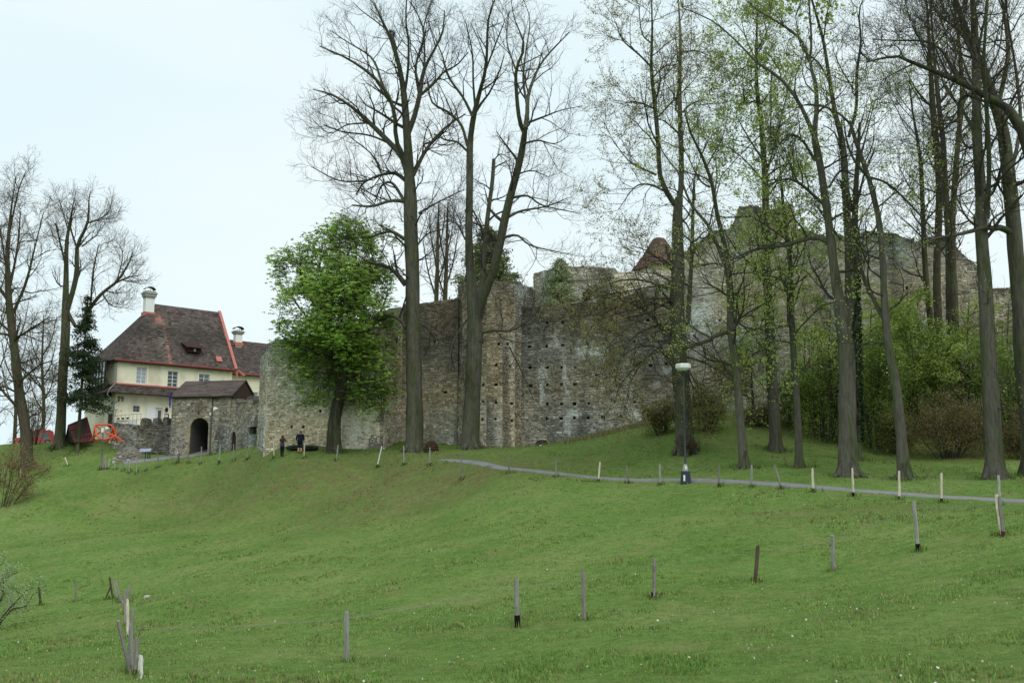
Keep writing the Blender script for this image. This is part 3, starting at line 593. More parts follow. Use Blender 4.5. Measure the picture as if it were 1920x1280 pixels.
dl = MB(); dl.para(f_(door[0]-0.95, door[2], 0.03), U3*0.93, N3*0.05, Z*(door[3]-door[2])); dl.build('door_leaf', M['white'], house)
# roof
oh = 0.45; k_ = oh * (zR - zE) / (DEP/2); zO = zE - k_ * 0.55
def house_streak(c, p, rng):
    px, py = proj(p)
    a = np.exp(-((px - (303 + (py - 600) * 0.20)) / 2.2) ** 2) * (py > 598) * (py < 682) * 0.75 + np.exp(-((px - 297) / 7) ** 2 - ((py - 598) / 9) ** 2) * 0.9
    b = (np.exp(-((px - (300 + (py-620)*.2)) / 9) ** 2 - ((py - 632) / 25) ** 2) * 0.5 + 0.10) * (rng.random(len(px)) < 0.45)
    c = c * (1 - b[:, None]) + np.array((0.30, 0.27, 0.22)) * b[:, None]
    a = a * rng.uniform(0.5, 1, len(px)); c = c * (1 - a[:, None]) + np.array((0.42, 0.2, 0.15)) * a[:, None]
    moss = vnoise(p[:, 0] * 1.1, p[:, 2] * 1.1, 2); return c * (0.85 + 0.3 * moss)[:, None]
rf = MB(); sb = MB()
apL, apR = hp(RT, DEP/2, zR), hp(LEN + 0.1, DEP/2, zR)
fl, frr, bl, br = hp(-oh, -oh, zO), hp(LEN + 0.1, -oh, zO), hp(-oh, DEP + oh, zO), hp(LEN + 0.1, DEP + oh, zO)
for q in [(fl, frr, apL, apR), (br, bl, apR, apL), (bl, fl, apL, apL)]:
    tiled(rf, *q, 'brown', 81, streak=house_streak, curve=0.12)
for q in [(fl, frr, apL, apR), (br, bl, apR, apL), (bl, fl, apL, apL)]: slab(sb, *[p - Z * 0.15 for p in q])
roof = rf.build('roof', M['tile'], house, kind='stuff'); sb.build('roof_boarding', M['oldwood'], roof)
vg = MB(); beam(vg, frr + U3*0.12 + Z*0.1, apR + U3*0.12 + Z*0.12, 0.32, 0.14); vg.build('red_verge', M['redmetal'], roof)
gt = MB(); gt.tubes([fl - Z*0.06 + N3*0.08, frr - Z*0.06 + N3*0.08 - U3*0.1], [0.1, 0.1], 8); gt.build('gutter', M['darkred'], roof)
gh = MB(); beam(gh, frr + U3*0.35 - Z*0.05, frr + U3*1.1 - Z*0.55, 0.3, 0.2); beam(gh, frr + U3*0.2 - Z*0.1 , frr + U3*0.2 - Z*0.9, 0.16, 0.16, up=U3); gh.build('rain_hopper', M['redmetal'], roof)
for (px, py) in [(362, 661)]:
    nrmf = nrm(np.cross(frr - fl, apL - fl)); c = onplane(px, py, fl, nrmf); dm = MB()
    a, b = c - U3*0.75, c + U3*0.75
    dm.hexa([a - S3*0.35, b - S3*0.35, b + S3*0.5, a + S3*0.5, a - S3*0.35 + Z*0.45, b - S3*0.35 + Z*0.45, b + S3*0.9 + Z*0.95, a + S3*0.9 + Z*0.95], (0.08,0.03,0.03)); d_ = dm.build('eyebrow_dormer', M['brownboard'], roof)
    d2 = MB(); d2.hexa([a - S3*0.75 - U3*0.3 + Z*0.42, b - S3*0.75 + U3*0.3 + Z*0.42, b + S3*0.9 + U3*0.3 + Z*1.05, a + S3*0.9 - U3*0.3 + Z*1.05, a - S3*0.75 - U3*0.3 + Z*0.5, b - S3*0.75 + U3*0.3 + Z*0.5, b + S3*0.9 + U3*0.3 + Z*1.15, a + S3*0.9 - U3*0.3 + Z*1.15], (0.1,0.03,0.03)); d2.build('dormer_roof', M['brownboard'], d_)
    d3 = MB(); d3.para(c - U3*0.1 - S3*0.385 + Z*0.1, U3*0.22, -S3*0.03, Z*0.25); d3.build('pane', M['paleglass'], d_)
c = onplane(410, 674, fl, nrmf); hb = MB(); up_ = nrm(apL + (frr - fl) * 0.4 - fl - (frr - fl) * 0.55); up_ = nrm(np.cross(nrmf, U3)); up_ = up_ if up_[2] > 0 else -up_; nf = nrmf if nrmf[2] > 0 else -nrmf
hb.para(c - U3*0.32 - up_*0.35, U3*0.64, up_*0.7, nf*0.14); hb.build('roof_hatch', M['redmetal'], roof)
def chimney(parent, c, w, zb_, zt_, cap_h):
    ch = MB(); ch.para(c - U3*w/2 - S3*w*0.4 + Z*0, U3*w, S3*w*0.8, Z*(zt_ - zb_ - cap_h)); o = ch.build('chimney', M['chimwhite'], parent)
    cp = MB(); z0 = zt_ - cap_h - zb_
    for (g, a, b) in [(0.04, 0, 0.25), (0.14, 0.25, 0.6), (0.22, 0.6, 0.8), (0.1, 0.8, 1.0)]:
        cp.para(c - U3*(w/2+g) - S3*(w*0.4+g) + Z*(z0 + a*cap_h), U3*(w+2*g), S3*(w*0.8+2*g), Z*((b-a)*cap_h))
    cp.build('chimney_cap', M['concrete'], o)
    cw = MB(); b = c + Z*(zt_ - zb_); th = np.linspace(0, math.pi, 7)
    for sgn in (-1, 1): cw.para(b - U3*0.02 + S3*sgn*0.25, U3*0.06, S3*0.04, Z*0.22)
    p = [b + U3*(0.55*math.cos(t)) + Z*(0.16 + 0.3*math.sin(t)) for t in th]
    for i in range(6): cw.hexa([p[i]-S3*.4, p[i+1]-S3*.4, p[i+1]+S3*.4, p[i]+S3*.4, p[i]-S3*.4+Z*.04, p[i+1]-S3*.4+Z*.04, p[i+1]+S3*.4+Z*.04, p[i]+S3*.4+Z*.04])
    cw.build('chimney_cowl', M['black'], o)
    fs = MB(); fs.para(c - U3*(w/2+.12) - S3*(w*.4+.12) + Z*(FLZ[0]), U3*(w+.24), S3*(w*.8+.24), Z*FLZ[1]); fs.build('chimney_flashing', M['redmetal'], o)
FLZ = (1.0, 0.35)
cc = hp(4.35, DEP/2 - 0.35, zR - 2.1); FLZ = (0.55, 0.45); chimney(house, cc, 0.95, zR - 2.1, zR + 1.2, 0.8)
# pent roof between the storeys
pr = MB(); pO = 1.15; zP = zT - 0.95
a_, b_ = hp(0, 0, zT), hp(LEN, 0, zT); c_, d_ = hp(-pO, -pO, zP), hp(LEN, -pO, zP)
tiled(pr, c_, d_, a_, b_, 'brown', 83, course=0.28); tiled(pr, hp(-pO, 2.6, zP), c_, hp(0, 2.6, zT), a_, 'brown', 84, course=0.28)
slab(pr, c_ - Z*0.02, d_ - Z*0.02, a_ - Z*0.02, b_ - Z*0.02, 0.08); slab(pr, hp(-pO, 2.6, zP-0.02), c_ - Z*0.02, hp(0, 2.6, zT-0.02), a_ - Z*0.02, 0.08)
pro = pr.build('pent_roof', M['tile'], house, kind='stuff')
pf = MB(); beam(pf, a_ + N3*0.08 + Z*0.05, b_ + N3*0.08 + Z*0.05, 0.22, 0.16); beam(pf, a_ - U3*0.08 + Z*0.05, hp(-0.08, 2.6, zT+0.05), 0.22, 0.16); pf.build('red_flashing', M['redmetal'], pro)
dpipe = MB(); line = [hp(-0.06,-0.1,zE-0.3), hp(-0.06,-0.1,zT+0.15), hp(-pO+0.1,-pO-0.05,zP+0.25), hp(-pO-0.05,-pO+0.02,zP-0.25), hp(-0.1,-0.12,zP-0.75), hp(-0.1,-0.12,zB)]
dpipe.tubes(line, [0.055]*6, 8); dpipe.build('drainpipe', M['galv'], house)
# timber gallery on the side wall
gal = MB(); g0, g1, gd = 1.2, 5.6, 0.75; zg0, zg1 = zT - 1.0, zE - 0.35
for s_ in np.linspace(g0, g1, 6): beam(gal, hp(-gd, s_, zg0), hp(-gd, s_, zg1), 0.14, 0.14, up=U3)
for z_ in (zg0, zg0 + 1.0, zg0 + 1.75, zg1): beam(gal, hp(-gd, g0, z_), hp(-gd, g1, z_), 0.14, 0.14)
for s_ in (g0, g1):
    for z_ in (zg0, zg0 + 1.0, zg1): beam(gal, hp(-gd, s_, z_), hp(0, s_, z_), 0.12, 0.12)
gal.para(hp(-gd, g0, zg0 - 0.2), S3*(g1-g0), U3*gd, Z*0.18); gal.para(hp(-gd+0.02, g0, zg0), S3*(g1-g0), U3*0.05, Z*0.95); gal.para(hp(-gd+0.02, g0+0.02, zg0), U3*(gd-0.03), S3*0.05, Z*0.95)
galo = gal.build('timber_gallery', M['oldwood'], house)
for i in range(5):
    for j in range(2):
        s0_ = g0 + (g1-g0)/5*i + 0.09; z0_ = zg0 + 1.08 + j*(0.75 if j else 0); hgt = 0.6 if j == 0 else zg1 - zg0 - 1.9
        pp = MB(); pp.para(hp(-gd, s0_, z0_), S3*((g1-g0)/5-0.18), U3*0.02, Z*hgt); pp.build('gallery_pane', M['paleglass'], galo)
# house number, lantern and menu board on the front
def digits(parent, cpx, cpy):
    u, z = fu(cpx, cpy); m_ = MB(); d0 = 0.03
    def bar(u0, u1, z0, z1): m_.para(f_(u + u0, z + z0, d0 - 0.03), U3*(u1-u0), N3*0.05, Z*(z1-z0))
    bar(-0.22, -0.11, -0.26, 0.26); bar(-0.29, -0.23, 0.11, 0.2)
    m_.build('numeral_one', M['black'], parent)
    n_ = MB(); th = np.linspace(0, 2*math.pi, 13); n_.tubes([f_(u + 0.12 + 0.12*math.cos(t), z + 0.13 + 0.12*math.sin(t), d0) for t in th], [0.04]*13, 6)
    n_.tubes([f_(u + 0.24, z + 0.13, d0), f_(u + 0.23, z - 0.06, d0), f_(u + 0.17, z - 0.2, d0), f_(u + 0.03, z - 0.24, d0)], [0.04]*4, 6)
    n_.build('numeral_nine', M['black'], parent)
digits(house, 226, 748)
u, z = fu(311, 768); ln = MB(); ln.lathe(f_(u, z - 0.25, 0.2), [(0.02,0),(0.14,0.05),(0.17,0.3),(0.05,0.5)], 8); ln.para(f_(u-0.03, z+0.1, 0), U3*0.06, N3*0.2, Z*0.05); ln.build('wall_lantern', M['black'], house)

# neighbouring wing
wing = thing('cream_wing', hp(16.5, 4, 5.0), 'lower cream wing with brown roof and short chimney beside the stone bastion', 'house')
WS, WD, WL = 0.9, 8.0, 21.0; zE2 = onplane(460, 697, hp(0, WS, 0), N3)[2]; zR2 = onplane(462, 640, hp(0, WS + WD/2, 0), N3)[2]
w5 = None; q = onplane(476, 745, hp(0, WS, 0), N3); wu = float(np.dot(q[:2] - HO, U2)); w5 = (wu - 0.55, wu + 0.5, q[2] - 0.65, q[2] + 0.6)
ww = MB(); OW = HO + S2 * WS; sheet(ww, OW, U2, N2, LEN + 0.02, WL, zB, zE2 + 0.1, [w5], 0.25); ww.add([hp(WL,WS,zB), hp(WL,WS+WD,zB), hp(WL,WS+WD,zE2), hp(WL,WS+WD/2,zR2-.1), hp(WL,WS,zE2)], [[0,1,2,3,4]]); ww.build('wall', M['plaster'], wing)
window(wing, OW, U2, N2, *w5, 2, 1, glass='paleglass', surround=0.14)
wr = MB(); e0_, e1_ = hp(LEN + 0.15, WS - 0.4, zE2 - 0.3), hp(WL + 0.3, WS - 0.4, zE2 - 0.3); r0_, r1_ = hp(LEN + 0.15, WS + WD/2, zR2), hp(WL + 0.3, WS + WD/2, zR2)
tiled(wr, e0_, e1_, r0_, r1_, 'brown', 86); slab(wr, e0_ - Z*.1, e1_ - Z*.1, r0_ - Z*.1, r1_ - Z*.1); tiled(wr, hp(WL+.3, WS+WD+.4, zE2-.3), hp(LEN+.15, WS+WD+.4, zE2-.3), r1_, r0_, 'brown', 87)
wro = wr.build('roof', M['tile'], wing, kind='stuff'); g2 = MB(); g2.tubes([e0_ + N3*.08 - Z*.05, e1_ + N3*.08 - Z*.05], [.1, .1], 8); g2.build('gutter', M['darkred'], wro)
q = onplane(446, 634, hp(0, WS + WD/2 - 0.6, 0), N3); FLZ = (0.15, 0.4); chimney(wing, np.array((q[0], q[1], zR2 - 0.9)), 0.8, zR2 - 0.9, zR2 + 1.0, 0.45)

# ------------------------------------------------------------------ gatehouse
ang = R(10); GU = np.array((math.cos(ang), -math.sin(ang))); GS = np.array((math.sin(ang), math.cos(ang))); GU3, GS3, GN3 = np.array((*GU, 0)), np.array((*GS, 0)), -np.array((*GS, 0))
FR = xy(431, 90.0, 790); 
def g_at(px, py): q = onplane(px, py, (*FR, 0), GN3); return float(np.dot(q[:2] - FR, GU)), float(q[2])
gw = -g_at(321, 790)[0]; FL = FR - GU * gw; GD = 5.0
def gp(u, s, z): return np.array((FR[0] + GU[0]*u + GS[0]*s, FR[1] + GU[1]*u + GS[1]*s, z))
zg_ = 3.6 + 1.6 - 0.0; zg_ = min(h1(*FR), h1(*FL)) - 0.4; zEg = g_at(380, 741)[1]
gh_t = thing('gatehouse', (*((FL + FR) / 2), zg_), 'rubble stone gatehouse with dark arched gateway and brown gabled roof', 'gatehouse')
au0, au1 = g_at(357, 820)[0], g_at(391, 820)[0]; auc, ar = (au0 + au1) / 2, (au1 - au0) / 2; azt = g_at(374, 783)[1]; azs = azt - ar
zroad = h1(*(gp(auc, -0.3, 0)[:2]))
def in_arch(u, z, g=0.0): return ((np.abs(u - auc) < ar + g) & (z < azs)) | ((u - auc) ** 2 + (z - azs) ** 2 < (ar + g) ** 2) & (z >= azs)
core, st = MB(), MB()
masonry(core, st, FL, FR, zg_, [(0, zEg), (1, zEg + 0.1)], 'gate', 91, 0.6, skip=lambda s, z: in_arch(s - gw, z, 0.12), ragged=0.02, cell=0.12, T=0.5, back=False)
masonry(core, st, FR, FR + GS * GD, zg_, [(0, zEg), (1, zEg)], 'gate', 92, 0.6, ragged=0.02, T=0.5, back=False)
masonry(core, st, FL, FL + GS * GD, zg_, [(0, zEg), (1, zEg)], 'gate', 93, 0.6, ragged=0.02, T=0.5, back=False, flip=True)
core.add([gp(-gw, GD, zg_), gp(0, GD, zg_), gp(0, GD, zEg), gp(-gw, GD, zEg)], [[0,1,2,3]], (0.2,0.19,0.17))
core.build('mortar_core', M['stone'], gh_t); st.build('stone_facing', M['stone'], gh_t, kind='stuff')
tn = MB(); th = np.linspace(0, math.pi, 13); out = [(auc + ar, zg_)] + [(auc + ar*math.cos(t), azs + ar*math.sin(t)) for t in th] + [(auc - ar, zg_)]
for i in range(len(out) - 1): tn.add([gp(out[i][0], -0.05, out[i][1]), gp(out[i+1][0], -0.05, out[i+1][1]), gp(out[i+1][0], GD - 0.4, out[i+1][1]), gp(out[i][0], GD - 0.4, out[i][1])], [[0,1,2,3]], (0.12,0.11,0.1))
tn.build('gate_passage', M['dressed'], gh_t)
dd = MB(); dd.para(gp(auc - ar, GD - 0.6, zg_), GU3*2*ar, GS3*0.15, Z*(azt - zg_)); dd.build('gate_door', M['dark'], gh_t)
rng = np.random.default_rng(5); nv = 13
def ring_piece(a0_, a1_, r0, r1, d): return [gp(auc + r*math.cos(a), -x, azs + r*math.sin(a)) for x in (-0.05, d) for r, a in ((r0, a0_), (r1, a0_), (r1, a1_), (r0, a1_))]
for i in range(nv):
    a, b = math.pi*i/nv + 0.012, math.pi*(i+1)/nv - 0.012; v = MB(); v.hexa(ring_piece(a, b, ar, ar + rng.uniform(0.36, 0.5), rng.uniform(0.07, 0.11)), np.array((0.36,0.31,0.23))*rng.uniform(0.75, 1.15)); v.build('voussoir', M['dressed'], gh_t)
for sg in (-1, 1):
    z = zroad - 0.2
    while z < azs - 0.05:
        hh = min(rng.uniform(0.3, 0.55), azs - z); w_ = rng.uniform(0.35, 0.62); j = MB()
        u0 = auc + sg*ar; a, b = sorted((u0, u0 + sg*w_)); j.para(gp(a, 0.05, z + 0.012), GU3*(b-a), -GS3*rng.uniform(0.12, 0.16), Z*(hh-0.024), np.array((0.36,0.29,0.19))*rng.uniform(0.75, 1.2)); j.build('jamb_stone', M['dressed'], gh_t); z += hh
uu, zz = g_at(373.5, 772); nb = MB(); nb.lathe(gp(uu, -0.06, zz - 0.35), [(0.04,0),(0.1,0.08),(0.13,0.35),(0.09,0.52),(0.07,0.58),(0.08,0.66),(0.03,0.74)], 8, (0.13,0.05,0.05)); nb.build('niche_figure', M['dressed'], gh_t)
uu, zz = g_at(375, 760); cr = MB()
for (a, b, c, d) in [(-0.35,-0.1,-0.3,0.25),(0.1,0.35,-0.3,0.25),(-0.1,0.1,-0.1,0.35),(-0.3,0.3,-0.45,-0.3)]: cr.para(gp(uu+a, 0.0, zz+c), GU3*(b-a), -GS3*0.14, Z*(d-c), (0.16,0.14,0.11))
cr.build('coat_of_arms', M['dressed'], gh_t)
gr = MB(); zRg = onplane(400, 713.5, gp(0, GD/2, 0), GN3)[2]; ez = zEg - 0.02; o1 = 0.35; ek = o1 * (zRg - ez) / (GD/2)
eL, eR = gp(-gw - 0.1, -o1, ez - ek + 0.12), gp(0.25, -o1, ez - ek + 0.12); rL, rR = gp(-gw - 0.1, GD/2, zRg), gp(0.25, GD/2, zRg); bL, bR = gp(-gw - 0.1, GD + o1, ez - ek + 0.12), gp(0.25, GD + o1, ez - ek + 0.12)
tiled(gr, eL, eR, rL, rR, 'gatec', 95, course=0.27, tw_=0.9, thick=0.03); tiled(gr, bR, bL, rR, rL, 'gatec', 96, course=0.27, tw_=0.9); slab(gr, eL - Z*.02, eR - Z*.02, rL - Z*.02, rR - Z*.02, 0.1); slab(gr, bR - Z*.02, bL - Z*.02, rR - Z*.02, rL - Z*.02, 0.1)
gro = gr.build('roof', M['tile'], gh_t, kind='stuff')
for u_ in (0.12, -gw + 0.02):
    nb_ = 9; ed = np.linspace(0.05, GD - 0.05, nb_ + 1)
    for i in range(nb_):
        zt0, zt1 = (ez + (zRg - ez) * (1 - abs(s - GD/2) / (GD/2)) - 0.1 for s in (ed[i], ed[i+1])); pk = max(zt0, zt1)
        b_ = MB(); s0_, s1_ = ed[i] + 0.006, ed[i+1] - 0.006; lo = zEg - 1.1 if u_ > 0 else zEg - 0.2
        b_.hexa([gp(u_, s0_, lo), gp(u_+.04, s0_, lo), gp(u_+.04, s1_, lo), gp(u_, s1_, lo), gp(u_, s0_, zt0), gp(u_+.04, s0_, zt0), gp(u_+.04, s1_, zt1), gp(u_, s1_, zt1)]); b_.build('gable_board', M['brownboard'], gh_t)
dn = MB(); uu, zz = g_at(400, 745); dn.tubes([gp(uu, -0.1, zz + 0.1), gp(uu, -0.1, zg_ + 0.3)], [0.05, 0.05], 6); dn.build('drainpipe', M['oldwood'], gh_t)
ws = MB(); uu, zz = g_at(407, 819); ws.para(gp(uu-.16, 0, zz-.2), GU3*.2, -GS3*.12, Z*.34, (0.1,0.1,0.11)); ws.build('meter_box', M['dressed'], gh_t)
ws = MB(); uu, zz = g_at(408, 811); ws.para(gp(uu-.16, 0, zz-.3), GU3*.36, -GS3*.1, Z*.55, (0.2,0.11,0.08)); ws.build('notice_plaque', M['dressed'], gh_t)
# battlemented link wall with the little door
LA, LB = FR + GU * 0.05, xy(489, 85.8, 790); LU = nrm(LB - LA); LN3 = np.array((LU[1], -LU[0], 0.0)); LL = np.linalg.norm(LB - LA)
def l_at(px, py): q = onplane(px, py, (*LA, 0), LN3); return float(np.dot(q[:2] - LA, LU)), float(q[2])
def lp(u, d, z): return np.array((LA[0] + LU[0]*u + LN3[0]*d, LA[1] + LU[1]*u + LN3[1]*d, z))
LU3 = np.array((*LU, 0)); zgap, zmer = l_at(455, 754)[1], l_at(466, 743)[1]
link = thing('link_wall', (*((LA + LB) / 2), zg_), 'battlemented stone wall with small pointed door right of the gateway', 'wall')
du0, du1 = l_at(433, 825)[0], l_at(444.5, 825)[0]; dzt = l_at(438, 809)[1]; dzb = l_at(438, 841)[1]; duc, dw = (du0+du1)/2, (du1-du0)/2
wu0, wu1, wz0, wz1 = l_at(468, 807)[0], l_at(481.5, 807)[0], l_at(475, 814)[1], l_at(475, 799.5)[1]
def indoor(s, z): return (np.abs(s - duc) < dw * np.sqrt(np.clip((dzt - z) / 0.55, 0, 1)) + 0.0) & (z < dzt) & (np.abs(s - duc) < dw)
mer = [l_at(x, 748)[0] for x in (430.5, 445, 464, 474.5)]
tp = [(0, zmer), (mer[1]/LL, zmer), (mer[1]/LL + .001, zgap), (mer[2]/LL, zgap), (mer[2]/LL + .001, zmer), (mer[3]/LL, zmer), (mer[3]/LL + .001, zgap), (1, zgap)]
core, st = MB(), MB(); masonry(core, st, LA, LB, zg_ - 0.5, tp, 'gate', 97, 0.5, skip=indoor, holes=[((wu0+wu1)/2, (wz0+wz1)/2, wu1-wu0, wz1-wz0)], ragged=0.04, cell=0.12, T=0.9)
core.build('mortar_core', M['stone'], link); st.build('stone_facing', M['stone'], link, kind='stuff')
ld = MB(); nst = 10; out = [(duc - dw - .03, dzb - .5)] + [(duc + (dw+.03) * math.sin(t), dzt - 0.6 + 0.63 * math.cos(t)) for t in np.linspace(-math.pi/2, math.pi/2, nst)] + [(duc + dw + .03, dzb - .5)]
V = [lp(u, -0.12, z) for u, z in out] + [lp(u, -0.22, z) for u, z in out]; n = len(out); ld.add(V, [list(range(n))]); ld.build('door', M['brownboard'], link)
def pointed(g): return [(duc - dw - g, dzb - .5)] + [(duc + (dw + g) * math.sin(t), dzt - 0.6 + (0.63 + g * 1.3) * math.cos(t)) for t in np.linspace(-math.pi/2, math.pi/2, 11)] + [(duc + dw + g, dzb - .5)]
pi_, po_ = pointed(-0.02), pointed(0.2); rg_ = np.random.default_rng(8)
for k in range(len(pi_) - 1):
    q_ = [pi_[k], pi_[k+1], po_[k+1], po_[k]]; js = MB(); js.hexa([lp(u, -0.14, z) for u, z in q_] + [lp(u, 0.09, z) for u, z in q_], np.array((0.34,0.32,0.28)) * rg_.uniform(0.75, 1.15)); js.build('door_surround_stone', M['dressed'], link)
wd = MB(); wd.para(lp(wu0, -0.4, wz0), LU3*(wu1-wu0), LN3*0.02, Z*(wz1-wz0)); w_o = wd.build('window', M['dark'], link)
wl = MB(); wl.para(lp(wu0-.12, 0.0, wz1), LU3*(wu1-wu0+.24), LN3*0.09, Z*0.16, (0.2,0.12,0.09)); wl.build('lintel', M['dressed'], w_o)
# terrace wall with merlons
TA, TB = xy(206, 95, 800), FL - GU * 0.02 + GS * 0.3; TM = xy(257, 92.3, 800)
def t_top(px, py, D): return zpx(px, py, D)
terr = thing('terrace_wall', (*((TA + TB) / 2), zg_), 'dark stone terrace wall with three merlons between house and gatehouse', 'wall'); core, st = MB(), MB()
masonry(core, st, TA, TM, zg_, [(0, t_top(206,791,95)), (1, t_top(257,797,92.3))], 'grey', 98, 0.6, ragged=0.05, T=0.6)
LT = np.linalg.norm(TB - TM); UT = nrm(TB - TM); NT = np.array((UT[1], -UT[0], 0.0))
def t_u(px, py): q = onplane(px, py, (*TM, 0), NT); return float(np.dot(q[:2] - TM, UT)) / LT, float(q[2])
tp = []; zlo, zhi = t_u(290, 796)[1], t_u(290, 783.5)[1]; pr_ = 0
for x0, x1 in ((265,276),(285,294.5),(304,314)):
    a, b = t_u(x0, 790)[0], t_u(x1, 790)[0]; tp += [(pr_, zlo), (a, zlo), (a + .002, zhi), (b, zhi), (b + .002, zlo)]; pr_ = b + .004
tp += [(1, zlo)]
masonry(core, st, TM, TB, zg_, tp, 'dark', 99, 0.3, ragged=0.04, T=0.6, cell=0.15)
core.build('mortar_core', M['stone'], terr); st.build('stone_facing', M['stone'], terr, kind='stuff')
tfl = MB(); zfl = t_top(230, 800, 94) - 0.2; tfl.add([(*TA, zfl), (*TM, zfl), (*TB, zfl), hp(LEN, 0.1, zfl), hp(0, 0.1, zfl)], [[0,1,2,3,4]], (0.3,0.29,0.27)); tfl.build('terrace', M['concrete'], None, kind='structure')

# ------------------------------------------------------------------ trees
BARK = dict(grey=(0.12,0.11,0.09), dark=(0.075,0.066,0.056), olive=(0.115,0.108,0.072), brown=(0.09,0.07,0.052), birch=(0.3,0.29,0.27))
def resample(p, n):
    p = np.asarray(p, float); q = catmull(p, np.linspace(0, len(p) - 1, 8 * len(p))); d = np.concatenate(([0], np.cumsum(np.linalg.norm(np.diff(q[:, :3], axis=0), axis=1))))
    s = np.linspace(0, d[-1], n); return np.column_stack([np.interp(s, d, q[:, i]) for i in range(q.shape[1])])
def grow(rng, Pp, Rp, n, L_, ang=(35, 70), S=4, up=0.12, wig=0.22, rr=0.55, rmin=0.012, t0=0.25, t1=1.0, taper=0.25):
    """children of every parent polyline: Pp (N,S,3), Rp (N,S); L_ = children length range"""
    N_, Sp = Pp.shape[:2]; cnt = N_ * n; par = np.repeat(np.arange(N_), n)
    t = (rng.random((N_, n)) * 0.999 + np.arange(n)) / n; t = (t0 + (t1 - t0) * t).ravel(); x = t * (Sp - 1); i = np.clip(x.astype(int), 0, Sp - 2); f = (x - i)[:, None]
    a, b = Pp[par, i], Pp[par, i + 1]; o = a + (b - a) * f; T = nrm(b - a); r = Rp[par, i] * (1 - f[:, 0]) + Rp[par, i + 1] * f[:, 0]
    w = rng.normal(size=(cnt, 3)); w = nrm(w - T * (w * T).sum(1, keepdims=True)); w[:, 2] += 0.25; w = nrm(w - T * (w * T).sum(1, keepdims=True))
    th = np.radians(rng.uniform(*ang, cnt))[:, None]; d = nrm(T * np.cos(th) + w * np.sin(th))
    ln = rng.uniform(*L_, cnt) * (1.15 - 0.6 * (t - t0) / max(t1 - t0, 1e-3)); st = (ln / S)[:, None]
    pts_ = [o]; 
    for k in range(S):
        d = nrm(d + rng.normal(0, wig, (cnt, 3)) + Z * up); pts_.append(pts_[-1] + d * st)
    r0 = np.maximum(np.minimum(r * rr, ln * 0.035), rmin); R_ = r0[:, None] * np.linspace(1, taper, S + 1)[None]
    return np.stack(pts_, 1), np.maximum(R_, rmin * 0.6)
GREEN = dict(chestnut=[(0.36,0.52,0.12),(0.28,0.44,0.095),(0.44,0.58,0.17),(0.22,0.35,0.075),(0.32,0.48,0.11)], fresh=[(0.50,0.60,0.17),(0.42,0.53,0.13),(0.56,0.64,0.22),(0.35,0.46,0.11)],
             bud=[(0.36,0.37,0.12),(0.30,0.26,0.11),(0.43,0.44,0.16),(0.34,0.22,0.12)], rust=[(0.36,0.22,0.13),(0.27,0.17,0.10),(0.42,0.30,0.19),(0.18,0.2,0.07)], shrub=[(0.19,0.28,0.065),(0.27,0.36,0.09),(0.13,0.20,0.05),(0.32,0.39,0.12)],
             olive=[(0.21,0.23,0.07),(0.16,0.18,0.06),(0.28,0.27,0.10),(0.23,0.16,0.08)], spruce=[(0.05,0.07,0.04),(0.06,0.085,0.045),(0.035,0.05,0.03)], cypress=[(0.2,0.23,0.11),(0.16,0.19,0.09),(0.24,0.27,0.13)],
             thuja=[(0.34,0.40,0.23),(0.28,0.34,0.19),(0.40,0.46,0.27)], blossom=[(0.42,0.5,0.28),(0.55,0.6,0.45),(0.3,0.42,0.15)], ivy=[(0.02,0.05,0.018),(0.03,0.07,0.02),(0.015,0.035,0.014)], twigtip=[(0.13,0.10,0.08),(0.17,0.12,0.09),(0.2,0.17,0.07)])
ntree = 0
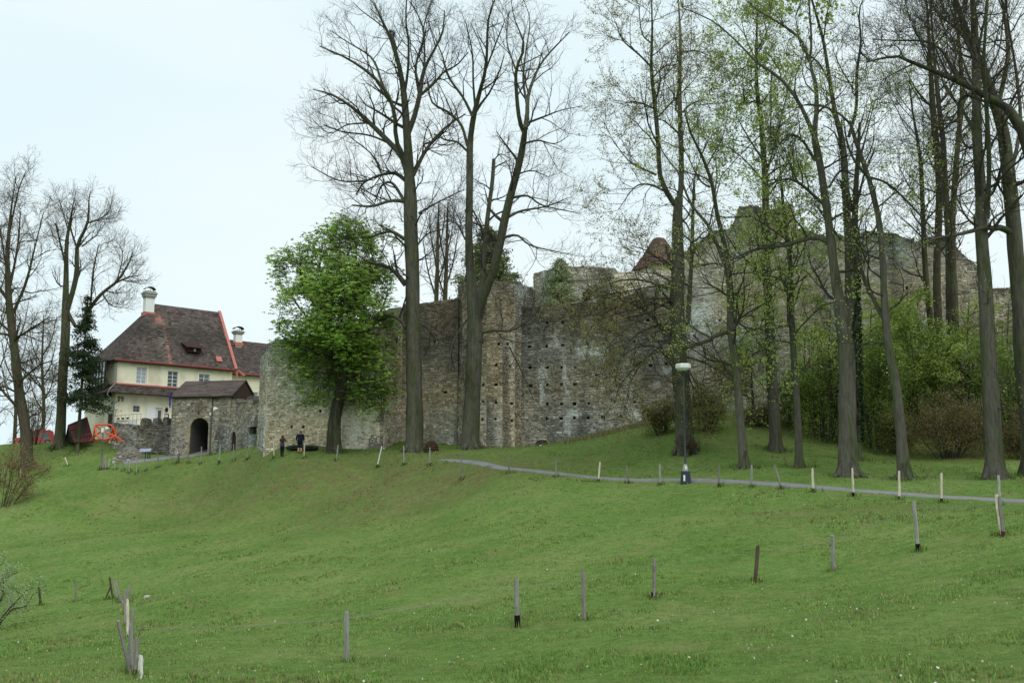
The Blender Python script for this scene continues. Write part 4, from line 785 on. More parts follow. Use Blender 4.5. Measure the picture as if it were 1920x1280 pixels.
def tree(label, D, trunk, limbs, name='bare_tree', group=None, seed=None, l1=7, l2=5, l3=4, len1=(2.2,4.6), len2=(1.0,2.2), len3=(0.5,1.1), bark='grey', twig='dark', rmin=0.0105, up=0.14, spread=0.55,
         leaf=None, nleaf=0, lsize=0.16, lspread=0.25, flare=0.22, t0=0.3, cat='tree', ang=(30, 68), tk=10, top=True, trunk_n=0, trunk_t0=0.5, extra=None, leaf_from=2, sideshoots=0, wig=0.22, lim0=0.2, above=0):
    global ntree; ntree += 1; rng = np.random.default_rng(seed or 100 + ntree)
    px0, py0, w0 = trunk[0]; base = G(px0, py0, D); px_m = lambda w: 0.5 * w * D / F
    def lift(poly, k0, k1):
        n = len(poly); out = []
        for i, (px, py, w) in enumerate(poly):
            p = P(px, py, D + k0 + (k1 - k0) * i / max(n - 1, 1)); out.append((*p, px_m(w)))
        return out
    Tk = lift(trunk, 0, rng.uniform(-0.6, 0.6)); Tk[0] = (*base, Tk[0][3]); Tk[0] = (Tk[0][0], Tk[0][1], Tk[0][2] - 0.25, Tk[0][3])
    n = max(24, 6 * len(trunk)); tr = resample(Tk, n); hgt = tr[:, 2] - base[2]
    trr = np.maximum(tr[:, 3], 0.02) * (1 + flare * np.exp(-np.maximum(hgt, 0) / 0.45))
    t = thing(name, base, label, cat, group); tb = MB(); bc = np.array(BARK[bark]); tb.tubes(tr[:, :3], trr, tk + 4, bc, gnarl=0.09)
    if trr[0] > 0.15:
        for az in rng.uniform(0, 6.28) + np.arange(6) * 1.047 + rng.normal(0, 0.2, 6):      # root flare
            r0 = tr[2, 3]; dv = np.array((math.cos(az), math.sin(az), 0)); L_ = r0 * rng.uniform(1.5, 2.1); e = base + dv * L_; e[2] = h1(e[0], e[1]) - 0.06
            tb.tubes([base + dv * r0 * 0.55 + Z * rng.uniform(0.5, 1.0), base + dv * r0 * 1.02 + Z * 0.22, base + dv * (r0 * 0.5 + L_ * 0.5) + Z * 0.03, e], [r0 * 0.3, r0 * 0.34, r0 * 0.26, r0 * 0.1], 7, bc * 0.9)
    if above:      # the crown goes on above the picture; added there to shade the lawn
        lim2 = list(limbs)
        for lb in list(limbs) + [trunk]:
            ex, ey, ew = lb[-1]
            if ey < 60:
                for _ in range(above):
                    h_ = rng.uniform(110, 260); sx = rng.uniform(-110, 110); lim2.append([(ex, ey, max(ew, 2.5)), (ex + sx*0.35, ey - h_*0.4, 2.2), (ex + sx, ey - h_, 1.2)])
        limbs = lim2
    lp_, lr_ = [], []
    ends = [(tr[:, :3], tr[:, 3])]
    for lb in limbs:
        # depth of the limb's root = depth of the nearest stem already built
        rx, ry = lb[0][0], lb[0][1]; best = None
        for (pp, rr_) in ends:
            qx, qy = proj(pp); k = int(np.argmin((qx - rx) ** 2 + (qy - ry) ** 2)); dd = (qx[k] - rx) ** 2 + (qy[k] - ry) ** 2
            if best is None or dd < best[0]: best = (dd, pp[k, 1] - D)
        ext = math.hypot(lb[-1][0] - rx, lb[-1][1] - ry) * D / F
        k1 = best[1] + rng.choice((-1, 1)) * rng.uniform(0.15, spread) * ext
        L4 = resample(lift(lb, best[1], k1), 14); Lr = np.maximum(L4[:, 3], 0.018); tb.tubes(L4[:, :3], Lr, 7 if lb[0][2] > 5 else 5, bc * 0.85, gnarl=0.07); ends.append((L4[:, :3], Lr)); lp_.append(L4[:, :3]); lr_.append(Lr)
    tb.build('trunk', M['bark'], t, smooth=True)
    cb = MB(); tc_ = np.array(BARK[twig]); src_p, src_r = np.array(lp_) if lp_ else np.zeros((0, 14, 3)), np.array(lr_) if lr_ else np.zeros((0, 14))
    levels = []
    if len(src_p):
        a = grow(rng, src_p, src_r, l1, len1, ang, 5, up, wig, 0.5, rmin * 1.5, t0=lim0); levels.append(a)
    if trunk_n:
        i0 = int(trunk_t0 * (n - 1)); q = resample(np.column_stack((tr[i0:, :3], tr[i0:, 3])), 14)
        b = grow(rng, q[None, :, :3], q[None, :, 3], trunk_n, len1, (45, 85), 5, up, wig, 0.35, rmin * 1.5, t0=0.0); levels = [(np.concatenate((levels[0][0], b[0])), np.concatenate((levels[0][1], b[1])))] if levels else [b]
    if sideshoots:   # fine epicormic shoots on the stem
        q = resample(np.column_stack((tr[:, :3], tr[:, 3])), 14); b = grow(rng, q[None, :, :3], q[None, :, 3], sideshoots, (0.5, 1.6), (50, 90), 5, 0.05, 0.3, 0.1, rmin, t0=0.12, t1=0.9); levels[0] = (np.concatenate((levels[0][0], b[0])), np.concatenate((levels[0][1], b[1])))
    a = levels[0]
    b = grow(rng, a[0], a[1], l2, len2, ang, 3, up * 0.8, wig, 0.6, rmin, t0=0.2); levels.append(b)
    if l3: levels.append(grow(rng, b[0], b[1], l3, len3, (25, 65), 2, up * 0.6, wig, 0.7, rmin * 0.8, t0=0.2))
    for k, (p, r) in enumerate(levels): cb.tubes(p, r, 4 if k == 0 else 3, tc_ * (0.95 - 0.05 * k), cap=False)
    cb.build('crown', M['twig'], t, smooth=True, kind='stuff')
    lb_ = MB()
    if above:
        hi = np.concatenate([l[0].reshape(-1, 3) for l in levels]); hi = hi[hi[:, 2] > CAM[2] + 0.575 * D]
        if len(hi): leaf_quads(lb_, hi[rng.integers(0, len(hi), 4500)] + rng.normal(0, 0.3, (4500, 3)), rng, 0.32, GREEN['fresh'])  # oversized leaves added on the unseen upper limbs to shade the lawn below
    if leaf and nleaf:
        src = np.concatenate([l[0].reshape(-1, 3) for l in levels[leaf_from - 1:]]); an = src[rng.integers(0, len(src), nleaf // 5 + 1)]; C = np.repeat(an, 5, 0) + rng.normal(0, min(lspread, 0.16), (len(an) * 5, 3)) * (1, 1, 0.7)
        leaf_quads(lb_, C, rng, lsize, GREEN[leaf]); lb_.build('foliage', M['leaf'], t, kind='stuff')
    return t
z1 = lambda L, o=(560, 0), s=2.56: [(o[0] + a / s, o[1] + b / s, w) for a, b, w in L]
# the great lime left of centre
tree('tallest bare tree with broad crown, right of the green chestnut', 75, [(778,848,34),(777,760,31),(776,680,29),(774,580,27),(772,480,27),(770,390,26),(768,345,22),(765,310,17)], [
    z1([(532,860,20),(528,760,18),(520,640,15),(505,450,12),(478,300,9),(440,180,7),(400,100,4),(360,10,2.5)]),
    z1([(530,870,14),(500,760,13),(440,690,11),(330,580,9),(250,510,6.5),(160,455,4.5),(70,430,2)]),
    z1([(525,790,11),(470,680,9),(462,560,8),(430,460,7),(360,370,6),(240,285,4.5),(100,222,2)]),
    z1([(455,520,6),(400,400,5),(370,310,4.5),(330,260,3.5),(230,200,2.5),(150,145,1.5)]),
    z1([(522,650,11),(555,560,10),(580,460,9),(600,340,7),(640,260,5),(690,160,4),(700,50,2)]),
    z1([(580,460,6),(562,320,5),(600,180,4),(580,90,3),(535,10,2)]), z1([(588,455,6),(650,400,5),(700,345,4),(760,312,3),(815,250,2)]),
    z1([(605,330,4),(603,200,3.5),(602,120,3),(640,0,2)]), z1([(508,450,6),(525,330,5),(527,200,4),(515,100,3),(520,-40,2)]),
    z1([(550,840,10),(600,740,7),(650,670,6),(720,600,4.5),(800,548,2.5)]), z1([(640,680,4),(600,700,3),(690,750,1.5)]),
    z1([(518,870,9),(460,832,7),(380,845,5),(310,880,4),(275,935,2.5)]), z1([(320,870,4),(190,865,3),(60,800,1.5)]), z1([(505,965,8),(440,965,6),(350,990,5),(255,985,3)]), z1([(510,970,7),(450,880,5.5),(400,890,4),(365,970,2.5)]),
    z1([(440,690,5),(340,650,4),(210,632,3),(120,600,2)]), z1([(330,590,4),(230,600,3),(150,640,2),(70,580,1.2)]), z1([(475,300,4),(445,170,3.5),(300,50,2),(260,10,1.2)]), z1([(395,830,4),(350,740,3),(240,650,2),(170,560,1.2)]),
    [(762,615,8),(749,599,7),(730,591,5.5),(706,594,4),(680,625,2)], [(760,535,8),(738,508,6.5),(718,497,5),(667,489,3.5),(640,510,2)], [(758,448,8),(730,434,6),(683,446,4),(640,430,2)], [(776,600,5),(800,615,3.5),(830,650,2)], [(785,400,5),(820,380,3),(870,355,1.8)], [(775,470,4),(800,440,3),(830,430,1.5)],
    ], l1=9, l2=6, l3=5, seed=1, trunk_n=10, trunk_t0=0.55)
tree('forked bare tree with a snapped stub, in front of the round tower', 74, [(882,842,36),(884,770,31),(888,690,29),(891,620,29),(886,560,22),(880,480,16),(880,375,14),(881,285,13),(883,255,11)], [
    [(893,610,20),(905,560,18),(927,500,17),(951,390,15),(974,305,13),(983,255,11),(985,238,9)],
    z1([(820,700,11),(840,560,11),(870,440,8),(900,310,6),(910,100,4),(945,-10,2)]), [(903,560,11),(908,470,10),(915,402,9),(923,344,8),(926,299,7)],
    z1([(810,700,6),(780,600,6),(720,540,5),(640,490,4),(615,370,2)]), z1([(808,725,5),(760,682,4),(700,670,3.5),(650,640,1.8)]), z1([(835,560,6),(790,470,5),(720,370,4.5),(690,270,3),(640,150,1.5)]), z1([(848,520,5),(838,400,4),(833,250,3),(800,100,1.8)]),
    z1([(1085,640,10),(1060,580,8),(1045,440,7),(1045,330,6),(1082,220,4),(1035,90,2),(1020,0,1.2)]), z1([(1088,620,10),(1098,540,8),(1102,460,7),(1140,350,5),(1190,270,4),(1300,155,1.8)]), z1([(1095,500,5),(1078,380,4.5),(1090,250,3),(1110,100,2),(1080,0,1.3)]),
    z1([(1100,590,5),(1180,560,3.5),(1260,530,2),(1360,510,1)]), z1([(1080,690,5),(1150,675,3.5),(1230,690,2),(1300,650,1)]), z1([(1020,950,6),(1100,940,4),(1170,985,3),(1350,1025,1.3)]), z1([(1010,1040,6),(1070,1012,4.5),(1190,990,3),(1290,950,1.2)]), z1([(985,1140,6),(1050,1130,4.5),(1120,1180,3),(1310,1222,1.2)]),
    z1([(1040,840,4),(1120,820,2.5),(1200,850,1.3)]), z1([(830,1000,4),(870,1070,3),(900,1130,1.6)]), z1([(800,1150,4),(770,1090,3),(740,1060,1.5)]), [(898,626,7),(925,619,5),(959,619,4),(997,596,2.5),(1015,580,1.3)], [(875,600,4),(850,640,3),(840,700,1.6)], [(955,650,3),(985,710,2),(1000,750,1.2)], z1([(938,768,3),(970,740,2.2),(1020,765,1.2)]), z1([(900,330,4),(950,200,3),(990,100,1.6)]), z1([(870,440,4),(940,390,2.6),(1000,330,1.3)]),
    z1([(1040,330,4),(1000,200,2.6),(1010,60,1.4)]),
    ], l1=8, l2=5, l3=5, seed=2, sideshoots=26)
for i, (px, lab) in enumerate([(817, 'left one of the twin bare trees peeping over the wall between the tall trees'), (834, 'right one of the twin bare trees peeping over the wall between the tall trees')]):
    tree(lab, 104, [(px,640,9),(px+1,560,8.5),(px+3,500,7),(px+4,440,5),(px+6,380,2.5)], [[(px+1,560,4),(px-14,510,3),(px-24,450,1.5)],[(px+1,540,4),(px+16,490,3),(px+26,430,1.5)],[(px+2,500,3.5),(px-8,450,2.5),(px-12,400,1.2)],[(px+3,480,3),(px+14,430,2),(px+18,385,1.2)]], bark='brown', twig='brown', l1=9, l2=6, l3=3, len1=(1.5,3.5), seed=11 + i, trunk_n=18, trunk_t0=0.3)
z2 = lambda L: z1(L, (1100, 0)); z3 = lambda L: z1(L, (1460, 0)); z6 = lambda L: z1(L, (1050, 480), 2.91); z7 = lambda L: z1(L, (1400, 380), 2.133)
tree('thick tree with two tall bare stems and budding low boughs behind the street lamp', 60, [(1287,850,38),(1282,780,32),(1275,700,30),(1271,620,29),(1270,540,26),(1271,450,22),(1271,400,19),(1273,370,15)], [
    z2([(438,990,12),(455,860,11),(450,620,10),(445,440,9),(450,200,6),(440,0,3),(440,-60,2)]), z2([(425,985,11),(355,860,10),(345,700,9),(325,480,8),(310,330,6),(315,150,4),(310,-20,2)]), z2([(308,320,4),(250,262,3.5),(170,190,2.5),(140,105,1.5)]), z2([(312,210,3),(265,160,2.5),(250,20,1.5)]),
    z2([(320,520,4),(260,495,3),(200,485,1.8)]), z2([(335,840,5),(250,800,3.5),(200,770,2.5),(130,680,1.4)]), z2([(380,920,5),(300,885,4),(230,900,2.6),(150,1010,1.4)]), z2([(345,560,4),(400,500,3),(470,430,1.8)]), z2([(330,400,3.5),(380,360,2.5),(440,290,1.5)]), z2([(455,250,4),(520,245,3),(590,268,1.8)]),
    z2([(460,540,5),(500,500,3.5),(560,480,2)]), z2([(450,450,3),(500,400,2),(560,330,1.2)]), z2([(440,640,4),(370,580,3),(300,560,1.5)]),
    z6([(640,480,9),(560,400,7),(470,300,6),(340,235,4.5),(230,190,2.5)]), z6([(620,190,7),(540,160,5),(430,130,4),(300,140,2.5),(180,200,1.5)]), z6([(605,545,6),(540,500,5),(440,490,3.5),(330,560,2),(300,680,1.2)]), z6([(640,530,6),(540,520,4),(440,580,3),(330,700,1.6),(300,800,1.2)]), z6([(610,390,4),(500,420,3),(380,460,2),(250,560,1.2)]), z6([(690,550,5),(760,570,4),(860,620,2.6),(940,680,1.5)]), z6([(700,620,4),(760,720,3),(840,820,1.6)]), z6([(690,610,4),(720,700,3),(790,790,1.4)]), z6([(730,430,4),(790,520,3),(790,650,1.6)]), z6([(620,300,5),(520,260,4),(380,300,2.6),(200,340,1.4)]), z6([(630,100,5),(560,30,4),(470,-30,2.5),(380,-60,1.4)]),
    [(1262,610,5),(1230,610,4),(1180,640,2.6),(1150,720,1.4)], [(1262,560,5),(1200,562,4),(1130,590,2.6),(1085,650,1.3)], [(1262,530,4),(1180,545,3),(1110,560,2),(1065,600,1.2)], [(1264,640,4),(1235,650,3),(1190,700,2),(1170,765,1.2)], [(1262,585,4),(1200,600,3),(1140,650,2),(1120,730,1.2)],
    [(1289,607,9),(1292,569,9),(1297,480,8),(1299,400,7),(1301,340,4)],
    ], name='budding_tree', l1=8, l2=6, l3=3, seed=3, leaf='bud', nleaf=42000, lsize=0.1, lspread=0.12, trunk_n=10, trunk_t0=0.3, up=0.06)
tree('slim leaning tree with forked top, first trunk right of the street lamp', 53, [(1396,880,19),(1389,800,15.5),(1380,690,14.5),(1371,624,14),(1369,548,13),(1363,497,12),(1360,470,11)], [
    z2([(680,1240,9),(630,1050,8),(600,880,7),(550,740,5.5),(500,640,4.5),(470,530,3)]), z2([(660,1262,8),(590,1090,6.5),(500,980,5),(440,830,4),(360,720,2.5),(330,560,1.5)]), z6([(925,415,9),(870,425,8),(790,465,7),(690,500,6)]), z2([(590,900,4),(540,860,3),(480,740,2),(460,720,1.4)]), z2([(520,960,4),(520,850,3),(560,720,2),(600,620,1.2)]), z2([(500,980,3),(420,910,2.5),(280,885,1.6)]),
    z6([(930,230,5),(860,180,4),(780,140,2)]), z6([(935,330,5),(1020,400,4),(1080,460,2)]), z6([(940,420,4),(1000,300,3),(1060,260,1.6)]), z6([(915,60,5),(840,40,4),(770,50,2)])],
    name='budding_tree', l1=7, l2=5, l3=4, seed=4, leaf='fresh', nleaf=5000, lsize=0.12, lspread=0.2, trunk_n=10, trunk_t0=0.4)
tree('straight maple with fresh yellow green leaves left of the thin grey tree', 60, [(1455,848,25),(1452,790,21),(1447,708,20),(1443,614,19),(1438,521,17),(1436,450,15),(1434,332,12),(1428,234,10),(1420,176,8),(1418,117,6),(1419,59,4),(1421,0,2.5)], [
    z2([(850,880,5),(900,700,4),(950,500,3),(990,330,1.6)]), z2([(840,760,4),(770,650,3),(720,560,1.6)]), z2([(855,880,4),(790,800,3),(700,720,1.8),(620,690,1)]), z2([(820,480,4),(760,490,3),(750,380,1.8)]), z2([(815,330,3),(760,320,2.4),(700,390,1.4)]), z2([(815,250,3),(860,160,2.4),(890,80,1.2)]), z2([(820,300,3),(770,200,2.4),(740,90,1.2)]), z2([(860,850,4),(930,800,3),(990,780,1.6)]), z2([(880,700,3),(885,540,3),(885,350,2)]), z2([(845,640,3),(780,700,2.4),(700,780,1.3)]),
    z7([(70,330,5),(30,260,4),(10,160,2)]), z7([(75,300,5),(130,260,4),(170,330,2.5)]), z7([(90,520,4),(20,500,3),(-30,560,1.6)])],
    name='leafy_tree', l1=8, l2=6, l3=4, seed=5, leaf='fresh', nleaf=15000, lsize=0.17, lspread=0.22, trunk_n=26, trunk_t0=0.35, len1=(1.8,4.0))
tree('thin grey tree with whitish foot between the maple and the forked giant', 53.5, [(1500,880,16),(1496,800,13),(1491,708,12),(1484,591,11),(1482,497,9),(1477,450,8),(1468,380,6),(1462,300,3)], [z7([(200,690,4),(240,660,3),(290,640,1.6)]), z7([(180,500,4),(160,340,4),(120,300,3),(60,290,1.6)]), z7([(190,860,3),(130,800,2),(80,760,1.2)]), z7([(180,560,3.5),(110,550,2.6),(30,540,1.5)]), z7([(175,300,3),(220,200,2.5),(250,120,1.4)]), z7([(165,160,3),(130,60,2),(100,-20,1.2)])],
    name='budding_tree', l1=7, l2=5, l3=3, seed=6, leaf='fresh', nleaf=7000, lsize=0.15, lspread=0.25, trunk_n=14, trunk_t0=0.4)
tree('forked giant with pale bark patch at its foot, boughs sweeping left', 49, [(1591,897,40),(1590,830,33),(1588,708,30),(1585,640,29),(1580,600,26),(1566,521,18),(1558,450,16),(1550,390,15),(1540,324,14),(1527,258,13)], [
    [(1586,620,20),(1592,560,19),(1592,474,18),(1589,420,17),(1585,352,16),(1581,273,14),(1569,227,11),(1556,156,9),(1544,78,7),(1519,-10,4)],
    z3([(185,740,13),(172,660,11),(182,500,9),(175,400,8),(150,300,6),(157,200,5),(145,0,3)]), z3([(180,720,10),(165,640,9),(90,480,7),(0,370,6),(-120,290,5),(-180,220,4),(-320,100,3),(-460,40,1.8)]), z3([(150,300,7),(100,185,6),(0,110,4.5),(-100,50,3),(-180,-20,2)]),
    [(1560,462,12),(1545,450,10),(1520,446,9),(1470,460,8),(1415,468,6),(1370,488,3.5)], z3([(175,770,6),(110,670,5),(50,650,3.6),(-20,720,2)]), z3([(215,980,7),(100,880,5.5),(30,860,4),(-60,890,2.5)]), z3([(90,870,4),(50,780,3),(30,720,1.6)]),
    z3([(335,660,8),(372,520,7),(375,350,6),(395,200,4.5),(385,60,3.5),(415,-20,2)]), z3([(300,640,5),(240,520,4),(120,505,3),(20,560,1.6)]), z3([(245,400,5),(190,300,4),(110,230,3),(80,80,1.6)]), z3([(360,430,4),(300,330,3),(260,240,1.6)]), z3([(390,250,4),(430,285,3),(480,300,1.6)]), z3([(215,200,4),(230,80,3),(250,-20,1.6)]), z3([(240,900,5),(300,820,4),(380,850,2.5)]), z3([(300,1150,6),(230,1060,4),(190,1000,2.5)]),
    z7([(395,170,5),(460,140,3),(520,160,1.6)])],
    l1=7, l2=5, l3=4, seed=7, leaf='fresh', nleaf=2600, lsize=0.12, above=2, lspread=0.3, len1=(1.4,3.4), trunk_n=6, tk=12, bark='grey')
tree('ivy covered dark trunk close behind the forked giant', 57, [(1606,830,16),(1605,732,15),(1603,600,14),(1602,474,13),(1604,380,11),(1608,300,8),(1612,230,5)], [[(1603,400,5),(1620,330,4),(1640,280,2)],[(1603,420,5),(1590,350,4),(1580,300,2)],[(1606,330,4),(1625,250,3),(1640,190,1.5)]],
    name='ivy_tree', bark='dark', seed=8, l1=6, l2=5, l3=3, leaf='ivy', nleaf=0, trunk_n=8)
tree('tree with a wavy leaning trunk between the forked giant and the straight right-hand trunk', 47.5, [(1697,904,25),(1691,830,20),(1684,760,18),(1677,708,17),(1668,660,16),(1662,614,15),(1657,550,13),(1656,497,12),(1647,410,11),(1628,332,9),(1605,266,8),(1593,227,6)], [
    z7([(555,480,9),(500,370,8),(455,260,7),(430,180,5)]), z3([(350,600,5),(280,540,4),(200,510,3),(110,505,1.6)]), z3([(430,850,7),(370,780,5),(330,690,4),(310,560,2)]), z3([(430,850,5),(520,880,4.5),(620,970,4),(740,1100,3)]), z3([(470,1000,4),(540,940,3),(600,860,1.6)]), z3([(380,700,4),(420,600,3),(450,480,1.6)]), z7([(560,560,4),(480,560,3),(430,620,1.5)])],
    l1=6, l2=5, l3=4, seed=9, leaf='fresh', nleaf=3600, lsize=0.13, lspread=0.3, trunk_n=10, trunk_t0=0.4)
bk = [(1733, 70, [(1748,650,13),(1745,600,12),(1738,540,11),(1733,469,10),(1728,332,8),(1722,273,6),(1712,215,4),(1705,160,2.5)], 'leftmost of the four dark trunks rising behind the brown bush'), (1757, 68, [(1762,660,15),(1759,600,15),(1757,500,14),(1761,352,13),(1752,234,12),(1747,164,10),(1742,80,7),(1738,10,4)], 'second of the four dark trunks rising behind the brown bush'),
      (1780, 66, [(1787,665,19),(1784,600,18),(1782,520,17),(1780,449,15),(1772,352,12),(1768,260,10),(1758,180,8),(1750,90,5),(1745,0,3)], 'third and thickest of the four dark trunks rising behind the brown bush'), (1790, 65, [(1790,640,12),(1788,520,12),(1786,420,12),(1788,380,11),(1796,266,10),(1804,188,9),(1800,100,7),(1790,20,4)], 'rightmost of the four dark trunks rising behind the brown bush')]
for i, (px, D, tk_, lab) in enumerate(bk):
    rg = np.random.default_rng(40 + i); lm = []
    for k in range(11):
        j = rg.uniform(0.45, 0.97) * (len(tk_) - 1); a = int(j); q = np.array(tk_[a]) + (np.array(tk_[min(a + 1, len(tk_) - 1)]) - np.array(tk_[a])) * (j - a); sg = rg.choice((-1, 1)); l = rg.uniform(40, 100)
        lm.append([(q[0], q[1], max(q[2]*0.4, 2)), (q[0] + sg*l*0.35, q[1] - l*0.4, max(q[2]*0.3, 1.6)), (q[0] + sg*l*0.62, q[1] - l*0.95, 1.2)])
    tree(lab, D, tk_, lm, bark='brown' if i != 2 else 'dark', twig='dark', l1=6, l2=5, l3=3, seed=50 + i, leaf='fresh' if i in (0, 3) else 'twigtip', nleaf=3000 if i in (0, 3) else 2000, lsize=0.13 if i in (0, 3) else 0.1, lspread=0.3, trunk_n=12, trunk_t0=0.35, above=1)
tree('tall straight trunk with brown leafy foot at the right end of the path', 45.5, [(1866,900,42),(1864,850,31),(1861,780,29),(1857,708,28),(1850,600,27),(1846,520,25),(1841,440,23),(1838,352,20),(1832,254,18),(1830,117,15),(1824,0,11),(1820,-60,8)], [
    z3([(1000,1050,10),(1010,800,9),(1000,560,8),(985,300,6),(1000,50,4)]), z3([(940,640,8),(890,540,6),(800,420,5),(760,300,3),(700,130,1.6)]), z3([(945,300,7),(890,180,6),(840,80,4),(800,-30,2)]), z3([(940,450,6),(1000,360,5),(1060,230,3),(1080,60,2)]), z3([(950,760,5),(880,800,3),(800,830,1.6)]), z3([(960,1100,5),(900,1040,4),(860,960,2)]), z3([(930,200,5),(870,60,4),(850,-40,2)]), z3([(945,560,4),(1010,480,3),(1090,420,1.6)])],
    l1=7, l2=5, l3=3, seed=60, above=2, leaf='bud', nleaf=3500, lsize=0.1, lspread=0.25, trunk_n=12, trunk_t0=0.45, sideshoots=20)
tree('large tree at the right edge whose trunk leans in from outside the picture', 46, [(1938,900,40),(1932,800,33),(1921,708,31),(1914,600,30),(1911,544,30),(1904,460,28),(1895,370,26),(1888,300,24),(1878,234,22),(1852,156,18),(1820,78,14),(1792,0,9),(1775,-60,6)], [
    [(1900,440,13),(1880,427,12),(1866,429,11),(1845,426,9),(1823,433,8),(1790,441,6),(1750,448,4),(1715,470,2)], z3([(1060,480,9),(1100,260,8),(1080,50,6),(1060,-60,4)]), z3([(1110,850,8),(1160,600,7),(1140,350,6),(1100,100,4),(1090,-30,3)]), z3([(1000,400,7),(960,260,6),(990,80,4),(1000,-30,2)]), z3([(1090,720,6),(1040,900,5),(1000,960,3)]), z3([(920,210,6),(840,130,5),(760,60,3),(700,-30,1.6)]), z3([(1120,1000,5),(1060,900,4),(1020,820,2)])],
    l1=7, l2=5, l3=3, seed=61, above=2, leaf='bud', nleaf=4000, lsize=0.1, lspread=0.25, trunk_n=8, trunk_t0=0.5, tk=12)
tree('overhanging tree outside the right edge with a long dark bough reaching left', 43, [(1990,930,44),(1985,760,38),(1975,560,34),(1955,380,30),(1925,262,24),(1905,225,20),(1886,199,16)], [
    z3([(1100,520,15),(960,440,13),(850,385,11),(720,330,9),(640,300,7),(580,272,6),(500,280,4.5),(420,300,2.5)]), z3([(860,380,7),(780,240,5),(700,200,4),(570,195,3),(450,190,1.6)]), z3([(640,310,4),(560,350,3),(490,400,2),(470,520,1.2)]), z3([(900,450,6),(1000,490,5),(1080,480,4),(1178,460,3)]), z3([(960,440,7),(870,480,6),(850,580,4),(720,600,2.5)]), z3([(740,330,4),(700,230,3),(640,120,1.8)]), z3([(600,275,3),(560,220,2.4),(480,230,1.2)]), z3([(820,370,4),(850,260,3),(800,150,1.8)]), z3([(1000,470,6),(920,380,5),(880,280,4),(820,180,2)])],
    l1=7, l2=5, l3=4, seed=62, leaf='twigtip', nleaf=2500, lsize=0.07, lspread=0.2, len1=(1.0,2.6), bark='dark')
# left edge trees
z4 = lambda L: z1(L, (0, 200), 1.829)
tree('bare tree at the left edge in front of the red car', 92, [(55,838,22),(47,800,19),(34,719,17),(24,626,15),(16,555,12),(14,480,8),(18,420,5),(24,370,2.5),(30,330,1)], [z4([(25,660,7),(-40,560,5),(-90,400,2)]), z4([(40,720,6),(90,600,5),(120,480,3),(150,360,1.5)]), z4([(30,640,5),(60,480,4),(70,360,2)]), z4([(45,800,5),(110,760,4),(170,720,1.6)]), z4([(60,950,5),(130,890,3.6),(180,870,1.6)]), z4([(45,780,5),(-20,720,4),(-80,640,2)]), z4([(55,880,4),(110,930,3),(160,990,1.4)]), z4([(28,600,4),(0,420,3),(-20,300,1.6)]), z4([(20,500,4),(60,300,3),(90,220,1.5)]), z4([(60,980,4),(0,960,3),(-60,1000,1.6)])],
    l1=12, l2=7, l3=5, seed=70, twig='brown', rmin=0.014, leaf='bud', nleaf=5000, lsize=0.08, lspread=0.2, trunk_n=24, trunk_t0=0.15, up=0.05, bark='brown')
tree('mossy bare tree with wide fork between the red car and the spruce', 96, [(112,832,22),(114,790,18),(117,719,17),(122,640,16.5),(123,590,15),(124,528,10),(125,457,7),(132,413,4.5),(138,380,2),(143,355,1)], [z4([(225,720,10),(262,580,9),(265,480,7),(300,400,5),(305,320,2.5),(310,290,1.4)]), z4([(232,705,8),(270,760,7),(310,690,7),(350,640,6),(400,600,5),(440,540,3),(455,500,1.5)]), z4([(395,605,4),(440,585,3),(475,580,1.3)]), z4([(310,690,4),(320,560,3),(340,470,1.6)]), z4([(400,600,3),(420,520,2),(415,480,1.2)]), z4([(228,560,4),(200,440,3),(190,400,1.4)]), z4([(235,430,3),(210,340,2),(200,320,1.2)]), z4([(300,400,4),(350,380,2.6),(380,350,1.2)]), z4([(268,500,4),(240,400,3),(260,330,1.4)]), z4([(350,640,3),(380,680,2),(420,690,1.2)]), z4([(280,480,3),(330,440,2),(350,400,1.2)])],
    l1=10, l2=7, l3=4, seed=71, twig='brown', rmin=0.012, len1=(1.2,3.2), bark='olive', trunk_n=6, trunk_t0=0.5)
# thin background trees left of the car
for i, (px, D, top, lab) in enumerate([(-5, 118, 430, 'thin background tree cut by the left edge behind the car'), (28, 126, 560, 'thin twiggy background tree above the bonnet of the red car'), (80, 122, 590, 'thin twiggy background tree above the roof of the red car')]):
    h = 830 - top; lm = [[(px, 830 - h*f, 3), (px + s*16, 830 - h*(f + .12), 2), (px + s*26, 830 - h*(f + .3), 1.1)] for f, s in ((.25,-1),(.32,1),(.42,-1),(.5,1),(.6,-1),(.68,1))]
    tree(lab, D, [(px, 830, 7), (px+2, 830 - h*.3, 6), (px-1, 830 - h*.6, 4.5), (px+2, top, 1.6)], lm, l1=8, l2=5, l3=3, seed=75 + i, bark='brown', twig='brown', trunk_n=20, trunk_t0=0.1, up=0.08, leaf='olive', nleaf=1500, lsize=0.1)

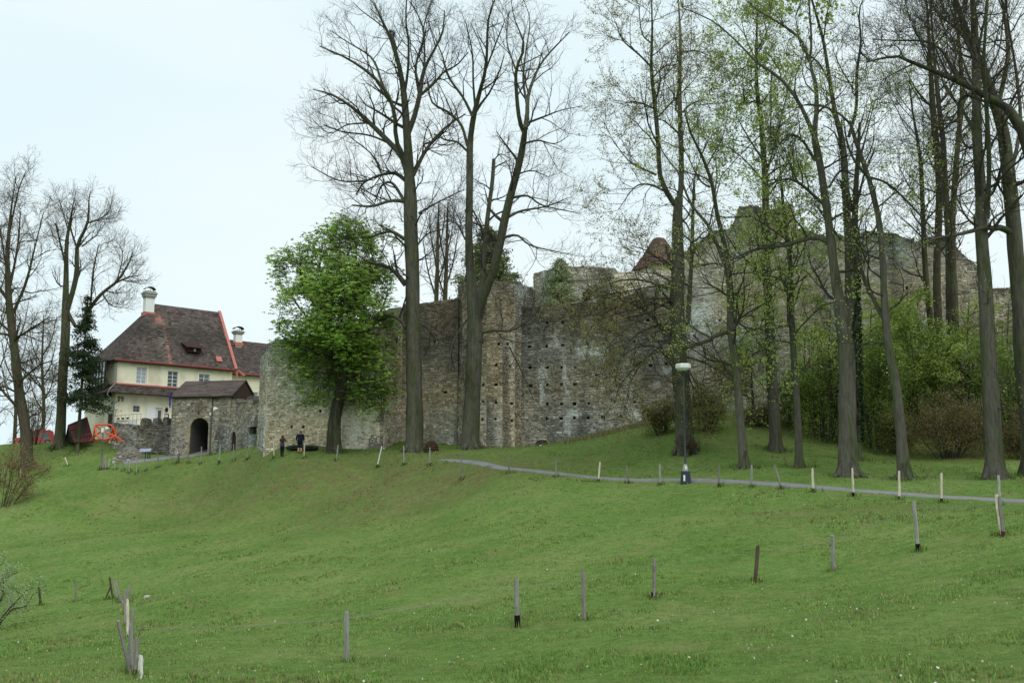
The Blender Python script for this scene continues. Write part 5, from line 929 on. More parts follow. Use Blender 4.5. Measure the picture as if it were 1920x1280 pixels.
# ------------------------------------------------------------------ chestnut in full leaf
def chestnut():
    D = 76.2; rng = np.random.default_rng(90); base = G(627, 850, D)
    t = thing('chestnut_tree', base, 'chestnut in full green leaf in front of the pale bastion wall', 'tree')
    L = lambda poly: np.array([(*P(px, py, D + dd), w * 0.5 * D / F) for px, py, w, dd in poly])
    tb = MB(); limbs = [L([(627,862,29,0),(626,810,25,0),(630,770,22,0),(638,740,22,0),(635,700,15,0),(626,670,12,.4),(622,620,10,.8),(610,560,7,1),(600,500,4,1.5)]), L([(638,742,16,0),(646,710,15,-.2),(648,670,12,-.5),(655,610,9,-1),(665,540,6,-1),(668,460,3,-1)]),
        L([(624,650,8,.5),(590,610,7,2),(550,560,5,3),(530,500,3,3.5)]), L([(626,670,7,.3),(580,660,6,-1.5),(540,640,4,-3),(510,600,2,-4)]), L([(650,660,8,-.5),(690,620,6,-2),(720,570,5,-3),(735,500,2.5,-3)]), L([(648,690,7,-.3),(690,680,5,1.5),(730,670,3.5,3),(745,640,2,3.5)]), L([(622,610,6,.8),(570,540,5,-1.5),(560,470,3,-3)]), L([(655,600,6,-1),(690,520,5,1.5),(700,450,3,2.5)]), L([(640,640,6,0),(640,560,5,-3),(650,480,3,-5)]), L([(640,660,6,0),(620,600,5,3.5),(640,500,3,5)]), L([(632,700,5,0),(600,700,4,-2.5),(575,720,2,-4)]), L([(645,710,5,0),(680,720,4,-2),(705,745,2,-3.5)]), L([(636,690,5,0),(600,720,4,2.5),(570,750,2,4)])]
    for k, l in enumerate(limbs):
        q = resample(l, 20); r = q[:, 3] * (1.0 if k < 2 else 0.6); q = q if k < 2 else q[:16]; r = r[:len(q)]
        if k == 0: r *= 1 + 0.2 * np.exp(-np.maximum(q[:, 2] - base[2], 0) / 0.4)
        tb.tubes(q[:, :3], r, 10 if k < 2 else 6, (0.05,0.045,0.036))
    tb.build('trunk', M['bark'], t, smooth=True)
    # crown: leafy sprays scattered through an uneven volume, thinner towards its rim
    ell = [(625,600,0,70,120),(575,580,-2,62,85),(690,590,1,55,105),(640,500,0,95,90),(560,510,1,55,55),(650,440,0,55,45),(600,650,2,60,70),(690,680,-1,55,65),(545,640,-1,38,50),(590,700,-2,30,45),(700,500,-1,45,60),(530,490,0,28,28),(640,560,5,70,90),(640,560,-5,70,90),(625,730,1,40,35),(708,715,0,46,52),(720,450,1,26,40),(725,640,1,30,60),(580,725,2,28,42),(560,690,0,34,45),(690,745,-1,36,30),(655,745,2,30,30)]
    cen = []; vol = np.array([rx * rx * ry for *_, rx, ry in ell]); vol = vol / vol.sum()
    for (px, py, dd, rx, ry), v in zip(ell, vol):
        n = int(3000 * v) + 12; u = nrm(rng.normal(size=(n, 3))) * (rng.uniform(0.25, 1, (n, 1)) ** 0.45); c = P(px, py, D + dd); s = D / F
        cen.append(c + u * np.array((rx * s, min(rx * s, 3.0), ry * s)))
    cen = np.concatenate(cen); px, py = proj(cen); hang = 0.65 * vnoise(px / 17, py / 17, 21) + 0.35 * vnoise(px / 7, py / 7, 22)
    cen = cen[hang > 0.35]
    # every spray: a short twig with drooping palmate leaves
    cb = MB(); n = len(cen); d = nrm(nrm(cen - P(640, 640, D)) + rng.normal(0, 0.5, (n, 3))); tw_ = np.stack((cen - d * 0.9, cen - d * 0.3 + Z * 0.05, cen + d * 0.35 - Z * 0.1), 1); cb.tubes(tw_, np.tile((0.02, 0.015, 0.01), (n, 1)), 3, (0.05,0.04,0.03), cap=False)
    allp = np.concatenate([resample(l, 20)[6:, :3] for l in limbs]); k = rng.permutation(n)[:420]; near = allp[np.argmin(((cen[k][:, None] - allp[None]) ** 2).sum(-1), 1)]
    md = (near + cen[k]) / 2 + rng.normal(0, 0.25, (len(k), 3)) + Z * 0.3; cb.tubes(np.stack((near, md, cen[k]), 1), np.tile((0.03, 0.02, 0.012), (len(k), 1)), 4, (0.045,0.038,0.03), cap=False)
    cb.build('branches', M['twig'], t, kind='stuff')
    m = 6; hub = np.repeat(cen, m, 0) + rng.normal(0, 0.34, (n * m, 3)) * (1, 1, 0.6); tone = np.repeat(rng.uniform(0.6, 1.35, n) * (0.65 + 0.7 * vnoise(px[hang > 0.35] / 25, py[hang > 0.35] / 25, 31)), m)
    N_ = len(hub); q = 5; az = rng.uniform(0, 6.28, (N_, 1)) + np.arange(q)[None] * (2 * math.pi / q) * 0.8; drp = rng.uniform(0.25, 1.0, (N_, 1)); sz = rng.uniform(0.17, 0.29, (N_, 1, 1))
    a = nrm(np.stack((np.cos(az), np.sin(az), -drp * np.ones_like(az)), -1)); b = np.stack((-np.sin(az), np.cos(az), 0 * az), -1); h_ = hub[:, None]
    V = np.stack((h_ + 0 * a, h_ + a * sz * 0.65 + b * sz * 0.22, h_ + a * sz, h_ + a * sz * 0.65 - b * sz * 0.22), 2).reshape(-1, 3)
    col = np.array(GREEN['chestnut'])[rng.integers(0, 5, N_)] * tone[:, None] * rng.uniform(0.85, 1.15, (N_, 1))
    lb = MB(); lb.add(V, np.arange(len(V)).reshape(-1, 4), np.repeat(col, q, 0)); lb.build('foliage', M['leaf'], t, kind='stuff')
chestnut()
# ------------------------------------------------------------------ conifers
def conifer(name, label, px, py, D, top, half, cols, seed, n_whorl, droop, bare=0.1, dens=26, trunk_w=0.16, leafs=0.22, col_shape=1.0, mtl='needle'):
    rng = np.random.default_rng(seed); base = G(px, py, D); zt_ = zpx(px, top, D); H_ = zt_ - base[2]; Rw = half * D / F
    t = thing(name, base, label, 'tree'); tb = MB(); zz = np.linspace(-0.2, H_, 10); tb.tubes(np.column_stack((base[0] + 0*zz, base[1] + 0*zz, base[2] + zz)), np.linspace(trunk_w, 0.02, 10), 8, (0.07,0.06,0.04)); tb.build('trunk', M['bark'], t, smooth=True)
    cb, lb = MB(), MB(); nb = n_whorl * 6; f = np.sort(rng.uniform(bare, 0.99, nb)); az = rng.uniform(0, 2*math.pi, nb)
    ln = Rw * np.minimum(1, (1 - f) ** col_shape * 1.15) * rng.uniform(0.4, 1.15, nb) + 0.12; S_ = 6; u = np.linspace(0, 1, S_)
    o = np.column_stack((base[0] + 0*f, base[1] + 0*f, base[2] + f * H_)); dr = np.column_stack((np.cos(az), np.sin(az)))
    Pt = np.zeros((nb, S_, 3)); Pt[:, :, :2] = o[:, None, :2] + dr[:, None] * (ln[:, None] * u)[..., None]; Pt[:, :, 2] = o[:, 2:3] + ln[:, None] * (droop[0] * u - droop[1] * u ** 2 + droop[2] * u ** 4)[None]
    cb.tubes(Pt, np.tile(np.linspace(0.03, 0.01, S_), (nb, 1)), 4, (0.05,0.04,0.03), cap=False)
    for i in range(nb):
        k = max(4, int(dens * ln[i])); v = rng.random(k) ** 0.7; x = v * (S_ - 1); j = np.clip(x.astype(int), 0, S_ - 2); c = Pt[i, j] + (Pt[i, j+1] - Pt[i, j]) * (x - j)[:, None]
        leaf_quads(lb, c + rng.normal(0, 0.10 + 0.08 * ln[i], (k, 3)) * (1, 1, 0.6) - Z * 0.08, rng, leafs, cols, tilt=0.8, aspect=0.4)
    cb.build('branches', M['twig'], t, kind='stuff'); lb.build('needles', M[mtl], t, kind='stuff')
conifer('spruce_tree', 'dark spruce with bare lower trunk beside the cream house', 146, 830, 94, 545, 68, GREEN['spruce'], 95, 26, (0.1, 0.6, 0.25), bare=0.28, dens=70, leafs=0.26, trunk_w=0.2)
conifer('cypress_tree', 'dark green conical cypress rising behind the round tower', 915, 640, 96, 425, 95, GREEN['cypress'], 96, 50, (0.5, 0.1, 0.0), bare=0.45, dens=42, leafs=0.36, col_shape=0.6)
conifer('thuja_bush', 'small pale green conical evergreen growing on top of the curtain wall', 1050, 575, 84, 484, 64, GREEN['thuja'], 97, 40, (0.6, 0.1, 0.0), bare=0.55, dens=65, leafs=0.2, col_shape=0.6, trunk_w=0.08)

# ------------------------------------------------------------------ shrubs
def shrub(label, px, py, D, half, top, cols, seed, nst=18, nleaf=5000, lsize=0.1, name='shrub', sp=0.18, gz_=None, lean=(0, 0), twigcol='dark', dens2=6, dens3=5):
    rng = np.random.default_rng(seed); base = G(px, py, D); 
    if gz_ is not None: base = np.array((*P(px, py, D)[:2], gz_))
    Hh = zpx(px, top, D) - base[2]; Rw = half * D / F; t = thing(name, base, label, 'shrub'); cb = MB(); S_ = 6; u = np.linspace(0, 1, S_)
    az = rng.uniform(0, 6.28, nst); rad = Rw * np.sqrt(rng.random(nst)); hh = Hh * rng.uniform(0.55, 1.0, nst) * np.sqrt(np.clip(1.15 - (rad / Rw) ** 2 * 0.8, 0.1, 1))
    o = base + np.column_stack((np.cos(az) * rad * 0.25, np.sin(az) * rad * 0.25, np.full(nst, -0.1)))
    e = base + np.column_stack((np.cos(az) * rad + lean[0], np.sin(az) * rad * 0.7 + lean[1], hh)); Pt = o[:, None] + (e - o)[:, None] * u[None, :, None]; Pt[:, :, 2] += (np.sin(u * math.pi) * 0.22)[None] * hh[:, None]; Pt[:, 1:-1] += rng.normal(0, 0.08, (nst, S_ - 2, 3))
    cb.tubes(Pt, np.tile(np.linspace(0.035, 0.012, S_), (nst, 1)), 4, BARK[twigcol], cap=False); R0 = np.tile(np.linspace(0.035, 0.012, S_), (nst, 1))
    l = min(0.55 * Rw, 1.4); a = grow(rng, Pt, R0, dens2, (0.5*l, 1.2*l), (30, 80), 3, 0.03, 0.25, 0.6, 0.009, t0=0.15); b = grow(rng, a[0], a[1], dens3, (0.25*l, 0.6*l), (30, 70), 2, 0.0, 0.25, 0.6, 0.007, t0=0.1)
    cb.tubes(a[0], a[1], 3, BARK[twigcol], cap=False); cb.tubes(b[0], b[1], 3, BARK[twigcol], cap=False); cb.build('stems', M['twig'], t, kind='stuff')
    src = np.concatenate((a[0].reshape(-1, 3), b[0].reshape(-1, 3), b[0].reshape(-1, 3))); C = src[rng.integers(0, len(src), nleaf)] + rng.normal(0, sp, (nleaf, 3))
    m_ = int(nleaf * 0.7); u_ = nrm(rng.normal(size=(m_, 3))) * rng.uniform(0.45, 1, (m_, 1)); E = base + u_ * (Rw * 1.0, Rw * 0.7, Hh * 0.85) + np.array((lean[0]*.5, lean[1]*.5, 0)); E = E[(E[:, 2] > base[2] - 0.2) & (vnoise(E[:, 0] * 1.6 + E[:, 1] * 1.1, E[:, 2] * 1.6, seed) > 0.42)]; C = np.concatenate((C, E)); C = C[C[:, 2] > H(C[:, 0], C[:, 1]) + 0.02]
    lb = MB(); leaf_quads(lb, C, rng, lsize, cols, tilt=0.6); lb.build('foliage', M['leaf'], t, kind='stuff')
sh_ = GREEN['shrub']; ol = GREEN['olive']; ru = GREEN['rust']
shrub('dry olive bush on the bank left of the thick lamp-side trunk', 1240, 815, 66, 38, 745, ol, 201, nleaf=5200, lsize=0.1)
shrub('dark bush on the bank right of the thick lamp-side trunk', 1330, 812, 65, 42, 715, ol + sh_, 202, nleaf=6000, lsize=0.11)
shrub('ring of brown sprouts round the foot of the thick lamp-side trunk', 1288, 852, 59.4, 26, 815, ru + ol, 203, nleaf=1400, lsize=0.07, nst=22, sp=0.1)
shrub('low green bush behind the thin grey tree', 1490, 815, 66, 55, 680, sh_, 204, nleaf=7000, lsize=0.12)
shrub('tall light green bush against the wall left of the forked giant', 1545, 830, 63, 60, 610, sh_ + GREEN['fresh'][:2], 205, nleaf=9500, lsize=0.13)
shrub('green thicket bush just right of the forked giant', 1640, 836, 61, 70, 600, sh_, 206, nleaf=13000, lsize=0.13, nst=22)
shrub('high yellow green thicket below the four dark trunks', 1735, 830, 64, 100, 560, sh_ + GREEN['fresh'][:2], 207, nleaf=18000, lsize=0.15, nst=30)
shrub('brown leaved bush arching over the lawn left of the right-hand straight trunk', 1775, 840, 57, 85, 735, ru + ol, 208, nleaf=10000, lsize=0.1, nst=30)
shrub('green thicket bush right of the right-hand straight trunk', 1905, 838, 58, 80, 590, sh_, 209, nleaf=13000, lsize=0.13, nst=22)
shrub('dusky bush filling the gap behind the straight trunk on the right', 1845, 822, 64, 80, 570, sh_ + ol, 210, nleaf=13000, lsize=0.13, nst=22)
shrub('dark low brush at the back edge of the lawn, right corner', 1925, 842, 55, 45, 760, ru + ol, 211, nleaf=5000, lsize=0.1)
shrub('dark low brush under the wavy leaning trunk', 1685, 842, 59, 45, 770, sh_[2:] + ol, 212, nleaf=5000, lsize=0.11)
shrub('pale green bush high against the overgrown wall', 1690, 790, 70, 95, 510, sh_ + GREEN['fresh'][:2], 213, nleaf=13000, lsize=0.14, nst=22)
shrub('straw coloured bramble patch at the wall foot behind the maple', 1425, 805, 66, 34, 755, [(0.3,0.26,0.15),(0.24,0.2,0.12),(0.16,0.17,0.07)], 214, nleaf=3000, lsize=0.1)
shrub('rusty leaved bush in the left corner below the red car', 10, 905, 80, 60, 822, ru, 215, nleaf=6000, lsize=0.1, nst=14, lean=(1.0, 0), twigcol='brown')
shrub('white flowering shrub entering from the left edge', -25, 1175, 40, 70, 1040, GREEN['blossom'], 216, nleaf=3600, lsize=0.075, nst=9, lean=(0.7, 0), dens2=7)
shrub('twiggy brown hedge bush beside the bare trunk at the left edge', 62, 832, 99, 40, 730, ru + ol, 217, nleaf=3000, lsize=0.1, twigcol='brown')

# young saplings veiling the right-hand wall
for i, (px, py, D, top, lab) in enumerate([(1556,835,62.5,560,'slender sapling with pale leaves just left of the forked giant'), (1632,835,63,580,'slender sapling just right of the ivy covered trunk'), (1700,830,65,540,'leafy sapling behind the wavy leaning trunk'), (1815,832,62,560,'leafy sapling between the four dark trunks and the straight right-hand trunk'), (1890,835,61,560,'leafy sapling close to the right edge before the wall'), (1525,828,66,620,'small sapling at the wall between the thin grey tree and the forked giant'), (1410,815,68,650,'small sapling at the wall behind the slim leaning tree')]):
    h = py - top; rg = np.random.default_rng(900 + i); lm = []
    for k in range(9):
        f = rg.uniform(0.22, 0.95); s = rg.choice((-1, 1)); l = rg.uniform(28, 62) * (1.15 - 0.6 * f); lm.append([(px, py - h*f, 3), (px + s*l*0.5, py - h*f - l*0.25, 2), (px + s*l, py - h*f - l*0.3, 1)])
    tree(lab, D, [(px, py, 6), (px + 2, py - h*.35, 5), (px - 1, py - h*.7, 3.4), (px + 2, top, 1.2)], lm, name='sapling', seed=910 + i, l1=5, l2=4, l3=0, len1=(0.7,1.6), len2=(0.3,0.8), leaf='fresh' if i % 2 else 'shrub', nleaf=5000, lsize=0.12, lspread=0.16, leaf_from=1, trunk_n=8, trunk_t0=0.15, up=0.02, bark='dark', group='young saplings before the overgrown wall')

# ------------------------------------------------------------------ fence posts
PC = dict(grey=(0.25,0.23,0.20), pale=(0.62,0.55,0.42), brown=(0.10,0.075,0.055), white=(0.7,0.68,0.64), silver=(0.33,0.32,0.30))
FT = dict(black=(0.012,0.011,0.01), red=(0.09,0.035,0.028), soil=(0.07,0.06,0.045))
def post(label, bx_, by, tx, ty, D, kind='grey', foot=None, w=0.1, group=None, seed=0):
    rng = np.random.default_rng(int(bx_ * 7 + by)); b = G(bx_, by, D); d = ray(tx, ty); top = CAM + d * ((D + rng.uniform(-0.06, 0.06)) / d[1])
    o = thing('fence_post', b, label, 'fence post', group); T = top - b; A = nrm(np.cross(T, (0.3 * rng.normal(), 1, 0))); B = nrm(np.cross(T, A)); c = np.array(PC[kind]) * rng.uniform(0.85, 1.15)
    def prism(f0, f1, ws, col, nm, par, chamf=False):
        mb = MB(); k = 6; th = np.arange(k) * 2 * math.pi / k + 0.3; rad = 1 + 0.12 * np.sin(th * 2 + rng.uniform(0, 6)); S_ = 7 if nm == 'shaft' else 3; V = []
        for i, f in enumerate(np.linspace(f0, f1, S_)):
            j = rng.normal(0, 0.004, 3); rr = ws * (0.5 + rng.uniform(-0.03, 0.03)) * (0.82 if chamf and i == S_ - 1 else 1)
            V.append([b + T * f + j + (A * math.cos(t) + B * math.sin(t)) * rr * q for t, q in zip(th, rad)])
        V = np.array(V).reshape(-1, 3); jx = np.arange(S_ - 1)[:, None] * k; a = np.arange(k)[None]; q = np.stack((jx+a, jx+(a+1) % k, jx+k+(a+1) % k, jx+k+a), -1).reshape(-1, 4)
        if chamf: V[-k:] += np.outer((A @ ((V[-k:] - V[-k:].mean(0)).T)), T) / np.linalg.norm(T) * rng.uniform(-0.5, 0.5)
        mb.add(V, q, col * rng.uniform(0.85, 1.1, (len(q), 1))); mb.f.append(np.arange(k)[None] + mb.n - k); mb.c.append(np.array([col * 1.1])); return mb.build(nm, M['post'], par)
    prism(-0.12, 1.0, w, c, 'shaft', o, True)
    if foot: prism(-0.1, (0.25 if bx_ == 970 else 0.15) if foot == 'black' else 0.14, w * 1.12, np.array(FT[foot]), 'tarred_foot', o)
    return o
g1 = 'posts of the fence beside the path'; g2 = 'posts of the nearest fence across the meadow'; g3 = 'posts of the leaning row in the lower left corner'; g4 = 'posts of the fence before the gatehouse'; g5 = 'posts of the fence below the red car'
path_posts = [  # right of the lamp, then left of it
 (1348,913,1347,870,48,'grey','red'),(1409,915,1409,871,47,'silver','red'),(1465,917,1452,872,46,'grey','red'),(1525,921,1523,877,44.5,'pale','red'),(1600,931,1598,877,42.5,'pale','black'),(1686,935,1686,882,41,'pale','soil'),(1765,942,1765,886,39.5,'pale','black'),(1874,948,1872,890,38,'silver',None)]
for i, a in enumerate(path_posts): post(f'{dict(pale="pale new", grey="grey weathered", silver="silvery")[a[5]]} path-side fence post, {ORD[i]} to the right of the street lamp', *a, group=g1)
left_posts = [(1238,908,1237,870,50.5,'silver','red'),(1179,906,1174,873,52.5,'grey','red'),(1122,903,1125,866,54,'pale','soil'),(1043,896,1042,859,57,'grey',None),(954,885,953,856,60,'grey',None),(866,884,865,849,62,'grey','soil'),(806,872,806,838,66.5,'silver','black'),(757,864,757,835,70,'silver','soil'),(707,866,716,836,71,'white','black'),(631,862,634,834,73,'silver',None),(570,859,571,829,73.5,'pale',None),(514,851,514,824,77,'pale','soil')]
for i, a in enumerate(left_posts): post(f'{dict(pale="pale new", grey="grey weathered", silver="silvery", white="whitish leaning")[a[5]]} path-side fence post, {ORD[i]} to the left of the street lamp', *a, group=g1)
near = [(650,1243,650,1146,21.8,'silver',None,'grey knotty post, leftmost of the nearest fence line'),(970,1173,968,1085,24.5,'silver','black','silvery post with long tarred foot, second of the nearest fence line'),(1095,1165,1093,1068,25,'grey',None,'tall grey post without dark foot, third of the nearest fence line'),(1226,1122,1227,1046,28,'grey','black','grey post with short tarred foot, fourth of the nearest fence line'),(1416,1090,1421,1022,30,'brown','red','dark brown leaning post, fifth of the nearest fence line'),(1563,1072,1560,1002,30,'silver',None,'thick silvery post, sixth of the nearest fence line'),(1722,1031,1713,938,29.5,'silver','black','tall split post leaning left, seventh of the nearest fence line'),(1882,1006,1873,930,29,'grey','red','grey post at the right end of the nearest fence line'),(1878,1000,1868,926,29.4,'pale',None,'pale new post strapped behind the last grey post on the right')]
for *a, lab in near: post(lab, *a, w=0.125, group=g2)
cor = [(212,1119,205,1081,47,'brown',None,'dark post of the small leaning tripod at the far end of the corner row'),(197,1121,209,1095,47,'brown',None,'slanting brace of the small tripod at the far end of the corner row'),(221,1121,212,1084,46,'grey',None,'short post leaning left just right of the small tripod'),(227,1128,217,1088,45,'grey',None,'dark post leaning left, second right of the small tripod'),(238,1132,243,1095,43,'grey',None,'post leaning right at the far end of the corner row'),(236,1160,226,1118,37,'grey',None,'thin post leaning left behind the pale post of the corner row'),(235,1172,234,1104,34,'grey',None,'tall dark post just left of the pale post in the corner row'),(240,1194,239,1123,30,'pale',None,'pale peeled post in the middle of the corner row'),(244,1200,250,1142,29,'grey',None,'grey post leaning right beside the pale post of the corner row'),(243,1262,222,1163,20.5,'grey',None,'long grey pole leaning far left at the near end of the corner row'),(244,1263,246,1165,20.7,'silver','red','upright grey post at the near end of the corner row'),(253,1268,257,1194,20,'grey','soil','short grey post behind the white birch stake'),(262,1295,264,1228,18,'white',None,'white birch stake at the bottom edge, nearest of the corner row')]
for *a, lab in cor: post(lab, *a, w=0.085, group=g3)
for *a, lab in [(143,1129,141,1086,48,'grey',None,'thin grey post left of the small tripod'),(76,1137,73,1100,50,'brown',None,'stout dark post near the white flowering shrub'),(20,1144,20,1102,49,'grey',None,'grey post half hidden by the white flowering shrub')]: post(lab, *a, w=0.12 if a[5] == 'brown' else 0.09)
gate_posts = [(462,862,467,837,81.5,'silver','black'),(438,857,438,832,82.5,'silver',None),(411,858,413,833,83,'silver','black'),(377,861,378,837,84,'silver',None),(354,864,353,845,84.5,'grey',None),(335,863,336,846,84.8,'brown','red'),(296,873,296,852,84.5,'grey',None),(272,877,271,859,84.5,'grey',None),(257,880,257,857,84.5,'silver',None),(243,881,242,863,84.8,'silver',None),(231,881,231,863,85,'grey',None),(215,880,216,863,85.5,'silver',None)]
for i, a in enumerate(gate_posts): post(f'{dict(grey="grey", silver="silvery", brown="brown")[a[5]]} post before the gatehouse, {ORD[i]} left of the bastion', *a, group=g4)
post('slanting brace leaning on the brown post before the gatehouse', 327,865,335,852,84.6,'grey',None)
for a, lab in [((202,880,206,860,86,'silver','black'),'dark footed post leaning right beside the thin lamp post'),((198,876,197,853,86.3,'silver',None),'right post of the pair touching the thin lamp post'),((193,876,194,855,86.3,'silver',None),'left post of the pair touching the thin lamp post'),((189,874,192,857,86.3,'grey',None),'post leaning on the foot of the thin lamp post')]: post(lab, *a, w=0.12)
for a, lab in [((127,877,122,857,91,'pale',None),'right one of three pale posts on the bank below the red car'),((38,899,39,879,90,'pale',None),'middle one of three pale posts on the bank below the red car'),((1,906,4,885,89.5,'pale','soil'),'left one of three pale posts on the bank below the red car')]: post(lab, *a, w=0.13, group=g5)
def wire(label, seq, f):
    pts_ = [];
    for (bx_, by, tx, ty, D) in seq:
        b = G(bx_, by, D); t_ = P(tx, ty, D); pts_.append(b + (t_ - b) * f)
    out = [pts_[0]]
    for a, b in zip(pts_[:-1], pts_[1:]): out += [a + (b - a) * u - Z * 0.05 * 4 * u * (1 - u) for u in (0.25, 0.5, 0.75, 1.0)]
    mb = MB(); mb.tubes(np.array(out), np.full(len(out), 0.0038), 4); tag(mb.build('fence_wire', M['wire']), label, 'wire')
wire('thin sagging wire between the posts of the nearest fence line', [(245,1263,246,1165,20.7)] + [a[:5] for *a, _ in near[:-1]], 0.86)
wire('thin wire along the posts beside the path', [a[:5] for a in left_posts[::-1]] + [a[:5] for a in path_posts], 0.8)

# ------------------------------------------------------------------ lamps
lb = G(1286, 909, 50); lt = P(1281, 690, 50); lamp = thing('street_lamp', lb, 'dark blue street lamp with flat white drum head beside the path', 'street lamp')
mb = MB(); mb.tubes([lb + Z*0.9, lb + (lt - lb)*0.5, lt - Z*0.1], [0.05, 0.043, 0.036], 10); mb.build('pole', M['lampblue'], lamp, smooth=True)
mb = MB(); mb.hexa([lb + np.array((x*0.26, y*0.2, -0.15)) for x, y in ((-1,-1),(1,-1),(1,1),(-1,1))] + [lb + np.array((x*0.19, y*0.16, 0.62)) for x, y in ((-1,-1),(1,-1),(1,1),(-1,1))]); bs = mb.build('base', M['lampblue'], lamp)
mb = MB(); mb.para(lb + np.array((-0.15, -0.21, 0.12)), (0.09,0,0), (0,-0.006,0), (0,0,0.3), (0.6,0.6,0.62)); mb.build('torn_poster', M['white'], bs)
mb = MB(); mb.lathe(lb + Z*0.62, [(0.15,0),(0.15,0.06),(0.12,0.2),(0.09,0.3),(0.07,0.34)], 12); cl = mb.build('collar', M['concrete'], lamp, smooth=True)
mb = MB(); mb.para(lb + np.array((-0.05, -0.17, 0.7)), (0.1,0,0), (0,0.01,0), (0,0,0.16)); mb.build('sticker', M['white'], cl)
mb = MB(); mb.lathe(lt - Z*0.12, [(0.36,0.1),(0.39,0.12),(0.4,0.28),(0.36,0.33),(0.1,0.37),(0.01,0.37)], 24); hd = mb.build('lamp_head', M['lampwhite'], lamp, smooth=False)
mb = MB(); mb.lathe(lt - Z*0.12, [(0.06,-0.02),(0.24,0.02),(0.35,0.1),(0.3,0.11)], 24); mb.build('diffuser', M['opal'], hd, smooth=True)
gb = G(393, 854, 87.5); g_t = P(397, 764, 87.5); gl = thing('gate_lamp', gb, 'slim dark lamp post with tilted white floodlight beside the gateway', 'street lamp')
mb = MB(); mb.tubes([gb - Z*0.1, gb + (g_t-gb)*0.5, g_t], [0.1, 0.085, 0.07], 8); mb.build('pole', M['darkmetal'], gl, smooth=True)
mb = MB(); h_ = P(401, 763.5, 87.4); mb.lathe((0,0,0), [(0.06,0.0),(0.16,-0.08),(0.3,-0.36),(0.27,-0.36)], 12)
for v in mb.v: # tip the shade towards the right
    a = R(38); x, z = v[:, 0].copy(), v[:, 2].copy(); v[:, 0] = x*math.cos(a) - z*math.sin(a); v[:, 2] = x*math.sin(a) + z*math.cos(a); v += h_
mb.build('lamp_shade', M['lampwhite'], gl, smooth=True)
mb = MB(); mb.tubes([g_t - Z*0.15, g_t + Z*0.12, h_ + Z*0.02], [0.035]*3, 6); mb.build('bracket', M['galv'], gl)
mb = MB(); mb.box(gb + (-0.16,-0.14,3.55), gb + (0.0,0.0,3.8)); mb.build('junction_box', M['opal'], gl)
sb_ = G(190, 876, 87); st_ = P(193.5, 803, 87); sl = thing('gate_lamp', sb_, 'thin lamp post with white box and tilted shade before the orange climbing frame', 'street lamp')
mb = MB(); mb.tubes([sb_ - Z*0.1, st_], [0.06, 0.045], 8); mb.build('pole', M['darkmetal'], sl, smooth=True)
mb = MB(); mb.box(st_ + (-0.12,-0.1,-0.35), st_ + (0.08,0.1,0.05)); mb.build('ballast_box', M['white'], sl)
mb = MB(); mb.lathe((0,0,0), [(0.05,0.0),(0.12,-0.06),(0.24,-0.3),(0.2,-0.3)], 12)
for v in mb.v: a = R(38); x, z = v[:, 0].copy(), v[:, 2].copy(); v[:, 0] = x*math.cos(a) - z*math.sin(a); v[:, 2] = x*math.sin(a) + z*math.cos(a); v += st_ + np.array((0.22, 0, 0.12))
mb.build('lamp_shade', M['lampwhite'], sl, smooth=True); mb = MB(); mb.tubes([st_, st_ + np.array((0.24, 0, 0.13))], [0.03, 0.03], 6); mb.build('bracket', M['galv'], sl)

# ------------------------------------------------------------------ things round the house
cf = G(205, 830, 92.5); frame = thing('climbing_frame', cf, 'orange red tubular climbing frame on the lawn below the house', 'climbing frame')
q8 = lambda L, D=92.5: np.array([P(120 + a / 8.0, 720 + b / 8.0, D + d) for a, b, d in L])
def ringp(L, n=40): p = q8(L); p = np.vstack((p, p[:1])); return resample(p, n)
mb = MB(); mb.tubes(ringp([(460,640,0),(490,612,0),(560,605,.2),(690,610,.3),(725,640,.4),(775,730,.6),(770,775,.5),(720,800,.3),(590,828,0),(540,810,-.1),(500,770,-.1),(470,700,0)])[:, :3], np.full(40, 0.085), 8); mb.build('hoop', M['orange'], frame, smooth=True)
for nm, L in [('brace', [(480,625,0),(560,680,.2),(640,725,.3),(790,790,.4)]), ('leg', [(785,795,.4),(905,868,-.8)]), ('leg', [(570,700,.2),(480,765,.5),(390,850,1.0)]), ('arch', [(455,690,0),(445,790,.6),(465,840,1.0),(500,868,1.2)]), ('leg', [(735,690,.6),(745,770,1.0),(705,868,1.4)]), ('arch', [(735,680,.5),(700,760,1.4),(660,840,1.8),(600,862,2.0)]), ('leg', [(780,790,.6),(790,865,1.0)])]:
    p = resample(q8(L), 14); mb = MB(); mb.tubes(p, np.full(14, 0.075), 8); mb.build(nm, M['orange'], frame, smooth=True)
hut = thing('wooden_hut', G(150, 830, 95), 'small tent shaped hut with dark red shingled roof behind the spruce trunk', 'hut')
c4 = [P(140,829.5,93.5), P(176,828,95.2), P(163,781,96.4), P(127.5,796,94.7)]
mb = MB(); tiled(mb, c4[0], c4[1], c4[3], c4[2], 'shed', 301, course=0.27, tw_=0.6); slab(mb, c4[0], c4[1], c4[3], c4[2], 0.08); mb.build('roof', M['tile'], hut, kind='stuff')
bk_ = [P(121,829,97.5), P(160,829,99)]; mb = MB(); tiled(mb, bk_[1], bk_[0], c4[2], c4[3], 'shed', 302, course=0.27, tw_=0.6); mb.build('back_roof', M['tile'], hut, kind='stuff')
mb = MB(); a, b, c = c4[0] + (c4[1]-c4[0])*0.05, bk_[0] + (bk_[1]-bk_[0])*0.05, c4[3] + (c4[2]-c4[3])*0.05 - Z*0.1
mb.add([a, b, c, a + np.array((.08,.08,0)), b + np.array((.08,.08,0)), c + np.array((.08,.08,0))], [[0,1,2],[3,5,4]]); mb.build('gable', M['oldwood'], hut)
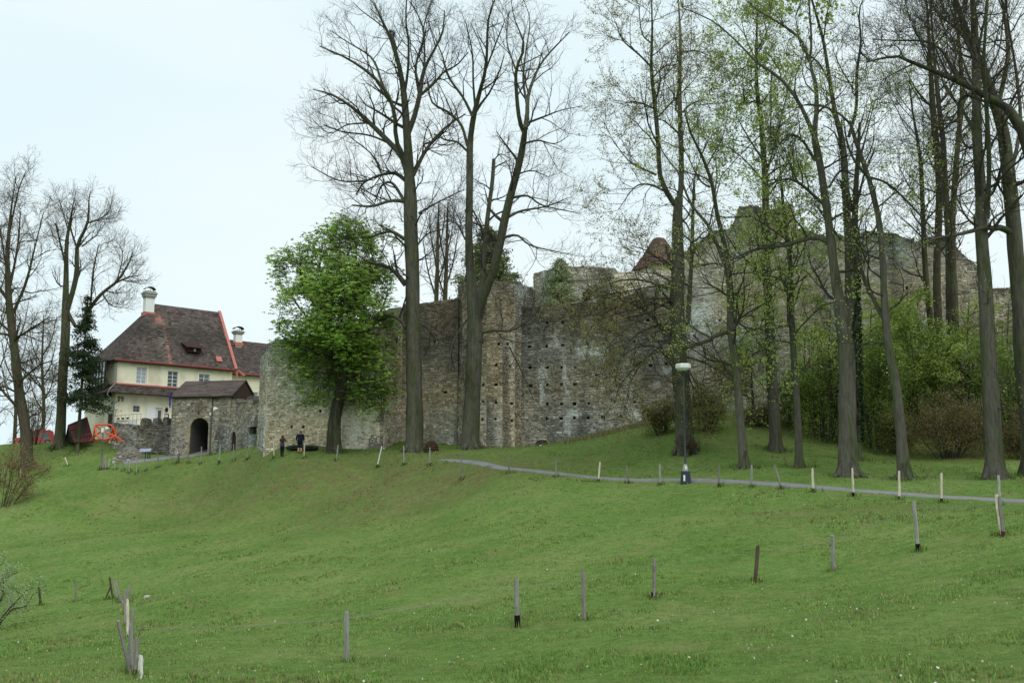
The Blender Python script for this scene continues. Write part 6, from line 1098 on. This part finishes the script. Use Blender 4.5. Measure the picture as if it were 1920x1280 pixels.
# red car
cb_ = G(66, 829, 104); car = thing('parked_car', cb_, 'red hatchback parked on the lawn, half hidden by the bare trunk', 'car')
def car_pts(px, py, d): return P(px, py, 104 + d)
def extr(mb, prof, y0, y1, col=None):
    n = len(prof); V = [car_pts(px, py, y0) for px, py in prof] + [car_pts(px, py, y1) for px, py in prof]; mb.add(V, [[i, (i+1) % n, n + (i+1) % n, n + i] for i in range(n)], col)
    for k in (0, n):
        c = np.mean(V[k:k+n], 0); b = mb.n; mb.add(V[k:k+n] + [c], [[i, (i+1) % n, n] for i in range(n)], col)
mb = MB(); extr(mb, [(29,831),(28,824),(31,820.5),(40,819),(47,818.5),(55,809),(58,806.5),(75,805.5),(95,806),(100.5,809),(101.5,818),(102,827),(100,831.5)], -0.9, 0.9); body = mb.build('body', M['carred'], car)
mb = MB(); extr(mb, [(60,819),(61,811),(66,810.5),(73.5,810.5),(73.5,819)], -0.905, -0.895); mb.build('side_window', M['glass'], car)
mb = MB(); extr(mb, [(76,820),(76,811),(90,811.5),(92.5,819),(92,824.5),(80,823.5)], -0.905, -0.895); mb.build('side_window', M['glass'], car)
mb = MB(); extr(mb, [(48.5,818),(56,808.6),(57.6,808.6),(51,818)], -0.75, 0.75); mb.build('windscreen', M['paleglass'], car)
for px in (41, 90):
    for y in (-0.8, 0.8):
        c = car_pts(px, 829.5, y); th = np.linspace(0, 2*math.pi, 17)[:-1]; mb = MB(); V = [c + np.array((0.32*math.cos(t), s, 0.32*math.sin(t))) for s in (-0.11, 0.11) for t in th]; n = 16
        mb.add(V, [[i, (i+1) % n, n + (i+1) % n, n+i] for i in range(n)]); mb.f += [np.arange(n)[None] + mb.n - 2*n, np.arange(n)[None] + mb.n - n]; mb.c += [mb.c[0][:1]]*2; w_ = mb.build('wheel', M['rubber'], car)
        mb = MB(); V = [c + np.array((0.19*math.cos(t), s, 0.19*math.sin(t))) for s in (-0.125, 0.125) for t in th]; mb.add(V, [[i, (i+1) % n, n + (i+1) % n, n+i] for i in range(n)]); mb.f += [np.arange(n)[None] + mb.n - 2*n, np.arange(n)[None] + mb.n - n]; mb.c += [mb.c[0][:1]]*2; mb.build('rim', M['galv'], w_)
mb = MB(); extr(mb, [(28.4,825),(28.6,821.8),(31.5,821.6),(31,825)], -0.85, -0.45); mb.build('headlight', M['opal'], car)
mb = MB(); extr(mb, [(27.3,831.5),(27,827),(30,826),(31,831.5)], -0.88, 0.88); mb.build('bumper', M['rubber'], car)
# stone lump, board, terrace furniture
lump = thing('stone_buttress', G(238, 858, 90), 'crumbling sloped rubble buttress at the foot of the terrace wall', 'buttress'); rng = np.random.default_rng(77); cm = MB()
lp0, lp1 = P(214, 859, 89.5), P(262, 856, 90.2); H0 = [(0,0.1),(0.12,0.75),(0.3,1.25),(0.45,1.35),(0.62,1.15),(0.8,0.7),(1,0.1)]; zl = h1(*lp0[:2]) - 0.3
V = []; 
for f, h_ in H0:
    c = lp0 + (lp1 - lp0) * f; V += [(c[0], c[1] - 0.35, zl), (c[0], c[1] - 0.1, zl + 0.3 + h_), (c[0] + 0.1, c[1] + 1.6, zl + 0.4 + h_), (c[0] + 0.1, c[1] + 2.4, zl)]
n = len(H0); cm.add(V, [[4*i + j, 4*(i+1) + j, 4*(i+1) + j + 1, 4*i + j + 1] for i in range(n-1) for j in range(3)] + [[0,1,2,3],[4*n-4,4*n-3,4*n-2,4*n-1]], (0.24,0.22,0.19)); cm.build('mortar_core', M['stone'], lump)
for k in range(110):
    f = rng.random(); h_ = np.interp(f, [a for a, _ in H0], [b for _, b in H0]); v = rng.random() * (h_ + 0.25); c = lp0 + (lp1 - lp0) * f; s = rng.uniform(0.1, 0.24); yy = c[1] - 0.35 + 0.25 * v / (h_ + 0.3)
    col = PAL['gate'][rng.integers(0, 5)] * rng.uniform(0.8, 1.3) if rng.random() > 0.12 else np.array((0.6,0.58,0.54)); x, z = c[0], zl + v + 0.05; a = rng.uniform(0.8, 1.5)
    j = rng.uniform(-0.03, 0.03, (8, 3)); mb = MB(); mb.hexa(np.array([(x-s*a/2,yy+.08,z),(x+s*a/2,yy+.08,z),(x+s*a/2,yy+.08,z+s*.7),(x-s*a/2,yy+.08,z+s*.7),(x-s*a/2.4,yy-.06,z+.02),(x+s*a/2.4,yy-.06,z+.02),(x+s*a/2.4,yy-.06,z+s*.62),(x-s*a/2.4,yy-.06,z+s*.62)]) + j, col); mb.build('stone', M['stone'], lump)
ib = G(272, 853, 89.3); info = thing('information_board', ib, 'small bluish information board on two legs at the road before the terrace wall', 'sign')
a_, b_ = P(261.5, 838, 89.3), P(282.5, 839, 88.9); a_[2] = b_[2] = P(272, 846.5, 89.2)[2]; bu = b_ - a_; mb = MB(); mb.hexa([a_, b_, b_ + (0,.04,0), a_ + (0,.04,0), a_ + (0,.22,.3), b_ + (0,.22,.3), b_ + (0,.26,.3), a_ + (0,.26,.3)]); mb.build('panel', M['print_'], info)
for f in (0.5, 0.72, 0.9): mb = MB(); p_ = a_ + bu * f + (0, .2, 0); mb.tubes([(p_[0], p_[1], ib[2] - .1), p_ + Z*.2], [.045, .045], 6); mb.build('leg', M['oldwood'], info)
rail = thing('terrace_railing', P(235, 797, 93.2), 'thin metal railing along the terrace edge below the house number', 'railing')
RA, RB = P(206, 797, 94.8), P(263, 797, 92.0); RA[2] = RB[2] = zfl
for i in range(9):
    p_ = RA + (RB - RA) * i / 8; mb = MB(); mb.tubes([p_ - Z*.05, p_ + Z*1.35], [.022, .022], 5); mb.build('baluster', M['galv'], rail)
for z_ in (0.75, 1.3): mb = MB(); mb.tubes([RA + Z*z_, RB + Z*z_], [.02, .02], 5); mb.build('rail', M['galv'], rail)
mb = MB(); beam(mb, RA + Z*0.2, RA + Z*1.5, 0.35, 0.2, up=np.array((0,1.0,0))); mb.build('end_post', M['oldwood'], rail)
ban = thing('white_bench', P(235, 796, 93.6), 'white slatted garden bench with dark cushions behind the terrace railing', 'bench')
BA, BB = P(216, 795, 94.6), P(256, 795, 92.8); BA[2] = BB[2] = zfl; bu = BB - BA; bn = nrm(np.cross(Z, bu))
for k, (z0, z1_, m_) in enumerate([(0.12,0.3,'white'),(0.34,0.5,'white'),(0.56,0.72,'white')]): mb = MB(); mb.para(BA + Z*z0, bu, bn*0.04, Z*(z1_-z0)); mb.build('slat', M[m_], ban)
for f in (0, 0.33, 0.66, 0.97): mb = MB(); mb.para(BA + bu*f + bn*0.04, bu*0.02, bn*0.05, Z*1.0); mb.build('upright', M['white'], ban)
for f, w_ in ((0.06,.1),(0.28,.1),(0.5,.1)): mb = MB(); mb.para(BA + bu*f + Z*0.92, bu*w_, bn*0.08, Z*0.16, (0.12,0.05,0.03)); mb.build('cushion', M['brownboard'], ban)
mb = MB(); mb.para(BA + bu*0.04 + Z*0.74 - bn*0.01, bu*0.55, bn*0.03, Z*0.08); mb.build('armrest', M['oldwood'], ban)
for i, (px, lab) in enumerate([(279, 'red planter box in the left gap between the merlons'), (299, 'red planter box in the right gap between the merlons')]):
    pl = thing('planter', P(px, 792, 93), lab, 'planter'); c = P(px, 796, 92.7); c[2] = zlo - 0.1; mb = MB(); mb.hexa([c + np.array((x*.26, y*.15, 0)) for x, y in ((-1,-1),(1,-1),(1,1),(-1,1))] + [c + np.array((x*.32, y*.2, .32)) for x, y in ((-1,-1),(1,-1),(1,1),(-1,1))]); mb.build('box', M['redmetal'] if i else M['darkred'], pl)
    mb = MB(); leaf_quads(mb, c + Z*.42 + rng.normal(0, .13, (80, 3)), rng, .12, GREEN['olive'] + [(0.4,0.06,0.05)]); mb.build('foliage', M['leaf'], pl, kind='stuff')
mn = thing('menu_board', P(311.5, 780, 93.2), 'small dark framed white menu board beside the house door', 'sign'); c = P(308, 784, 93.0); mb = MB(); mb.para(c, (.42,-.05,0), (0.02,.05,0), (0,0,.42)); mb.build('frame', M['brownboard'], mn); mb = MB(); mb.para(c + (.06,-.03,.12), (.3,-.036,0), (0.0,.015,0), (0,0,.2)); mb.build('sheet', M['white'], mn)
mb = MB(); mb.tubes([c + (.2,.0,0), (c[0]+.2, c[1], zfl)], [.03,.03], 5); mb.build('leg', M['oldwood'], mn)
fl_ = thing('blue_flag', P(319, 745, 90.5), 'narrow rolled blue flag hanging at the left corner of the gatehouse', 'flag'); p = resample(np.array([P(322.5,737,90.4), P(319.5,742,90.4), P(318.5,752,90.4), P(318.8,764,90.4)]), 10); mb = MB(); mb.tubes(p, np.linspace(.09, .06, 10) + .02*np.sin(np.arange(10)*2.1), 7); mb.build('cloth', M['blue'], fl_, smooth=True)
mb = MB(); mb.tubes([P(324, 734, 90.6), P(318, 744, 90.3)], [.025, .025], 5); mb.build('pole', M['oldwood'], fl_)

# wicker domes on the lawn
def dome(label, px, py, D, half, top, pale, seed):
    rng = np.random.default_rng(seed); b = G(px, py, D); r = half * D / F; hh = zpx(px, top, D) - b[2]; t = thing('wicker_dome', b, label, 'wicker dome'); th = np.linspace(0, math.pi, 15)
    for i in range(9):
        a = math.pi * i / 9; p = np.array([b + (r*math.cos(u)*math.cos(a), r*math.cos(u)*math.sin(a), hh*math.sin(u) - 0.03) for u in th]); mb = MB(); mb.tubes(p + rng.normal(0, .012, p.shape), np.full(15, 0.04), 5); mb.build('rib', M['wicker'], t, smooth=True)
    for f in (0.05, 0.25, 0.45, 0.63, 0.8, 0.93):
        u = math.asin(f); p = np.array([b + (r*1.02*math.cos(u)*math.cos(a), r*1.02*math.cos(u)*math.sin(a), hh*f) for a in np.linspace(0, 2*math.pi, 25)]); mb = MB(); mb.tubes(p + rng.normal(0, .012, p.shape), np.full(25, 0.042), 5); mb.build('hoop', M['wicker'], t, smooth=True)
    if pale:
        for i in range(5): a = -0.6 + i * 0.5; p = np.array([b + (r*1.06*math.cos(u)*math.cos(a + u*.5), r*1.06*math.cos(u)*math.sin(a + u*.5), hh*1.03*math.sin(u)) for u in np.linspace(.5, 2.3, 10)]); mb = MB(); mb.tubes(p, np.full(10, .04), 5, PC['pale']); mb.build('peeled_rod', M['post'], t, smooth=True)
dome('dark wicker dome on the grass between the two tallest trees', 809, 843, 74, 13, 825.5, False, 1); dome('wicker dome with pale peeled rods at the foot of the curtain wall', 1017, 840, 75, 12.5, 822, True, 2)
c = G(1014, 841, 73.8); mb = MB(); mb.para(c + (-.1,-.05,-.02), (.2,0,0), (0,.03,.02), (0,0,.1)); tag(mb.build('name_tag', M['white']), 'small white tag in the grass before the pale-rodded wicker dome', 'tag')

# low black round bench with its barrel feet, beside the two people
bb = G(566, 848, 76.8); bn_ = thing('oval_bench', bb, 'long low black bench slab on round feet behind the two people', 'bench'); x0, x1 = P(533, 840, 76.3)[0], P(595, 840, 76.3)[0]; zt0 = zpx(566, 835.5, 76.3); hx = (x1 - x0) / 2; cx = (x0 + x1) / 2
th = np.linspace(0, 2*math.pi, 25)[:-1]; mb = MB(); V = [(cx + hx*s*math.cos(t), bb[1] + 0.5*s*math.sin(t), z) for s, z in ((0.9, zt0 - .3), (1.0, zt0 - .2), (1.0, zt0 - .06), (0.97, zt0)) for t in th]; mb.add(V, [[24*k + i, 24*k + (i+1) % 24, 24*(k+1) + (i+1) % 24, 24*(k+1) + i] for k in range(3) for i in range(24)]); mb.f += [np.arange(24)[None] + mb.n - 96, np.arange(24)[None] + mb.n - 24]; mb.c += [mb.c[0][:1]]*2; mb.build('seat', M['black'], bn_)
for px in (552, 579): mb = MB(); mb.lathe((P(px, 845, 76.3)[0], bb[1], bb[2] - .05), [(.25,0),(.42,.12),(.5,.3),(.5,.36)], 14); mb.build('foot', M['black'], bn_)

# ------------------------------------------------------------------ people
def person(label, px, py, D, height, J, rad, paint, hair, hand=None):
    """J: joints in body-height units (x right, y away from the camera, z up); the body is one skinned surface"""
    b = G(px, py, D); names = list(J); t = thing('person', b, label, 'person')
    ed = [('pelvis','waist'),('waist','chest'),('chest','neck'),('neck','head'),('head','crown'),('chest','shl'),('shl','ell'),('ell','wrl'),('wrl','hal'),('chest','shr'),('shr','elr'),('elr','wrr'),('wrr','har'),('pelvis','hil'),('hil','knl'),('knl','anl'),('anl','tol'),('pelvis','hir'),('hir','knr'),('knr','anr'),('anr','tor')]
    me = bpy.data.meshes.new('body_cage'); me.from_pydata([tuple(np.array(J[n]) * height) for n in names], [(names.index(a), names.index(c)) for a, c in ed], []); o = bpy.data.objects.new('body_cage', me); COL.objects.link(o)
    m_ = o.modifiers.new('skin', 'SKIN'); sk = me.skin_vertices[0].data
    for i, n in enumerate(names): r = rad[n] * height; sk[i].radius = (r, r * (0.72 if n in ('chest','waist','pelvis') else 1)); sk[i].use_root = n == 'pelvis'
    s_ = o.modifiers.new('sub', 'SUBSURF'); s_.levels = 2; s_.render_levels = 2
    ev = o.evaluated_get(bpy.context.evaluated_depsgraph_get()); m2 = bpy.data.meshes.new_from_object(ev); bpy.data.objects.remove(o); n_ = len(m2.vertices); V = np.zeros(n_ * 3); m2.vertices.foreach_get('co', V); V = V.reshape(-1, 3)
    mb = MB()
    for pl in m2.polygons:
        pass
    fc = [tuple(p.vertices) for p in m2.polygons]; cen = np.array([V[list(f)].mean(0) for f in fc]) / height; q = [i for i, f in enumerate(fc) if len(f) == 4]; tr_ = [i for i, f in enumerate(fc) if len(f) == 3]; col = np.array([paint(c) for c in cen])
    mb.add(V + b, [fc[i] for i in q], col[q])
    if tr_: mb.f.append(np.array([fc[i] for i in tr_])); mb.c.append(col[tr_])
    mb.build('body', M['cloth'], t, smooth=True); bpy.data.meshes.remove(m2)
    hb = MB(); hair(hb, b, height); hb.build('hair', M['cloth'], t, smooth=True)
    for sd, s in (('l', -1), ('r', 1)):      # five short fingers at each hand
        p0 = np.array(J['ha' + sd]) * height + b; d0 = nrm(np.array(J['ha' + sd]) - np.array(J['wr' + sd])); fb = MB(); ax = nrm(np.cross(d0, (0.2, 1, 0.1)))
        for k in range(5):
            off = ax * (k - 2) * 0.016; ln = (0.05, 0.075, 0.08, 0.072, 0.055)[k]; a = p0 + off; fb.tubes([a, a + d0 * ln * .5, a + d0 * ln + np.array((0, 0.01, -0.01))], [.009, .009, .007], 5, (0.45,0.27,0.2))
        fb.build('fingers', M['cloth'], t)
SK = (0.45,0.27,0.2)
Ja = dict(pelvis=(0,0,.53), waist=(0,0,.62), chest=(0,0.01,.75), neck=(0,0.015,.845), head=(0,.02,.90), crown=(0,.02,.955), shl=(-.095,.01,.80), ell=(-.135,.05,.70), wrl=(-.075,.15,.76), hal=(-.05,.165,.80), shr=(.095,.01,.80), elr=(.135,.05,.70), wrr=(.075,.15,.76), har=(.05,.165,.80), hil=(-.05,0,.49), knl=(-.048,.01,.27), anl=(-.042,-.005,.045), tol=(-.045,.06,.018), hir=(.05,0,.49), knr=(.04,.01,.27), anr=(.03,.0,.045), tor=(.035,.06,.018))
ra = dict(pelvis=.10, waist=.085, chest=.1, neck=.035, head=.058, crown=.045, shl=.045, ell=.032, wrl=.022, hal=.024, shr=.045, elr=.032, wrr=.022, har=.024, hil=.075, knl=.045, anl=.032, tol=.024, hir=.075, knr=.045, anr=.032, tor=.024)
def paint_a(c): 
    if c[2] > .86 or (c[1] > .13 and c[2] > .74): return SK
    if c[2] > .47: return (0.05,0.06,0.085) if c[2] > .6 else (0.04,0.055,0.08)
    return (0.014,0.014,0.018) if c[2] > .05 else (0.02,0.02,0.02)
def hair_a(mb, b, h): mb.lathe(b + np.array((0, 0.005*h, 0)), [(.012*h,.992*h),(.045*h,.975*h),(.062*h,.93*h),(.066*h,.87*h),(.075*h,.80*h),(.072*h,.74*h),(.05*h,.69*h)], 14, (0.12,0.032,0.015)); [v.__setitem__((slice(None), 1), b[1] - 0.015*h + (v[:, 1] - b[1]) * 0.75 - np.clip((.9*h + b[2] - v[:, 2]), 0, .2*h) * 0.22) for v in mb.v]
person('person with long red hair in blue grey clothes, hands raised, facing the wall', 529, 847.5, 75.2, 1.66, Ja, ra, paint_a, hair_a)
Jb = dict(Ja); Jb.update(ell=(-.165,.0,.66), wrl=(-.165,.03,.52), hal=(-.16,.035,.475), elr=(.165,.0,.66), wrr=(.15,.03,.53), har=(.145,.035,.485), shl=(-.115,0,.80), shr=(.115,0,.80), head=(.0,.05,.885), crown=(.0,.06,.94), neck=(0,.03,.84), hil=(-.055,0,.49), hir=(.055,0,.49), anl=(-.06,0,.045), tol=(-.065,.06,.018), knl=(-.058,.01,.27), knr=(.055,.01,.27), anr=(.06,.0,.045), tor=(.065,.06,.018))
rb_ = dict(ra); rb_.update(chest=.125, waist=.115, pelvis=.115, shl=.058, shr=.058, ell=.042, elr=.042, hil=.09, hir=.09, knl=.055, knr=.055, anl=.042, anr=.042)
def paint_b(c):
    if c[2] > .85: return SK
    if abs(c[0]) > .125 and c[2] < .54 and c[2] > .42: return SK
    if c[2] > .53: return (0.016,0.019,0.035)
    if c[2] > .22: return (0.012,0.014,0.018)
    return SK if c[2] > .05 else (0.03,0.03,0.035)
def hair_b(mb, b, h): mb.lathe(b + np.array((0, .045*h, 0)), [(.012*h,.985*h),(.04*h,.972*h),(.058*h,.94*h),(.058*h,.90*h),(.045*h,.875*h)], 14, (0.09,0.07,0.055))
person('stout person in dark jacket and knee length shorts standing beside the bench', 562, 847.5, 75.0, 1.72, Jb, rb_, paint_b, hair_b)

# ------------------------------------------------------------------ ivy, nests, sward
rng = np.random.default_rng(400); lbv = MB(); n = 5200; f = rng.random(n) ** 0.9; pyv = 830 - f * 400; pv = np.array([P(1606 - 4 * k, y, 57) for k, y in zip(f[:1], pyv[:1])]); cx_ = 1606 - 4 * f
C = np.column_stack([((cx_ - 960) / F) * (57 / 1.0), np.full(n, 57.0), 0 * f]); C = np.array([P(a, b, 57) for a, b in zip(cx_, pyv)]); a = rng.uniform(0, 6.28, n); rr = rng.uniform(0.22, 0.42, n) * (1.1 - 0.35 * f); C[:, 0] += np.cos(a) * rr; C[:, 1] += np.sin(a) * rr
leaf_quads(lbv, C, rng, 0.14, GREEN['ivy']); it = next(o for o in bpy.data.objects if o.name.startswith('ivy_tree')); lbv.build('ivy_leaves', M['leaf'], it, kind='stuff')
nest = MB(); c = P(734, 64, 74.5); rng = np.random.default_rng(401); s = nrm(rng.normal(size=(90, 3))) * 0.28 * (1,1,.7); d = nrm(rng.normal(size=(90, 3))); nest.tubes(np.stack((c + s - d*.22, c + s, c + s + d*.22), 1), np.full((90, 3), .016), 3, (0.03,0.025,0.02), cap=False); nt_ = nest.build('bird_nest', M['twig']); tag(nt_, 'dark ball of twigs lodged high in the tallest bare tree', 'nest')

def sward():
    rng = np.random.default_rng(500); n = 135000
    # density falls off with distance like the size of a tuft in view
    D = 13.0 * (108.0 / 13.0) ** (rng.random(n) ** 0.9); x = rng.uniform(-0.56, 0.56, n) * D; y = D
    z = H(x, y, True); p = np.column_stack((x, y, z)); px, py = proj(p); keep = (px > -60) & (px < 1980) & (py < 1330)
    # not on the asphalt
    pl = np.array([P(*c)[:2] for c in [(825,868.5,67.6),(845,870,66.6),(880,873,65),(954,881,61.7),(1043,889,58.6),(1124,895,55.6),(1238,903,52),(1348,910,49.4),(1463,917,47.2),(1525,921,45.8),(1600,926,44),(1686,932,42.4),(1765,938,41),(1873,944,39.4),(2000,952,37.5)]]); pl = catmull(pl, np.linspace(0, len(pl)-1, 200))
    for i in range(0, len(pl), 1): keep &= (x - pl[i, 0]) ** 2 + (y - pl[i, 1]) ** 2 > (0.1 if i < 20 else 0.32) ** 2
    p, px, py, D = p[keep], px[keep], py[keep], D[keep]; n = len(p)
    tall = vnoise(p[:, 0] * 0.7, p[:, 1] * 0.7, 3); hgt = (0.028 + 0.055 * tall ** 2) * rng.uniform(0.6, 1.5, n) * (1 + 0.006 * D); wd = hgt * rng.uniform(0.10, 0.2, n) * (1 + 0.014 * D)
    k = 3; az = rng.uniform(0, 6.28, (n, k)); ln = rng.uniform(0.2, 0.9, (n, k)); h3 = hgt[:, None] * rng.uniform(0.6, 1.1, (n, k)); w3 = wd[:, None] * np.ones((n, k)); dirx, diry = np.cos(az), np.sin(az)
    o = p[:, None, :] + np.stack((rng.normal(0, .05, (n, k)), rng.normal(0, .05, (n, k)), -0.01 * np.ones((n, k))), -1); sx = np.stack((-diry * w3, dirx * w3, 0 * w3), -1); tip = o + np.stack((dirx * ln * h3, diry * ln * h3, h3), -1)
    V = np.stack((o - sx, o + sx, tip), 2).reshape(-1, 3)
    g = vnoise(p[:, 0] * 0.25, p[:, 1] * 0.25, 11) * 0.6 + vnoise(p[:, 0] * 1.1, p[:, 1] * 1.1, 12) * 0.4; base = np.array((0.155,0.275,0.06)) * (1 - g[:, None]) + np.array((0.275,0.35,0.12)) * g[:, None]
    dry = (rng.random(n) < 0.07 + 0.85 * dry_and_shade_at(p[:, 0], p[:, 1]) + 0.22 * sm(0.58, 0.8, vnoise(p[:, 0] * 0.8 + 9, p[:, 1] * 0.8, 14))); base[dry] = np.array((0.31,0.245,0.13)) * rng.uniform(0.5, 1.15, (dry.sum(), 1)); base = base * rng.uniform(0.7, 1.35, (n, 1))
    mb = MB(); mb.add(V, np.arange(len(V)).reshape(-1, 3), np.repeat(base, k, 0)); o = mb.build('grass', M['blade'], kind='stuff'); o['label'] = 'short spring grass with drier tufts over the whole slope'; o['category'] = 'grass'
    # unmown grass round every post and trunk, darkened to stand in for contact shadow
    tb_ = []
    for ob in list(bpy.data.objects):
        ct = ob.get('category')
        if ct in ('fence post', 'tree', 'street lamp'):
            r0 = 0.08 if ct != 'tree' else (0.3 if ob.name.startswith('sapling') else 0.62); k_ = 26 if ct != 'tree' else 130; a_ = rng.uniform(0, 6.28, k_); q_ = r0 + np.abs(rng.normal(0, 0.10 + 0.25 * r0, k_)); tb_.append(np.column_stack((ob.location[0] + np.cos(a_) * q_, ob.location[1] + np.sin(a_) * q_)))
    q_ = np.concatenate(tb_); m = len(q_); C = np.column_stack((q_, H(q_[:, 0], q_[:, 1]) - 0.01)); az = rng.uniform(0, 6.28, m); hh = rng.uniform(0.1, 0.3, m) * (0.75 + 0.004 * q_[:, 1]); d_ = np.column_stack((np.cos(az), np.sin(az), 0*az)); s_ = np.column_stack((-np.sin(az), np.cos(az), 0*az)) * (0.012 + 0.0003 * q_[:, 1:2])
    tm = MB(); tm.add(np.stack((C - s_, C + s_, C + d_ * hh[:, None] * .5 + Z * hh[:, None]), 1).reshape(-1, 3), np.arange(3*m).reshape(-1, 3), np.array([(0.13,0.22,0.05),(0.10,0.18,0.04),(0.24,0.24,0.10),(0.16,0.25,0.06)])[rng.integers(0, 4, m)]); o = tm.build('long_grass', M['blade'], kind='stuff'); o['label'] = 'longer unmown grass round posts and trunks, darkened as contact shadow'; o['category'] = 'grass'
    # daisies and fallen pale leaves
    m = 2600; D = rng.uniform(13, 46, m); x = rng.uniform(-0.54, 0.54, m) * D; cl = vnoise(x * 0.45, D * 0.45, 17); kp = rng.random(m) < sm(0.35, 0.8, cl); x, D = x[kp], D[kp]; m = len(x); C = np.column_stack((x, D, H(x, D) + rng.uniform(0.05, 0.13, m)))
    fl = MB(); leaf_quads(fl, C, rng, 0.045, [(0.7,0.7,0.66),(0.45,0.36,0.22),(0.55,0.47,0.3),(0.38,0.28,0.16)], tilt=0.4, aspect=0.95); o = fl.build('wild_flowers', M['petal'], kind='stuff'); o['label'] = 'tiny pale flowers and dead leaves sprinkled in the nearer grass'; o['category'] = 'flowers'
    # straw tufts on the bank under the curtain wall
    m = 5200; cx = rng.normal(0, 1, m) * 2.2; cy = rng.normal(0, 1, m) * 1.1; c0_ = P(1150, 810, 73); x = c0_[0] + cx; y = c0_[1] + cy; C = np.column_stack((x, y, H(x, y))); az = rng.uniform(0, 6.28, m); hh = rng.uniform(0.15, 0.45, m); d = np.column_stack((np.cos(az), np.sin(az), 0*az)); s = np.column_stack((-np.sin(az), np.cos(az), 0*az)) * 0.018
    st = MB(); V = np.stack((C - s, C + s, C + d * hh[:, None] * .6 + Z * hh[:, None]), 1).reshape(-1, 3); st.add(V, np.arange(3*m).reshape(-1, 3), np.array([(0.36,0.31,0.18),(0.28,0.25,0.13),(0.2,0.24,0.08)])[rng.integers(0, 3, m)]); o = st.build('straw_grass', M['blade'], kind='stuff'); o['label'] = 'patch of long straw coloured grass at the foot of the curtain wall'; o['category'] = 'grass'
sward()
tag(G and (lambda c: (lambda mb: (mb.hexa(np.array([c + (x*.14, y*.1, z) for z in (-.05, .0) for x, y in ((-1,-1),(1,-1),(1,1),(-1,1))]) + np.array([(0,0,0)]*4 + [(.03,.02,.1),(-.05,.02,.12),(-.04,-.03,.1),(.02,-.02,.08)]), (0.55,0.53,0.5)), mb.build('field_stone', M['stone']))[1])(MB()))(G(276, 1124, 44)), 'pale stone lying in the grass right of the corner row', 'stone')
